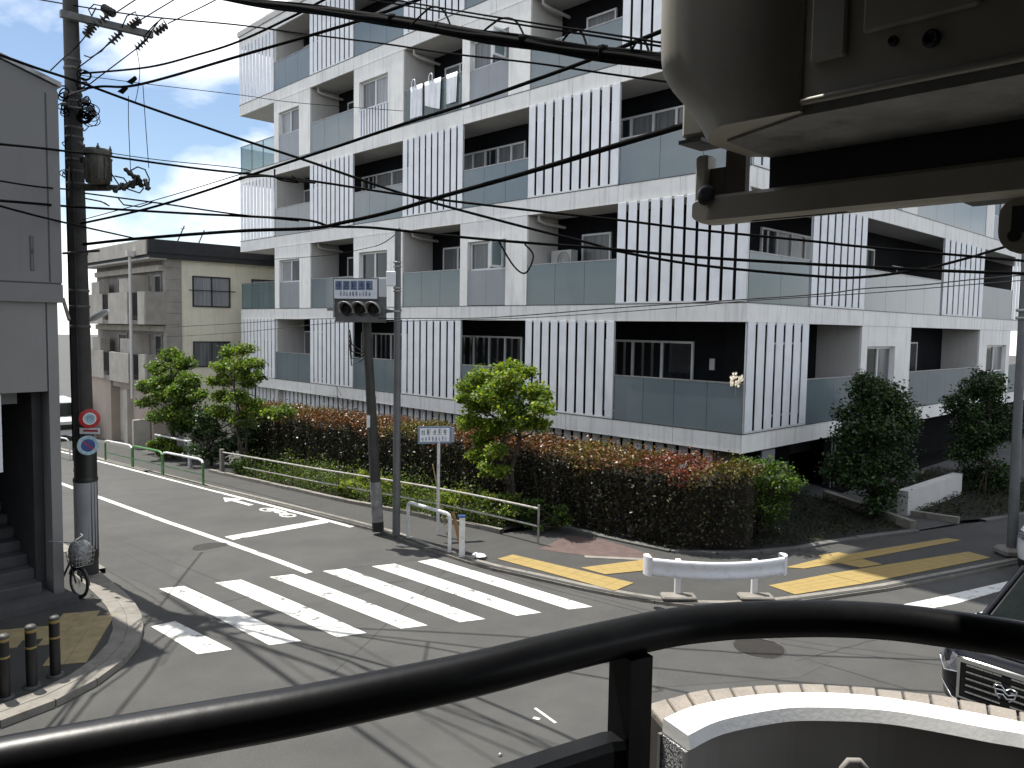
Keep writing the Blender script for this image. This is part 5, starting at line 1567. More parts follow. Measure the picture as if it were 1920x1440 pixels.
for t, sg in ((0, -1), (1, 1)):
    c_ = arc(t)
    e = MB(); n_ = 12
    dirv = (arc(t) - arc(.05 if t == 0 else .95)).normalized()
    rr = []
    for k in range(n_ + 1):
        a_ = R(-90 + 180 * k / n_)
        rr.append([c_ + dirv * (.11 * math.cos(a_)) + nd * (-.10 + .12 * math.sin(a_)) + Vector((0, 0, z - c_.z)) for z in (.815, .51)])
    e.loft([[r_[0] for r_ in rr], [r_[1] for r_ in rr]], closed=False, cap=False)
    e.loft([[r_[0] - dirv * .006 for r_ in rr], [r_[1] - dirv * .006 for r_ in rr]], closed=False, cap=False)
    e.add([r_[0] for r_ in rr], [tuple(range(n_ + 1))])
    GB.part('rolled_end', e, M['guard_white'])
for x, y in ((1272, 1122), (1417, 1122)):
    q = on_z(x, y, .06)
    GB.part('post', MB().bbox(q.x - .045, q.x + .045, q.y + .06, q.y + .15, .06, .68, .008), M['guard_white'])
    GB.part('foot_plate', MB().bbox(q.x - .28, q.x + .28, q.y - .14, q.y + .14, .062, .12, .02), M['kerb'])
    GB.part('bolt', MB().lathe([(.025, 0), (.025, .02), (0, .03)], 8, q + Vector((0, .05, .5)), Matrix.Rotation(R(90), 3, 'X')), M['steel'])
# grey pole at the right edge
b4 = on_z(1897, 1042, .05); t4 = at(1922, 440, b4.y)
PR = T('lamp_post', 'plain grey lamp post on the pavement at the right edge', 'lamp post', tuple(b4))
PR.part('shaft', MB().tube([b4, b4.lerp(t4, .4), (t4.x, t4.y, 9.5)], [.1, .085, .06], 16), M['pole_grey'])
PR.part('footing', MB().bbox(b4.x - .25, b4.x + .2, b4.y - .2, b4.y + .25, .05, .22, .05), M['kerb'])
for z in (4.9, 4.75):
    PR.part('clamp_band', MB().lathe([(.085, -.03), (.105, -.02), (.105, .02), (.085, .03)], 14, (b4.x + (t4.x - b4.x) * z / 6.5, b4.y, z)), M['steel'])
# ================================================================== VEGETATION
def leaves_mesh(name, Cn, size, col, upbias=.35, aspect=.62, mt='leaf', org=(0, 0, 0)):
    N = len(Cn)
    Cn = np.asarray(Cn) - np.array(org)
    nrm = rng.normal(size=(N, 3)); nrm[:, 2] = np.abs(nrm[:, 2]) + upbias
    nrm /= np.linalg.norm(nrm, axis=1)[:, None]
    t = rng.normal(size=(N, 3)); t -= nrm * (t * nrm).sum(1)[:, None]; t /= np.linalg.norm(t, axis=1)[:, None]
    b = np.cross(nrm, t)
    s = np.asarray(size) * rng.uniform(.65, 1.25, N)
    s = s[:, None]
    fold = nrm * s * .18
    V = np.stack([Cn - t * s, Cn - b * s * aspect + fold, Cn + t * s, Cn + b * s * aspect + fold], 1).reshape(-1, 3)
    me = bpy.data.meshes.new(name)
    me.vertices.add(4 * N); me.vertices.foreach_set('co', V.astype(np.float32).ravel())
    me.loops.add(4 * N); me.loops.foreach_set('vertex_index', np.arange(4 * N, dtype=np.int32))
    me.polygons.add(N); me.polygons.foreach_set('loop_start', np.arange(0, 4 * N, 4, dtype=np.int32))
    me.polygons.foreach_set('loop_total', np.full(N, 4, dtype=np.int32))
    at_ = me.color_attributes.new('leafcol', 'FLOAT_COLOR', 'POINT')
    cc = np.ones((4 * N, 4), np.float32); cc[:, :3] = np.repeat(np.clip(col, 0.002, 1), 4, 0)
    at_.data.foreach_set('color', cc.ravel())
    me.materials.append(M[mt])
    me.update(calc_edges=True)
    me.validate()
    return me


def add_mesh(t_, name, me, parent=None):
    o = bpy.data.objects.new(name, me); C.objects.link(o); o.parent = parent or t_.o
    return o


def lcol(N, palette, w=None, jit=.25):
    P = np.array(palette); w = np.array(w if w else [1] * len(P), float); w /= w.sum()
    c = P[rng.choice(len(P), N, p=w)]
    return c * rng.uniform(1 - jit, 1 + jit, (N, 1)) * rng.uniform(1 - jit * .3, 1 + jit * .3, (N, 3))


def tree(name, label, base, top, clumps, n0, size0, palette, weights=None, trunk_r=.06, group=None, spread=.8, stems=1, cat='tree', mt='leaf', flat=.55, lean=(0, 0)):
    """clumps: list of (a,b,z,r) in the grid frame"""
    n, size = int(n0 * 1.45), size0 * .82
    t_ = T(name, label, cat, base, FB, group)
    bx_, by_, bz_ = base
    for s in range(stems):
        off = (random.uniform(-.12, .12) * (stems > 1), random.uniform(-.12, .12) * (stems > 1))
        m_ = 9
        pts = [(bx_ + off[0] * i / 2 + lean[0] * i / m_ + .05 * math.sin(i * 1.3 + s), by_ + off[1] * i / 2 + lean[1] * i / m_ + .05 * math.cos(i * 1.7 + s), bz_ + (top - bz_) * i / m_) for i in range(m_ + 1)]
        tk = t_.part('trunk', MB().tube(pts, [trunk_r * (1.15 - .85 * i / m_) for i in range(m_ + 1)], 10), M['bark'])
        for (a_, b_, z_, r_) in clumps[s::stems]:
            k = min(m_ - 1, max(2, int((z_ - bz_ - r_) / max(top - bz_, .1) * m_)))
            p = Vector(pts[k]); q = Vector((a_, b_, z_))
            mid_ = p.lerp(q, .5) + Vector((random.uniform(-.1, .1), random.uniform(-.1, .1), -.06))
            br = t_.part('branch', MB().tube([p, mid_, q], [trunk_r * .42, trunk_r * .3, trunk_r * .12], 6), M['bark'])
            mbt = MB()
            for _ in range(5):
                e = q + Vector((random.gauss(0, 1), random.gauss(0, 1), random.gauss(0, .6))) * r_ * .7
                mbt.tube([mid_.lerp(q, random.uniform(.3, 1)), e], [trunk_r * .12, trunk_r * .05], 4)
            t_.part('twig', mbt, M['bark'], parent=br)['kind'] = 'stuff'
    vol = np.array([c[3] ** 2 for c in clumps]); vol = vol / vol.sum()
    cnt = rng.multinomial(n, vol)
    Cs, Ls = [], []
    for (a_, b_, z_, r_), m_ in zip(clumps, cnt):
        # several leafy sprays per clump
        ns = max(4, int(m_ / 32))
        sp = rng.normal(size=(ns, 3)); sp /= np.linalg.norm(sp, axis=1)[:, None]
        sp *= (rng.uniform(.25, 1, (ns, 1)) ** .5) * r_; sp[:, 2] *= flat
        w_ = rng.integers(0, ns, m_)
        d = rng.normal(size=(m_, 3)) * r_ * .30 * spread; d[:, 2] *= .7
        Cs.append(np.array([a_, b_, z_]) + sp[w_] + d)
        base_c = lcol(m_, palette, weights)
        sh = rng.uniform(.72, 1.25, ns)[w_][:, None]
        Ls.append(base_c * sh)
    Cs = np.concatenate(Cs); Ls = np.concatenate(Ls)
    ok = Cs[:, 2] > bz_ + .05
    me = leaves_mesh('crown', Cs[ok], np.full(ok.sum(), size), Ls[ok], mt=mt, org=base)
    add_mesh(t_, 'crown', me)
    return t_


GREEN = [(.10, .155, .025), (.065, .12, .022), (.15, .20, .03), (.05, .085, .02)]
DARK = [(.022, .05, .014), (.032, .065, .018), (.018, .038, .013), (.05, .085, .025)]
YEL = [(.23, .27, .028), (.17, .23, .027), (.11, .17, .022), (.30, .32, .045)]


def ellip_clumps(c, rx, rz, n, r0, r1, seed, shell=.55):
    r_ = random.Random(seed); out = []
    while len(out) < n:
        p = (r_.uniform(-1, 1), r_.uniform(-1, 1), r_.uniform(-1, 1))
        l = math.sqrt(sum(v * v for v in p))
        if l > 1 or l < shell * r_.random(): continue
        out.append((c[0] + p[0] * rx, c[1] + p[1] * rx, c[2] + p[2] * rz, r_.uniform(r0, r1)))
    return out


def pc_(x, y, a_): # (b, z) on plane a
    q = pl(x, y, 0, a_); return (q.y, q.z)


# --- maple in front of the hedge: clumps traced over its outline at their own depths
aA = -3.55
cl = []
for (x, y, r_, da) in ((905, 705, .30, .1), (955, 692, .26, 0), (985, 700, .22, .2), (880, 725, .26, -.1), (940, 730, .36, .2), (1000, 735, .28, 0), (1015, 765, .24, -.2), (900, 760, .32, .25), (960, 768, .34, -.25), (1010, 795, .24, .1), (885, 792, .26, -.15), (930, 800, .3, .15), (980, 790, .28, -.2), (905, 822, .24, 0), (895, 855, .22, -.25), (930, 845, .24, -.3), (915, 880, .2, -.35), (940, 885, .18, -.35), (870, 745, .2, .1), (1020, 745, .18, .1), (950, 712, .28, -.3), (920, 740, .3, -.4)):
    b_, z_ = pc_(x, y, aA + da)
    cl.append((aA + da, b_, z_, r_))
bA, zA = pc_(950, 960, aA)
tree('maple_tree', 'bright green maple with layered crown growing out of the long hedge', (aA + .1, bA, .05), 3.3, cl, 13000, .056, YEL + GREEN[:2], [2, 3, 3, 1.2, 2, 2], .07, stems=2, spread=1.0)

# --- tree in front of the beige house
aB = -4.2
cl = []
for (x, y, r_, da) in ((320, 668, .38, 0), (345, 680, .36, .2), (295, 690, .36, -.1), (325, 710, .45, .3), (355, 715, .4, 0), (280, 725, .38, .1), (310, 740, .45, -.3), (350, 750, .45, .2), (370, 740, .3, 0), (275, 755, .32, -.1), (325, 775, .45, -.2), (295, 780, .36, 0), (360, 780, .4, .1), (340, 800, .35, 0), (300, 720, .4, -.4), (335, 735, .42, -.4)):
    b_, z_ = pc_(x, y, aB + da); cl.append((aB + da, b_, z_, r_))
bB, _z = pc_(325, 850, aB)
tree('garden_tree', 'rounded green tree in front of the beige apartment house', (aB, bB, zg(bB)), 2.6, cl, 15000, .075, GREEN, None, .09, spread=1.0)

# --- airy tree beside it
aC = -4.0
cl = []
for (x, y, r_, da) in ((435, 660, .3, 0), (460, 655, .28, .1), (415, 685, .32, 0), (450, 685, .36, -.2), (480, 680, .28, .1), (430, 710, .36, .2), (465, 712, .34, 0), (405, 715, .28, -.1), (485, 705, .22, 0), (415, 745, .32, .1), (445, 745, .34, -.15), (470, 760, .34, .2), (420, 775, .34, .1), (455, 785, .34, 0), (490, 780, .3, .1), (515, 775, .3, 0), (535, 770, .24, .1), (400, 770, .28, 0)):
    b_, z_ = pc_(x, y, aC + da); cl.append((aC + da, b_, z_, r_))
bC, _z = pc_(455, 860, aC)
tree('slender_tree', 'airy light green multi-stemmed tree at the far end of the hedge', (aC, bC, zg(bC) + .1), 3.2, cl, 8000, .068, GREEN + YEL[:2], [2, 2, 2, 1, 1.2, 1.2], .045, stems=3, spread=1.05)
cl = ellip_clumps((-3.9, 18.4, .45), 1.0, .95, 16, .3, .45, 5) + ellip_clumps((-4.0, 20.6, .0), .8, .8, 9, .3, .42, 6) + ellip_clumps((-3.4, 17.4, .5), .7, .8, 10, .3, .4, 8)
tree('dark_shrub', 'dense dark green shrub below the airy tree, left end of the hedge', (-4.1, 18.8, zg(18.8)), .6, cl, 10500, .06, DARK + GREEN[3:], None, .05, stems=2, cat='shrub', mt='leaf_dark')
# bare twiggy sapling against the white louvres
t_ = T('bare_sapling', 'thin bare sapling rising above the hedge before the white louvres', 'sapling', (-1.9, 11.0, 0), FB)
b_, z_ = pc_(636, 725, -1.9); b2_, z2_ = pc_(640, 800, -1.9)
t_.part('trunk', MB().tube([(-1.9, b2_, .5), (-1.9, b2_ - .02, z2_), (-1.88, b_ + .1, (z_ + z2_) / 2), (-1.9, b_ + .15, z_)], [.03, .025, .018, .006], 6), M['bark'])
for k in range(9):
    z0_ = z2_ + (z_ - z2_) * random.uniform(.1, .8); s_ = random.choice((-1, 1))
    t_.part('branch', MB().tube([(-1.9, b2_, z0_), (-1.9 + random.uniform(-.2, .2), b2_ + s_ * .3, z0_ + .25), (-1.9 + random.uniform(-.3, .3), b2_ + s_ * random.uniform(.4, .7), z0_ + random.uniform(.3, .5))], [.012, .008, .003], 5), M['bark'])

# --- two round-topped trees on the side street
def col_tree(label, x, ytop, ybot, half, a_, b_, zbase, n, seed):
    r_ = random.Random(seed); cl = []; n = int(n * 1.9)
    ctr = pl(x, (ytop + ybot) / 2, 1, b_)
    zt_ = pl(x, ytop, 1, b_).z; zb_ = pl(x, ybot, 1, b_).z
    for k in range(44):
        f = r_.random(); z = zb_ + (zt_ - zb_) * f
        w = half * (math.sin(math.pi * min(1, max(0, .12 + f * .8))) ** .6)
        an = r_.uniform(0, 6.28); rr = w * r_.uniform(.1, 1.0)
        cl.append((ctr.x + rr * math.cos(an), b_ + rr * math.sin(an), z - .12, r_.uniform(.26, .40)))
    return tree('street_tree', label, (ctr.x, b_, zbase), zt_ - .4, cl, n, .055, DARK + [(.07, .11, .03)], [3, 3, 2, 2, 1], .055, 'round-topped trees on the side street', spread=1.0, mt='leaf_dark', flat=.8)


col_tree('dark upright tree on the lawn left of the entrance path', 1640, 705, 930, .85, 0, -1.76, .08, 11000, 3)
col_tree('broad dark tree behind the retaining wall, near the lamp post', 1850, 682, 950, 1.15, 0, -2.6, .1, 12000, 9)

# --- long clipped hedge
zt0 = lambda b: 1.64 - .022 * max(0, b - 3)
H_ = T('clipped_hedge', 'long clipped hedge with dark sides and rust-red new leaves along its top', 'hedge', (-2.2, 8, 0), FB)
bs_ = [-1.15 + i * .5 for i in range(41)]
def front(b): return -2.95 + (max(0, .4 - b) ** 2) * .42 + .10 * math.sin(b * 1.7) * .4
def back(b): return -1.35
rings = []
for b in bs_:
    f_, k_, z_ = front(b) + .16, back(b) - .12, zt0(b) - .16
    if f_ > k_ - .2: f_ = k_ - .2
    rings.append([(f_, b, zg(b)), (f_ + .03, b, z_ - .15), (f_ + .2, b, z_), (k_ - .15, b, z_), (k_, b, z_ - .2), (k_, b, zg(b))])
mb = MB().loft(rings, smooth=False)
H_.part('twig_core', mb, M['twig'])
N = 58000
b = rng.uniform(-1.3, 19, N)
face = rng.random(N)
fr_ = np.array([front(v) for v in b]); tp = 1.64 - .022 * np.maximum(0, b - 3); gz_ = np.array([zg(v) for v in b])
A = np.empty(N); Z = np.empty(N)
isT = face < .40; isB = (face >= .40) & (face < .47); isF = face >= .47
bump = .055 * np.sin(b * 3.1) + .05 * np.sin(b * 7.3 + 1) + .04 * np.sin(b * 13.7)
u = rng.random(N)
A[isT] = fr_[isT] + u[isT] * (-1.35 - fr_[isT]); Z[isT] = tp[isT] + bump[isT] * .8 + rng.normal(0, .055, isT.sum()) + .03
ed = np.minimum(u, 1 - u); Z[isT] -= (np.maximum(0, .12 - ed[isT]) * 1.0)
A[isB] = -1.35 + rng.normal(0, .05, isB.sum()); Z[isB] = gz_[isB] + u[isB] * (tp - gz_)[isB]
A[isF] = fr_[isF] + rng.normal(0, .06, isF.sum()) + bump[isF] * .7; Z[isF] = gz_[isF] + .05 + u[isF] ** .8 * (tp - gz_)[isF]
# sprouting shoots on top
ns = 3200
bsx = rng.uniform(-1.1, 18.8, ns); sx_ = np.array([front(v) for v in bsx])
A2 = sx_ + rng.random(ns) * (-1.35 - sx_); Z2 = 1.64 - .022 * np.maximum(0, bsx - 3) + np.abs(rng.normal(0, .10, ns)) + .03
end = (b < -.9)
P = np.stack([A, b, Z], 1); P = np.concatenate([P, np.stack([A2, bsx, Z2], 1)])
bb, zz = P[:, 1], P[:, 2]
tpp = 1.64 - .022 * np.maximum(0, bb - 3)
newg = np.clip((zz - (tpp - .30 + .12 * np.sin(bb * 2.3) + .08 * np.sin(bb * 5.1))) / .22, 0, 1) * .9
newg = (rng.random(len(P)) < newg)
dk = lcol(len(P), [(.020, .025, .010), (.030, .028, .013), (.038, .030, .019), (.016, .022, .009), (.055, .048, .02)], [3, 3, 2, 2, .8])
rust = lcol(len(P), [(.165, .066, .022), (.13, .046, .017), (.19, .09, .027), (.075, .046, .018)], [3, 2, 1.5, 2])
yg = lcol(len(P), [(.14, .115, .026), (.11, .105, .022), (.17, .125, .032)])
red = lcol(len(P), [(.15, .026, .016), (.12, .024, .014), (.16, .048, .02)])
sel = np.sin(bb * .83 + .6) + .5 * np.sin(bb * 2.1 + 2) + rng.normal(0, .45, len(P))
mixc = np.where((sel > .75)[:, None], yg, rust)
mixc = np.where((np.abs(bb - .15) < .62)[:, None] & (rng.random(len(P)) < .85)[:, None], red, mixc)
mixc = np.where(((bb < -.6))[:, None], yg * .8, mixc)
col = np.where(newg[:, None], mixc, dk)
pl_n = rng.random(len(P)) < .012
col = np.where(pl_n[:, None] & (~newg)[:, None], np.array([.17, .17, .13]), col)
me = leaves_mesh('foliage', P, np.full(len(P), .038), col, upbias=.15, mt='leaf_dark', org=(-2.2, 8, 0))
o = add_mesh(H_, 'foliage', me); o['kind'] = 'stuff'
# green bush at the hedge's right end
cl = ellip_clumps((-.75, -.85, .95), .85, .8, 26, .28, .4, 21)
tree('corner_shrub', 'loose green shrub at the right end of the hedge under the building corner', (-.75, -.85, .08), 1.2, cl, 12000, .045, GREEN + DARK[:3], None, .03, stems=3, cat='shrub')
# --- low plants in the planting strip
spots = [(-4.25, 15.2, .55, 'dark bushy plant at the far end of the pipe railing, beside the stone post', DARK + GREEN[:1], 2200), (-4.3, 8.9, .48, 'yellow-green bush behind the railing, left of the dark leaning pole', YEL, 1800), (-4.25, 7.7, .46, 'second yellow-green bush behind the railing, just left of the leaning pole', YEL, 1700),
         (-4.1, 5.2, .42, 'small yellow bush between the leaning pole and the steel pole', YEL, 1000), (-4.0, 3.7, .62, 'spreading light green bush behind the white hoop barrier', YEL[1:] + GREEN, 2800), (-3.75, 2.5, .5, 'green bush at the right end of the pipe railing', GREEN + DARK[:2], 2200)]
for i, (a_, b_, r_, lab, palt, n) in enumerate(spots):
    cl = ellip_clumps((a_, b_, zg(b_) + .38), r_, r_ * .62, 9, r_ * .34, r_ * .48, 40 + i)
    tree('low_bush', lab, (a_, b_, zg(b_) + .1), zg(b_) + .5, cl, n, .042, palt, None, .015, 'bushes in the planting strip', stems=3, cat='bush')
N = 24000
b = rng.uniform(3.2, 15.5, N); a_ = -4.85 + rng.random(N) * 1.75
a_ = np.where(b < 4.5, np.maximum(a_, -4.45), a_)
hgt = .42 + .14 * np.sin(b * 2.7) + .1 * np.sin(b * 6.1 + a_ * 4)
z = np.array([zg(v) for v in b]) + .1 + np.abs(rng.normal(0, 1, N)) * hgt * .55
pal = lcol(N, [(.05, .085, .02), (.09, .13, .024), (.028, .045, .015), (.16, .19, .028), (.06, .05, .025)], [3, 3, 2.5, 1.6, .8])
me = leaves_mesh('ground_cover', np.stack([a_, b, z], 1), np.full(N, .034), pal, upbias=.3)
o = bpy.data.objects.new('ground_cover', me); C.objects.link(o); o.matrix_world = FB; o['kind'] = 'stuff'; o['label'] = 'mixed low ground cover plants in the planting strip'
# grass on the shaded lawns
N = 9000
pg, keep = [], 0
polys = ([(-2.2, -.9), (-1.2, -1.65), (.2, -2.0), (2.3, -2.75), (4.1, -.1), (4.2, 1.0), (-.1, 1.0), (-2.2, .2)], [(4.12, -3.1), (4.15, -2.4), (7.5, -.5), (11, -.5), (11, -5.3), (5.6, -3.9)])
G1 = rng.uniform((-2.5, -5.5), (11, 1.2), (N * 2, 2))
G1 = np.array([p for p in G1 if inside(p, polys[0]) or inside(p, polys[1])])
bl = np.concatenate([G1, np.full((len(G1), 1), .13)], 1); bl[:, 2] += np.abs(rng.normal(0, .05, len(G1)))
me = leaves_mesh('lawn_grass', bl, np.full(len(bl), .055), lcol(len(bl), [(.02, .034, .010), (.028, .04, .012), (.03, .03, .013), (.014, .022, .008)]), upbias=.1, aspect=.22)
o = bpy.data.objects.new('lawn_grass', me); C.objects.link(o); o.matrix_world = FB; o['kind'] = 'stuff'; o['label'] = 'thin shaded grass on the small lawns of the side street'
# plants at the beige house corner
cl = ellip_clumps((-4.6, 21.5, -.35), .6, .5, 8, .22, .3, 77)
tree('low_bush', 'bright green bush behind the green guard rail in front of the beige house', (-4.6, 21.5, zg(21.5)), -.2, cl, 2500, .06, YEL[1:] + GREEN, None, .02, 'bushes in the planting strip', stems=3, cat='bush')
# ================================================================== OVERHEAD CABLES
def run_on(P, pts):
    # cables that leave the picture carry on in the same direction
    out = lambda p: p[0] < -10 or p[0] > 1930 or p[1] < -10
    if out(pts[0]): P = [P[0] + (P[0] - P[1]).normalized() * 7] + P
    if out(pts[-1]) or (pts[-1][0] == 1420): P = P + [P[-1] + (P[-1] - P[-2]).normalized() * (7 if out(pts[-1]) else 3.0)]
    return P


def wire(label, pts, r_, mt='cable', name='cable', group=None, cat='cable', sub=6):
    """pts: (x, y, forward distance) seen along the cable; smoothed between them"""
    P = [at(x, y, Y) for x, y, Y in pts]
    P = run_on(P, pts)
    if len(P) == 2: dense = P
    else:
        dense = []
        for i in range(len(P) - 1):
            p0, p1, p2, p3 = P[max(i - 1, 0)], P[i], P[i + 1], P[min(i + 2, len(P) - 1)]
            for k in range(sub):
                t = k / sub
                dense.append(.5 * ((2 * p1) + (p2 - p0) * t + (2 * p0 - 5 * p1 + 4 * p2 - p3) * t * t + (3 * p1 - p0 - 3 * p2 + p3) * t ** 3))
        dense.append(P[-1])
    return single(name, MB().tube(dense, r_, 7), M[mt], label, cat, group)


PYc = 13.5
bund = T('cable_bundle', 'thick black cable bundle sweeping across the top towards the awning', 'cable', tuple(at(860, 50, 7)))
P = [at(x, y, Y) for x, y, Y in ((330, -26, 11), (450, -2, 9.6), (580, 15, 8.4), (700, 31, 7.4), (840, 54, 6.5), (960, 73, 5.9), (1100, 93, 5.35), (1250, 114, 4.85), (1420, 140, 4.4))]
P = run_on(P, [(330, -26, 11), (1420, 140, 4.4)])
dense = []
for i in range(len(P) - 1):
    p0, p1, p2, p3 = P[max(i - 1, 0)], P[i], P[i + 1], P[min(i + 2, len(P) - 1)]
    for k in range(8):
        t = k / 8; dense.append(.5 * ((2 * p1) + (p2 - p0) * t + (2 * p0 - 5 * p1 + 4 * p2 - p3) * t * t + (3 * p1 - p0 - 3 * p2 + p3) * t ** 3))
for k, (dz, dy, r_) in enumerate(((0, 0, .028), (-.035, .01, .022), (.03, .01, .012), (-.02, -.03, .016))):
    bund.part('cable_strand', MB().tube([p + Vector((0, dy, dz + .006 * math.sin(i * .5 + k))) for i, p in enumerate(dense)], r_, 8), M['cable'])
for (x, y, Y) in ((735, 36, 7.15), (1130, 98, 5.25), (980, 77, 5.8)):
    c_ = at(x, y, Y); bund.part('cable_tie', MB().lathe([(.045, -.03), (.05, 0), (.045, .03)], 10, c_, Matrix.Rotation(R(90), 3, 'Y')), M['cable'])
# messenger wires above the bundle with sling loops
wire('upper thin support wire just above the thick cable bundle', [(330, -75, 11), (640, -18, 7.9), (840, 17, 6.5), (1000, 43, 5.7), (1120, 61, 5.25), (1260, 83, 4.8), (1420, 108, 4.4)], .007, group='support wires above the bundle')
wire('lower thin support wire just above the thick cable bundle', [(330, -62, 11), (640, -10, 7.9), (840, 24, 6.5), (1000, 50, 5.7), (1120, 68, 5.25), (1260, 90, 4.8), (1420, 114, 4.4)], .007, group='support wires above the bundle')
for i, (x0, x1) in enumerate(((770, 850), (895, 990), (1045, 1105), (1175, 1222))):
    def yy(x): return 17 + (x - 840) * .1571
    def Yx(x): return 6.5 + (840 - x) * .0042 if x < 840 else 6.5 - (x - 840) * .0041
    xm = (x0 + x1) / 2
    pts = [(x0, yy(x0) + 42, Yx(x0)), (x0 + (xm - x0) * .6, yy(xm) + 12, Yx(xm)), (xm, yy(xm) + 1, Yx(xm)), (xm + (x1 - xm) * .55, yy(xm) + 8, Yx(xm)), (x1, yy(x1) + 44, Yx(x1))]
    wire(('leftmost', 'second', 'third', 'rightmost')[i] + ' looped hanger wire tying the bundle to its support wires', pts, .008, group='hanger loops on the bundle')
wire('thin cable crossing the upper facade from top left to the awning', [(40, -8, 14.5), (79, 0, 14), (253, 28, 12.8), (440, 46, 11.5), (560, 62, 10.9), (720, 82, 10), (840, 100, 9.3), (1000, 118, 8.6), (1130, 137, 8.1), (1300, 160, 7.6)], .011)
wire('medium cable rising from the utility pole to the top edge over the far balconies', [(150, 137, PYc), (163, 137, PYc), (277, 126, 12.6), (365, 104, 11.9), (449, 77, 11.2), (560, 25, 10.4), (640, -18, 9.9)], .016)
wire('heavy cable rising from the pole past the sixth-floor balconies', [(146, 168, PYc), (190, 162, PYc - .2), (240, 162, 12.9), (310, 146, 12.4), (449, 105, 11.4), (556, 74, 10.8), (673, 39, 10.1), (775, 3, 9.6), (840, -22, 9.3)], .02)
wire('main black cable falling from top left across the white facade to the right edge', [(-40, 88, 10.0), (0, 103, 10.6), (70, 128, 11.7), (146, 153, 13.2), (277, 201, 13.4), (440, 257, 13.2), (580, 303, 13), (761, 365, 12.7), (965, 421, 12.3), (1106, 456, 12.1), (1164, 472, 12), (1310, 497, 11.9), (1520, 517, 11.8), (1612, 520, 11.8), (1720, 506, 11.8), (1806, 486, 11.9), (1960, 440, 12)], .021)
wire('cable running left to right below the fourth-floor balconies to the right edge', [(-40, 264, 10.2), (0, 270, 10.8), (70, 277, 11.6), (128, 284, 12.6), (204, 293, 13.4), (379, 317, 13), (560, 336, 12.6), (761, 366, 12.1), (992, 394, 11.6), (1164, 413, 11.3), (1310, 431, 11.1), (1520, 452, 10.9), (1622, 463, 10.8), (1908, 488, 10.6), (2000, 496, 10.5)], .018)
wire('thin upper cable beginning at the transformer top', [(200, 286, 13.3), (300, 300, 13.1), (430, 313, 12.9), (470, 320, 12.8)], .007)
wire('thick cable lifting from the beige house corner past the third-floor louvres to the upper right', [(157, 458, PYc), (262, 447, 12.9), (449, 433, 11.9), (583, 428, 11.2), (644, 417, 10.8), (732, 397, 10.2), (819, 371, 9.6), (986, 324, 8.4), (1161, 271, 7.2), (1278, 236, 6.5), (1420, 190, 5.7)], .026)
wire('cable climbing from the pole across the fifth-floor slab to the upper right', [(152, 419, PYc), (240, 400, 13.1), (309, 382, 12.7), (400, 353, 12.1), (449, 336, 11.8), (500, 318, 11.4), (551, 301, 11), (640, 272, 10.4), (755, 233, 9.6), (880, 193, 8.8), (1000, 151, 8.1), (1117, 108, 7.4), (1244, 57, 6.7), (1420, -10, 5.9)], .019)
wire('thin companion wire just above the cable that climbs from the pole', [(155, 412, PYc), (309, 370, 12.7), (440, 330, 11.9), (470, 322, 11.6)], .007)
wire('long cable sagging from the left wall over the signal pole top to the right edge', [(-40, 373, 10.2), (0, 376, 10.8), (70, 382, 11.7), (146, 388, 13.1), (350, 400, 13), (560, 411, 12.3), (620, 424, 12.1), (702, 427, 11.8), (860, 444, 11.3), (1000, 456, 10.9), (1135, 466, 10.5), (1310, 482, 10.2), (1520, 495, 10), (1617, 500, 9.9), (1780, 508, 9.8), (1930, 513, 9.7)], .02)
wire('cable leaving the transformer bracket towards the louvred corner balcony', [(157, 362, PYc), (292, 380, 13.2), (437, 401, 12.7), (560, 414, 12.3)], .013)
wire('short cable from the left edge to the middle of the utility pole', [(-40, 332, 10.2), (0, 339, 10.8), (70, 350, 11.7), (130, 355, 13.2)], .013)
wire('lowest cable from the left edge to the beige house roof corner', [(-40, 372, 10), (0, 386, 10.7), (70, 405, 11.6), (150, 424, 13.2), (262, 449, 17)], .016)
wire('very thin wire crossing the sky towards the sixth-floor balcony', [(150, 141, PYc), (280, 158, 14), (450, 178, 15), (560, 193, 16), (755, 208, 17)], .006)
wire('thin service wire from the beige house over the second-floor band to the right edge', [(312, 614, 26), (450, 606, 22), (560, 599, 19), (700, 597, 16.5), (860, 597, 14.6), (960, 593, 13.8), (1147, 578, 12.6), (1310, 567, 12), (1401, 561, 11.8), (1542, 551, 11.5), (1622, 541, 11.4), (1722, 535, 11.3), (1815, 525, 11.3), (1960, 512, 11.2)], .009, 'cable2')
wire('second thin service wire just below the first, over the second-floor band', [(312, 632, 26), (450, 623, 22), (620, 606, 18), (760, 602, 15.8), (960, 597, 14), (1147, 586, 12.8), (1310, 573, 12.2), (1401, 564, 12), (1622, 550, 11.6), (1815, 534, 11.5), (1960, 522, 11.4)], .007, 'cable2')
wire('thin stay wire from the signal pole top to the leaning pole', [(744, 438, 16.4), (720, 455, 16.5), (703, 462, 16.6)], .009)
wire('thin wire from the signal pole to the far corner balcony', [(703, 462, 16.6), (620, 478, 18), (515, 486, 20)], .007)
for i, pts in enumerate((((300, -30, 12), (250, 2, 12.9), (215, 25, 13.8), (205, 30, 13.8)), ((385, -35, 12), (322, 2, 13), (264, 37, 14)), ((470, -40, 12), (400, 2, 13), (315, 44, 14.3)))):
    wire(('leftmost', 'middle', 'rightmost')[i] + ' high-voltage wire rising from the crossarm to the top edge', pts, .010, group='high-voltage wires above the crossarm')
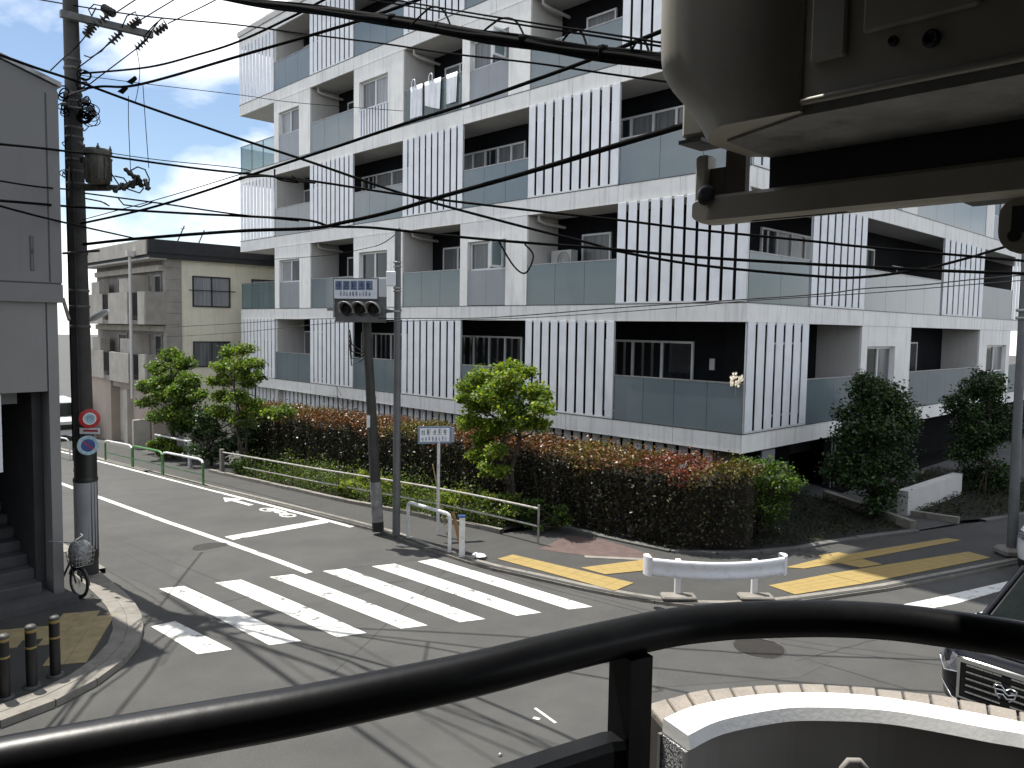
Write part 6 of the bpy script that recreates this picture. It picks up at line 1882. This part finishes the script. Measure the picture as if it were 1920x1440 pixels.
for i, pts in enumerate((((160, 68, 13.6), (143, 88, 13.3), (120, 108, 12.8), (95, 132, 12)), ((207, 80, 14.1), (180, 102, 13.7), (145, 128, 13.4)), ((255, 92, 14.3), (215, 122, 13.9), (165, 160, 13.5)))):
    wire(('leftmost', 'middle', 'rightmost')[i] + ' wire dropping from the crossarm insulators to the pole', pts, .010, group='wires below the crossarm')
wire('left vertical lead hanging down to the fuse group', [(241, 180, 13.6), (241, 230, 13.5), (245, 322, 13.3)], .006, group='vertical leads by the pole')
wire('right vertical lead hanging down to the fuse group', [(268, 160, 13.7), (272, 220, 13.5), (279, 315, 13.3)], .006, group='vertical leads by the pole')
wire('looping lead hanging from the rightmost insulator', [(256, 92, 14.3), (262, 130, 14), (259, 165, 13.8), (254, 190, 13.7)], .006, group='vertical leads by the pole')
for (x, y, Y, l) in ((247, 150, 13.2, 'dark cable clamp hanging on the heavy cable by the pole, upper one'), (230, 168, 13.1, 'dark cable clamp hanging on the heavy cable by the pole, lower one')):
    c_ = at(x, y, Y); single('cable_clamp', MB().loft([[c_ + Vector(v) for v in ((-.09, 0, -.03), (-.02, 0, -.06), (.07, 0, .03), (.05, 0, .07))], [c_ + Vector(v) + Vector((0, .05, 0)) for v in ((-.09, 0, -.03), (-.02, 0, -.06), (.07, 0, .03), (.05, 0, .07))]], smooth=False), M['cable'], l, 'clamp', 'cable clamps near the pole')
for i, pts in enumerate((((984, 458, 10.9), (1000, 480, 10.8), (985, 512, 10.7), (962, 497, 10.9), (935, 452, 11.1)), ((515, 318, 11.3), (520, 335, 11.2), (560, 342, 11.2), (548, 330, 11.3)))):
    wire(('loose black cable loop hanging in front of the third-floor window', 'loose cable loop tied at the far corner balcony')[i], pts, .012)
wire('thick splice cable drooping below the climbing cable at the corner balcony', [(449, 333, 11.8), (500, 330, 11.3), (551, 338, 11.1), (590, 343, 12.5)], .016)

# ================================================================== OWN HOUSE: BALCONY, AWNING, RAILING, PARAPET
own = T('own_house', 'shaded wall, floor and ceiling of the balcony behind the viewer', 'house', (-17.4, -9, 0), FB)
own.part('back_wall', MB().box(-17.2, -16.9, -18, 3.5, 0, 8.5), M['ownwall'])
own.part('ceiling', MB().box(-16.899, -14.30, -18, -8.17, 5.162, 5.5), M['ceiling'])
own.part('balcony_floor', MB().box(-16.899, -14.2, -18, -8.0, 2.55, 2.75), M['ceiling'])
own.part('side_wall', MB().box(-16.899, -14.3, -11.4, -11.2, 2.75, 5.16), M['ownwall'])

# --- black handrail
rp_px = ((-330, 1520), (-100, 1462), (0, 1436), (150, 1407), (300, 1379), (430, 1356), (560, 1333), (730, 1298), (900, 1261), (1070, 1218), (1240, 1180), (1330, 1168), (1400, 1163), (1520, 1160), (1610, 1162), (1700, 1169), (1810, 1184), (1920, 1202), (2050, 1236), (2200, 1290))
zr = 3.98
rp = [on_z(x, y, zr) for x, y in rp_px]
def smooth(P, sub=5):
    d = []
    for i in range(len(P) - 1):
        p0, p1, p2, p3 = P[max(i - 1, 0)], P[i], P[i + 1], P[min(i + 2, len(P) - 1)]
        for k in range(sub):
            t = k / sub; d.append(.5 * ((2 * p1) + (p2 - p0) * t + (2 * p0 - 5 * p1 + 4 * p2 - p3) * t * t + (3 * p1 - p0 - 3 * p2 + p3) * t ** 3))
    d.append(P[-1]); return d
rs = smooth(rp)
def sweep(path, prof, mb=None, smooth_=True):
    mb = mb or MB(); rings = []
    for i, p in enumerate(path):
        t = path[min(i + 1, len(path) - 1)] - path[max(i - 1, 0)]; t.z = 0; t.normalize()
        n_ = Vector((-t.y, t.x, 0))
        rings.append([p + n_ * u + Vector((0, 0, v)) for u, v in prof])
    return mb.loft(rings, smooth=smooth_)
RL = T('balcony_railing', 'curved glossy black balcony railing crossing the foreground', 'railing', (0, .9, 2.75))
n_ = 20
prof = [(.0265 * math.cos(2 * math.pi * k / n_), .0265 * math.sin(2 * math.pi * k / n_)) for k in range(n_)]
RL.part('handrail', sweep(rs, prof), M['rail'])
None and RL.part('handrail_web', sweep([p + Vector((0, 0, 0)) for p in rs], [(-.012, -.058), (.012, -.058), (.012, -.02), (-.012, -.02)], smooth_=False), M['rail'])
pq = on_z(1184, 1196, zr)
tq = (on_z(1240, 1180, zr) - on_z(1070, 1218, zr)); tq.z = 0; tq.normalize(); nq = Vector((-tq.y, tq.x, 0))
def rbox(mb, c_, hu, hv, z0, z1):
    q = [c_ + tq * a_ * hu + nq * b_ * hv for a_, b_ in ((-1, -1), (1, -1), (1, 1), (-1, 1))]
    return mb.loft([[Vector((v.x, v.y, z0)) for v in q], [Vector((v.x, v.y, z1)) for v in q]], smooth=False)
RL.part('post', rbox(MB(), pq, .0185, .024, 2.75, zr - .02), M['rail'])
left = [p for p in rs if (p - pq).dot(tq) < -.01]
RL.part('lower_bar', sweep([Vector((p.x, p.y, 0)) for p in left] + [Vector((pq.x, pq.y, 0)) - tq * .012], [(-.02, 3.79), (.02, 3.79), (.02, 3.835), (.014, 3.845), (-.014, 3.845), (-.02, 3.835)], smooth_=False), M['rail'])
RL.part('infill_panel', sweep([Vector((p.x, p.y, 0)) for p in left] + [Vector((pq.x, pq.y, 0)) - tq * .012], [(-.008, 2.85), (.008, 2.85), (.008, 3.789), (-.008, 3.789)], smooth_=False), M['rail'])
RL.part('rivet', MB().lathe([(.004, 0), (.003, .003), (0, .004)], 8, on_z(938, 1417, 3.846)), M['steel'])

# --- curved parapet with white coping and soldier-course bricks
zc = 3.43
Oc = smooth([on_z(x, y, zc) for x, y in ((1243, 1346), (1300, 1322), (1400, 1303), (1500, 1297), (1600, 1300), (1700, 1312), (1800, 1330), (1920, 1353), (2080, 1392), (2300, 1460))], 4)
Ic = smooth([on_z(x, y, zc) for x, y in ((1290, 1379), (1350, 1351), (1450, 1331), (1520, 1326), (1650, 1331), (1750, 1346), (1850, 1365), (1940, 1381), (2100, 1425), (2300, 1500))], 4)
PA = T('curved_parapet', 'curved parapet with white coping, beige brick edge and grey plaster inside', 'parapet', (.7, 1.75, 0))
nO = min(len(Oc), len(Ic))
def at_len(Pp, f):
    L = [0]
    for i in range(1, len(Pp)): L.append(L[-1] + (Pp[i] - Pp[i - 1]).length)
    s = f * L[-1]
    for i in range(1, len(Pp)):
        if L[i] >= s: return Pp[i - 1].lerp(Pp[i], (s - L[i - 1]) / max(1e-9, L[i] - L[i - 1]))
    return Pp[-1]
rings = []
for k in range(61):
    f = k / 60
    o_, i_ = at_len(Oc, f), at_len(Ic, f)
    d = (o_ - i_); d.z = 0; d.normalize()
    bv = i_ - d * .012
    rings.append([Vector((o_.x, o_.y, zc - .036)), Vector((o_.x, o_.y, zc - .004)), Vector((o_.x - d.x * .004, o_.y - d.y * .004, zc)), Vector((i_.x, i_.y, zc)), Vector((bv.x, bv.y, zc - .03)), Vector((bv.x + d.x * .01, bv.y + d.y * .01, zc - .036))])
PA.part('coping', MB().loft(rings, smooth=False), M['cap'])
rings = []
for k in range(61):
    f = k / 60; o_, i_ = at_len(Oc, f), at_len(Ic, f); d = (o_ - i_); d.z = 0; d.normalize()
    rings.append([Vector((o_.x, o_.y, 2.0)), Vector((o_.x, o_.y, zc - .037)), Vector((i_.x + d.x * .004, i_.y + d.y * .004, zc - .037)), Vector((i_.x + d.x * .004, i_.y + d.y * .004, 2.0))])
PA.part('plaster_wall', MB().loft(rings, smooth=False), M['plaster'])
# soldier bricks on the outer edge
Bo = smooth([on_z(x, y, zc - .01) for x, y in ((1212, 1317), (1300, 1294), (1400, 1283), (1500, 1280), (1600, 1284), (1700, 1293), (1800, 1307), (1920, 1331), (2080, 1370), (2300, 1440))], 4)
nb = 21
bed = []
for k in range(61):
    f = k / 60; o_, i_ = at_len(Bo, f), at_len(Oc, f); bed.append([Vector((o_.x, o_.y, 2.0)) + (i_ - o_) * .12, Vector((o_.x, o_.y, zc - .03)) + (i_ - o_) * .12, Vector((i_.x, i_.y, zc - .03)) , Vector((i_.x, i_.y, 2.0))])
PA.part('mortar_bed', MB().loft(bed, smooth=False), M['mortar'])
for k in range(nb):
    f0, f1 = (k + .045) / nb, (k + .955) / nb
    dz = random.uniform(-.002, .002)
    q = [at_len(Bo, f0), at_len(Bo, f1), at_len(Oc, f1), at_len(Oc, f0)]
    q[2] = q[2].lerp(q[1], .03); q[3] = q[3].lerp(q[0], .03)
    ch = .004
    cen = sum(q, Vector()) / 4
    PA.part('brick', MB().loft([[Vector((v.x, v.y, zc - .22)) for v in q], [Vector((v.x, v.y, zc - .014 - ch + dz)) for v in q], [Vector((v.x, v.y, zc - .014 + dz)) + (cen - v).normalized() * ch for v in q]], smooth=False), M['brick'])
    for row in range(1, 6):
        z1 = zc - .225 - (row - 1) * .072
        PA.part('brick', MB().loft([[Vector((v.x, v.y, z1 - .066)) for v in q], [Vector((v.x, v.y, z1)) for v in q]], smooth=False), M['brick'])
# patterned end panel in a light frame
e0, e1 = at_len(Oc, 0), at_len(Ic, 0)
d = (e1 - e0); d.z = 0; L_ = d.length; d.normalize(); ou = Vector((d.y, -d.x, 0))
ou = -ou if ou.dot(Vector((-1, 0, 0))) < 0 else ou
def ef(u, v, z): return e0 + d * u + ou * v + Vector((0, 0, z - e0.z))
def ebox(mb, u0, u1, v0, v1, z0, z1):
    return mb.loft([[ef(u0, v0, z0), ef(u1, v0, z0), ef(u1, v1, z0), ef(u0, v1, z0)], [ef(u0, v0, z1), ef(u1, v0, z1), ef(u1, v1, z1), ef(u0, v1, z1)]], smooth=False)
pm_ = bpy.data.materials.new('crackled glass'); pm_.use_nodes = True
t = pm_.node_tree; p = t.nodes['Principled BSDF']
g_ = t.nodes.new('ShaderNodeNewGeometry'); vo_ = t.nodes.new('ShaderNodeTexVoronoi'); vo_.feature = 'DISTANCE_TO_EDGE'; vo_.inputs['Scale'].default_value = 150
nz_ = t.nodes.new('ShaderNodeTexNoise'); nz_.inputs['Scale'].default_value = 60
mm_ = t.nodes.new('ShaderNodeMix'); mm_.data_type = 'VECTOR'; mm_.inputs['Factor'].default_value = .03
t.links.new(g_.outputs['Position'], nz_.inputs['Vector']); t.links.new(g_.outputs['Position'], mm_.inputs[4]); t.links.new(nz_.outputs['Color'], mm_.inputs[5]); t.links.new(mm_.outputs[1], vo_.inputs['Vector'])
rr_ = t.nodes.new('ShaderNodeMapRange'); rr_.inputs[1].default_value = .10; rr_.inputs[2].default_value = .2
t.links.new(vo_.outputs['Distance'], rr_.inputs[0])
mc_ = t.nodes.new('ShaderNodeMix'); mc_.data_type = 'RGBA'; mc_.inputs[6].default_value = (.05, .05, .055, 1); mc_.inputs[7].default_value = (.75, .76, .78, 1)
t.links.new(rr_.outputs[0], mc_.inputs['Factor']); t.links.new(mc_.outputs[2], p.inputs['Base Color']); p.inputs['Roughness'].default_value = .25
M['crackle'] = pm_
PA.part('patterned_panel', ebox(MB(), .006, L_ - .006, .001, .006, 2.2, zc - .040), M['crackle'])
PA.part('panel_edge', ebox(ebox(MB(), -.004, .006, .001, .012, 2.2, zc - .038), L_ - .006, L_ + .004, .001, .010, 2.2, zc - .038), M['steel'])
hk = on_z(1610, 1436, 3.36)
hd = MB(); hd.tube([hk + Vector((-.035, .02, -.06)), hk + Vector((-.03, .02, -.02)), hk + Vector((-.015, .02, 0)), hk + Vector((.01, .02, 0)), hk + Vector((.028, .02, -.02)), hk + Vector((.03, .02, -.06))], .009, 8)
single('grab_handle', hd, M['plaster'], 'small curved handle on the inner side of the curved parapet', 'handle')

# --- retractable awning cassette overhead
AW = T('retractable_awning', 'dark beige retractable awning case with a rounded end overhead at right', 'awning', (-14.4, -8.2, 4.8), FB)
a0 = -14.45
bL, bC_, bR = -7.89, -8.255, -11.0
zT = 5.158
# moulded end cap: rounded in plan, flaring in at the bottom
def ring_cap(z, inset, thick):
    """plan outline from crease round the end to the back"""
    b_end = bL - inset
    fi = inset * .55
    pts = [(a0 + .005, bC_)]
    r_ = .11
    for k in range(9):
        an = R(90 * k / 8)
        pts.append((a0 + fi * math.sin(math.pi * min(1, k / 5) / 2) - .012 * math.sin(math.pi * k / 8) + r_ - r_ * math.cos(R(0)) + (r_ - r_ * math.cos(an)) , b_end - r_ + r_ * math.sin(an)))
    pts += [(a0 + thick - .06, b_end), (a0 + thick, b_end - .06), (a0 + thick, bC_)]
    return [(p[0], p[1], z) for p in pts]
rings = []
for z, ins in ((4.818, .095), (4.83, .088), (4.85, .079), (4.875, .064), (4.905, .044), (4.935, .022), (4.965, .006), (5.0, .002), (5.08, 0), (zT, 0)):
    rings.append(ring_cap(z, ins, .36))
AW.part('end_cap', MB().loft(rings, smooth=True), M['awning'])
AW.part('case_front', MB().loft([[(a0 + .012, b, z) for b in (bC_ - .003, bR)] + [(a0 + .36, b, z) for b in (bR, bC_ - .003)] for z in (4.835, zT)], smooth=False), M['awning'])
AW.part('front_lip', MB().tube([(a0 + .012, bC_ + .02, 4.836), (a0 + .012, bR, 4.836)], .007, 10), M['awning'])
for (q0, q1, z0, z1) in ((bC_ - .02, bC_ - .085, 4.90, 5.15), (bC_ - .115, bC_ - .30, 4.93, 5.15)):
    AW.part('cover_plate', MB().bbox(a0 - .002, a0 + .012, q1, q0, z0, z1, .004), M['awning'])
for (x, y, rr) in ((1677, 78, .0085), (1748, 73, .0145)):
    q = pl(x, y, 0, a0 + .005)
    AW.part('screw_boss', MB().lathe([(rr, 0), (rr * 1.05, .006), (rr * .8, .012), (rr * .55, .011), (rr * .5, .002), (0, .001)], 18, q, Matrix.Rotation(R(-90), 3, 'Y')), M['black_plastic'])
AW.part('underside', MB().prism([(a0 + .02, bR), (a0 + .02, bC_), (a0 + .11, bL - .15), (a0 + .34, bL - .14), (a0 + .36, bL - .2), (a0 + .36, bR)], 4.812, 4.834), M['awning_under'])
aT = -14.2
q = pl(1277, 165, 0, aT); q2 = pl(1283, 262, 0, aT)
AW.part('end_tab', MB().bbox(aT, aT + .10, q2.y - .06, q.y, q2.z, 4.99, .012), M['awning'])
AW.part('end_tab_edge', MB().box(aT - .002, aT + .10, q2.y - .05, q.y + .001, q2.z - .010, q2.z - .001), M['black_plastic'])
# fabric roll housing (black) and the front bar hanging beyond
aF = -14.16
zb0, zb1 = pl(1605, 390, 0, aF).z, pl(1350, 363, 0, aF).z
bE = pl(1298, 380, 0, aF).y
AW.part('fabric_housing', MB().box(aF + .03, aF + .12, bR, pl(1432, 300, 0, aF).y, zb1 - .01, 4.90), M['black_plastic'])
AW.part('fabric_fold', MB().tube([(aF + .05, pl(1480, 300, 0, aF).y, zb1 + .03), (aF + .05, bR, zb1 + .03)], .016, 10), M['black_plastic'])
bar = []
hB = zb1 - zb0
for b_, sc in ((bE, .55), (bE - .006, .8), (bE - .02, .97), (bE - .05, 1), (bR, 1)):
    zc_ = (zb0 + zb1) / 2
    pr = [(0, -.42), (.0, .36), (.012, .5), (.07, .5), (.085, .36), (.085, -.40), (.065, -.5), (.02, -.5)]
    bar.append([(aF + u, b_, zc_ + v * hB * sc) for u, v in pr])
AW.part('front_bar', MB().loft(bar, smooth=False), M['awning'])
b1_, b2_ = pl(1395, 409, 0, aF).y, pl(1575, 384, 0, aF).y
AW.part('drain_slot', MB().box(aF + .035, aF + .043, b2_, b1_, zb0 - .002, zb0 + .001), M['black_plastic'])
# arm bracket at the left end: pale edge strip, dark plate
q3 = pl(1324, 300, 0, aF)
AW.part('bracket_strip', MB().bbox(aF + .004, aF + .05, q3.y, bE - .001, zb1 - .02, 4.84, .006), M['awning'])
qa, qb = pl(1352, 330, 0, aF), pl(1388, 370, 0, aF)
AW.part('arm_bracket', MB().box(aF + .02, aF + .04, qb.y, qa.y, zb1 - .01, 4.845).box(aF + .02, aF + .04, qa.y + .001, q3.y, zb1 - .01, pl(1340, 312, 0, aF).z), M['brown'])
q4 = pl(1326, 366, 0, aF)
AW.part('pivot', MB().lathe([(.024, 0), (.026, .004), (.018, .008), (0, .006)], 18, (aF - .002, q4.y, q4.z), Matrix.Rotation(R(-90), 3, 'Y')), M['black_plastic'])
# second arm bracket farther right
a2 = -14.08
w0, w1 = pl(1872, 420, 0, a2), pl(1930, 475, 0, a2)
t2_ = T('awning_arm_bracket', 'pale rounded awning arm bracket with a dark keyhole at the right edge', 'bracket', (a2, w1.y, w1.z), FB)
zt2 = pl(1880, 372, 0, a2).z; zb2 = pl(1900, 476, 0, a2).z
ol = []
b_l, b_r = w0.y, w0.y - .17
rr = .035
for cx_, cz_, a_s in ((b_l - rr, zt2 - rr, 0), (b_r, zt2, None), (b_r, zb2, None), (b_l - rr * 1.3, zb2 + rr * 1.3, 270)):
    if a_s is None: ol.append((cx_, cz_))
    else:
        r__ = rr if a_s == 0 else rr * 1.3
        seq = range(0, 91, 15) if a_s == 0 else range(-90, 1, 15)
        for an in seq: ol.append((cx_ + r__ * math.cos(R(an)), cz_ + r__ * math.sin(R(an))))
t2_.part('bracket_body', MB().loft([[(a2, p[0], p[1]) for p in ol], [(a2 + .07, p[0], p[1]) for p in ol]], smooth=False), M['awning'])
kx = pl(1903, 425, 0, a2)
kh = [(kx.y + .012 * math.cos(R(an)) , kx.z - .018 + .012 * math.sin(R(an))) for an in range(0, 360, 30)]
t2_.part('keyhole', MB().loft([[(a2 - .004, p[0], p[1]) for p in kh], [(a2 - .001, p[0], p[1]) for p in kh]], smooth=False).box(a2 - .004, a2 - .001, kx.y - .08, kx.y + .006, kx.z - .012, kx.z + .04), M['black_plastic'])
t2_.part('arm', MB().box(a2 + .01, a2 + .09, b_r - .6, pl(1800, 360, 0, a2).y, zt2 + .002, zt2 + .04), M['black_plastic'])

# ================================================================== CARS
HD = R(38.7)                                   # backwards along the car
cb = Vector((math.cos(HD), math.sin(HD), 0)); cs_ = Vector((math.sin(HD), -math.cos(HD), 0))   # cs_: along the nose to the viewer's right
c0 = Vector((4.86, 8.75, 0))                   # front corner nearest the kerb side
def cp(u, s, z): return c0 + cb * u + cs_ * s + Vector((0, 0, z))
W_ = 1.52
CA = T('black_car', 'glossy black car with a chrome-barred grille waiting at the lower right edge', 'car', tuple(cp(2.4, W_ / 2, 0)))
def cbox(mb, u0, u1, s0, s1, z0, z1):
    return mb.loft([[cp(u0, s0, z0), cp(u1, s0, z0), cp(u1, s1, z0), cp(u0, s1, z0)], [cp(u0, s0, z1), cp(u1, s0, z1), cp(u1, s1, z1), cp(u0, s1, z1)]], smooth=False)
def section(z, uf, ub, e):                      # rounded rectangle outline at height z
    pts = []; rf = .30
    for cx_, cy_, a_s in ((uf + rf, e + rf, 180), (uf + rf, W_ - e - rf, 90)):
        seq = range(270, 179, -15) if a_s == 180 else range(180, 89, -15)
        for an in seq: pts.append((cx_ + rf * math.cos(R(an)), cy_ + rf * math.sin(R(an))))
    pts += [(ub, W_ - e), (ub, e)]
    return [cp(p[0], p[1], z) for p in pts]
CA.part('body', MB().loft([section(.22, .10, 4.7, .05), section(.30, .03, 4.72, .02), section(.55, .0, 4.75, .0), section(.74, .02, 4.75, .0), section(.86, .06, 4.74, .015), section(.93, .14, 4.72, .04)], smooth=True), M['carblack'])
bon = [[cp(.12, s, .915 + .02 * math.sin(math.pi * s / W_)) for s in [.10 + (W_ - .2) * k / 10 for k in range(11)]], [cp(.5, s, 1.0 + .035 * math.sin(math.pi * s / W_)) for s in [.08 + (W_ - .16) * k / 10 for k in range(11)]], [cp(.98, s, 1.06 + .035 * math.sin(math.pi * s / W_)) for s in [.08 + (W_ - .16) * k / 10 for k in range(11)]], [cp(1.0, s, .93) for s in [.08 + (W_ - .16) * k / 10 for k in range(11)]]]
CA.part('bonnet', MB().loft(bon, closed=False, cap=False), M['carblack'])
def cab(u, z, e): return [cp(u, e, z), cp(u, W_ - e, z)]
green = MB()
lo_f, hi_f = 1.0, 1.85
green.loft([[cp(.97, .14, 1.03), cp(.97, W_ - .14, 1.03), cp(4.7, W_ - .06, .94), cp(4.7, .06, .94)], [cp(1.78, .28, 1.53), cp(1.78, W_ - .28, 1.53), cp(4.55, W_ - .2, 1.55), cp(4.55, .2, 1.55)], [cp(2.05, .32, 1.59), cp(2.05, W_ - .32, 1.59), cp(4.45, W_ - .3, 1.60), cp(4.45, .3, 1.60)]], smooth=False)
CA.part('cabin', green, M['carblack'])
def lerp3(p, q, t): return p.lerp(q, t)
w4 = [cp(1.0, .22, 1.05), cp(1.0, W_ - .22, 1.05), cp(1.72, W_ - .33, 1.49), cp(1.72, .33, 1.49)]
nw = (w4[1] - w4[0]).cross(w4[3] - w4[0]).normalized()
if nw.dot(-cb) < 0: nw = -nw
CA.part('windscreen', MB().loft([[v + nw * .003 for v in w4], [v + nw * .012 for v in w4]], smooth=False), M['carglass'])
for s in (.05, W_ - .05):
    CA.part('pillar_trim', MB().tube([cp(.96, s + (.10 if s < 1 else -.10), 1.05), cp(1.76, s + (.23 if s < 1 else -.23), 1.53)], .03, 8), M['carblack'])
sw4 = [cp(1.5, .115, 1.07), cp(4.4, .085, 1.02), cp(4.3, .175, 1.47), cp(2.0, .22, 1.47)]
CA.part('side_window', MB().loft([[v - cs_ * .004 for v in sw4], [v - cs_ * .012 for v in sw4]], smooth=False), M['carglass'])
mi = MB().loft([[cp(1.22 + .07 * q, W_ + .04 + .1 * k, 1.08 + z * .16) for q, z in ((-1, 0), (1, 0), (1, 1), (-1, 1))] for k in (0, 1)], smooth=False)
CA.part('wing_mirror', mi, M['carblack'])
# grille
gz0, gz1 = .40, .79
CA.part('grille', cbox(MB(), -.006, .03, .30, W_ - .30, gz0, gz1), M['black_plastic'])
for k in range(6):
    z = gz0 + .03 + k * (gz1 - gz0 - .06) / 5
    CA.part('grille_bar', cbox(MB(), -.020, -.007, .34, W_ - .34, z - .012, z + .008), M['carblack'])
for k in range(5):
    z = gz0 + .05 + k * .075
    for j in range(9):
        s = .36 + j * (W_ - .72) / 9
        if 3.5 < j < 4.5: continue
        CA.part('grille_chrome', cbox(MB(), -.027, -.0205, s, s + .085, z + .012, z + .030), M['chrome'])
CA.part('grille_frame', cbox(cbox(cbox(cbox(MB(), -.03, .02, .26, W_ - .26, gz1, gz1 + .045), -.028, .02, .27, .30, gz0, gz1), -.028, .02, W_ - .30, W_ - .27, gz0, gz1), -.024, .02, .27, W_ - .27, gz0 - .02, gz0), M['chrome'])
em = MB()
ec = lambda u, v: cp(-.038, W_ / 2 + u, .60 + v)
for seq in (((-.11, .06), (-.04, .075), (.0, .03), (.05, .07), (.11, .055)), ((-.10, .02), (-.03, .03), (.03, -.01), (.10, .02)), ((-.09, -.03), (-.02, -.015), (.02, -.055), (.09, -.03)), ((-.11, .06), (-.10, .02), (-.09, -.03), (-.05, -.07)), ((.11, .055), (.10, .02), (.09, -.03), (.04, -.075))):
    em.tube([ec(u, v) for u, v in seq], .010, 6)
CA.part('emblem', em, M['chrome'])
for sg in (0, 1):
    S_ = (lambda s: s) if sg == 0 else (lambda s: W_ - s)
    hl = [cp(.012, S_(.27), .66), cp(.012, S_(.27), .82), cp(.30, S_(-.004), .86), cp(.22, S_(-.004), .70), cp(.09, S_(.10), .61)]
    hl2 = [v - cb * .022 - cs_ * (.008 if sg == 0 else -.008) for v in hl]
    CA.part('headlight', MB().loft([hl, hl2], smooth=False), M['headlamp'])
    CA.part('headlight_trim', MB().tube([v - cb * .024 for v in (hl[0], hl[4], hl[3])], .01, 6), M['chrome'])
    for u in (.86, 3.75):
        w_ = CA.part('wheel', MB().lathe([(.2, -.1), (.33, -.1), (.345, -.06), (.345, .06), (.33, .1), (.2, .1)], 24, cp(u, S_(.09), .345), Matrix.Rotation(HD, 3, 'Z') @ Matrix.Rotation(R(90), 3, 'X')), M['tyre'])
        CA.part('wheel_rim', MB().lathe([(.2, -.108), (.19, -.112), (.05, -.09), (0, -.09)] if sg == 1 else [(.2, .108), (.19, .112), (.05, .09), (0, .09)], 20, cp(u, S_(.09), .345), Matrix.Rotation(HD, 3, 'Z') @ Matrix.Rotation(R(90), 3, 'X')), M['chrome'], parent=w_)
lr_ = cbox(MB(), -.022, .02, .2, W_ - .2, .28, .36)
CA.part('lower_grille', lr_, M['black_plastic'])
CA.part('number_plate', cbox(MB(), -.03, -.022, W_ / 2 - .16, W_ / 2 + .16, .33, .40), M['sign_white'])
CA.part('bumper_chrome', MB().tube([cp(.05, .08, .50), cp(-.015, .22, .36), cp(-.026, .4, .30), cp(-.026, W_ - .4, .30)], .012, 6), M['chrome'])

# white car behind it, only its front corner in view
c0w = on_z(1899, 1086, 0) + Vector((.0, .1, 0))
c0, W_ = Vector((c0w.x, c0w.y, 0)), 1.7
CW = T('white_car', 'white car cut off by the right edge with a dark band below its bonnet', 'car', tuple(cp(2, .85, 0)))
CW.part('body', MB().loft([section(.36, .03, 4.0, .02), section(.55, .0, 4.05, .0), section(.74, .02, 4.05, .0)], smooth=True), M['carwhite'])
CW.part('lower_bumper', MB().loft([section(.14, .10, 4.0, .05), section(.2, .04, 4.0, .03), section(.358, .03, 4.0, .022)], smooth=True), M['black_plastic'])
CW.part('front_band', MB().loft([section(.741, .03, 4.0, .01), section(.86, .07, 4.0, .03)], smooth=True), M['carglass'])
CW.part('bonnet', MB().loft([section(.861, .06, 4.0, .025), section(.93, .12, 4.0, .05), section(.98, .4, 4.0, .10)], smooth=True), M['carwhite'])
CW.part('cabin', MB().loft([[cp(.95, .1, .985), cp(.95, W_ - .1, .985), cp(3.9, W_ - .1, .985), cp(3.9, .1, .985)], [cp(1.7, .25, 1.5), cp(1.7, W_ - .25, 1.5), cp(3.5, W_ - .25, 1.5), cp(3.5, .25, 1.5)]], smooth=False), M['carglass'])
CW.part('roof', MB().loft([[cp(1.68, .24, 1.501), cp(1.68, W_ - .24, 1.501), cp(3.52, W_ - .24, 1.501), cp(3.52, .24, 1.501)], [cp(1.85, .32, 1.56), cp(1.85, W_ - .32, 1.56), cp(3.4, W_ - .32, 1.56), cp(3.4, .32, 1.56)]], smooth=False), M['carwhite'])
CW.part('headlight', cbox(MB(), -.01, .25, .1, .35, .77, .85), M['headlamp'])
for u in (.8, 3.3):
    CW.part('wheel', MB().lathe([(.0, -.08), (.28, -.09), (.3, 0), (.28, .09), (0, .08)], 20, cp(u, .06, .3), Matrix.Rotation(HD, 3, 'Z') @ Matrix.Rotation(R(90), 3, 'X')), M['tyre'])
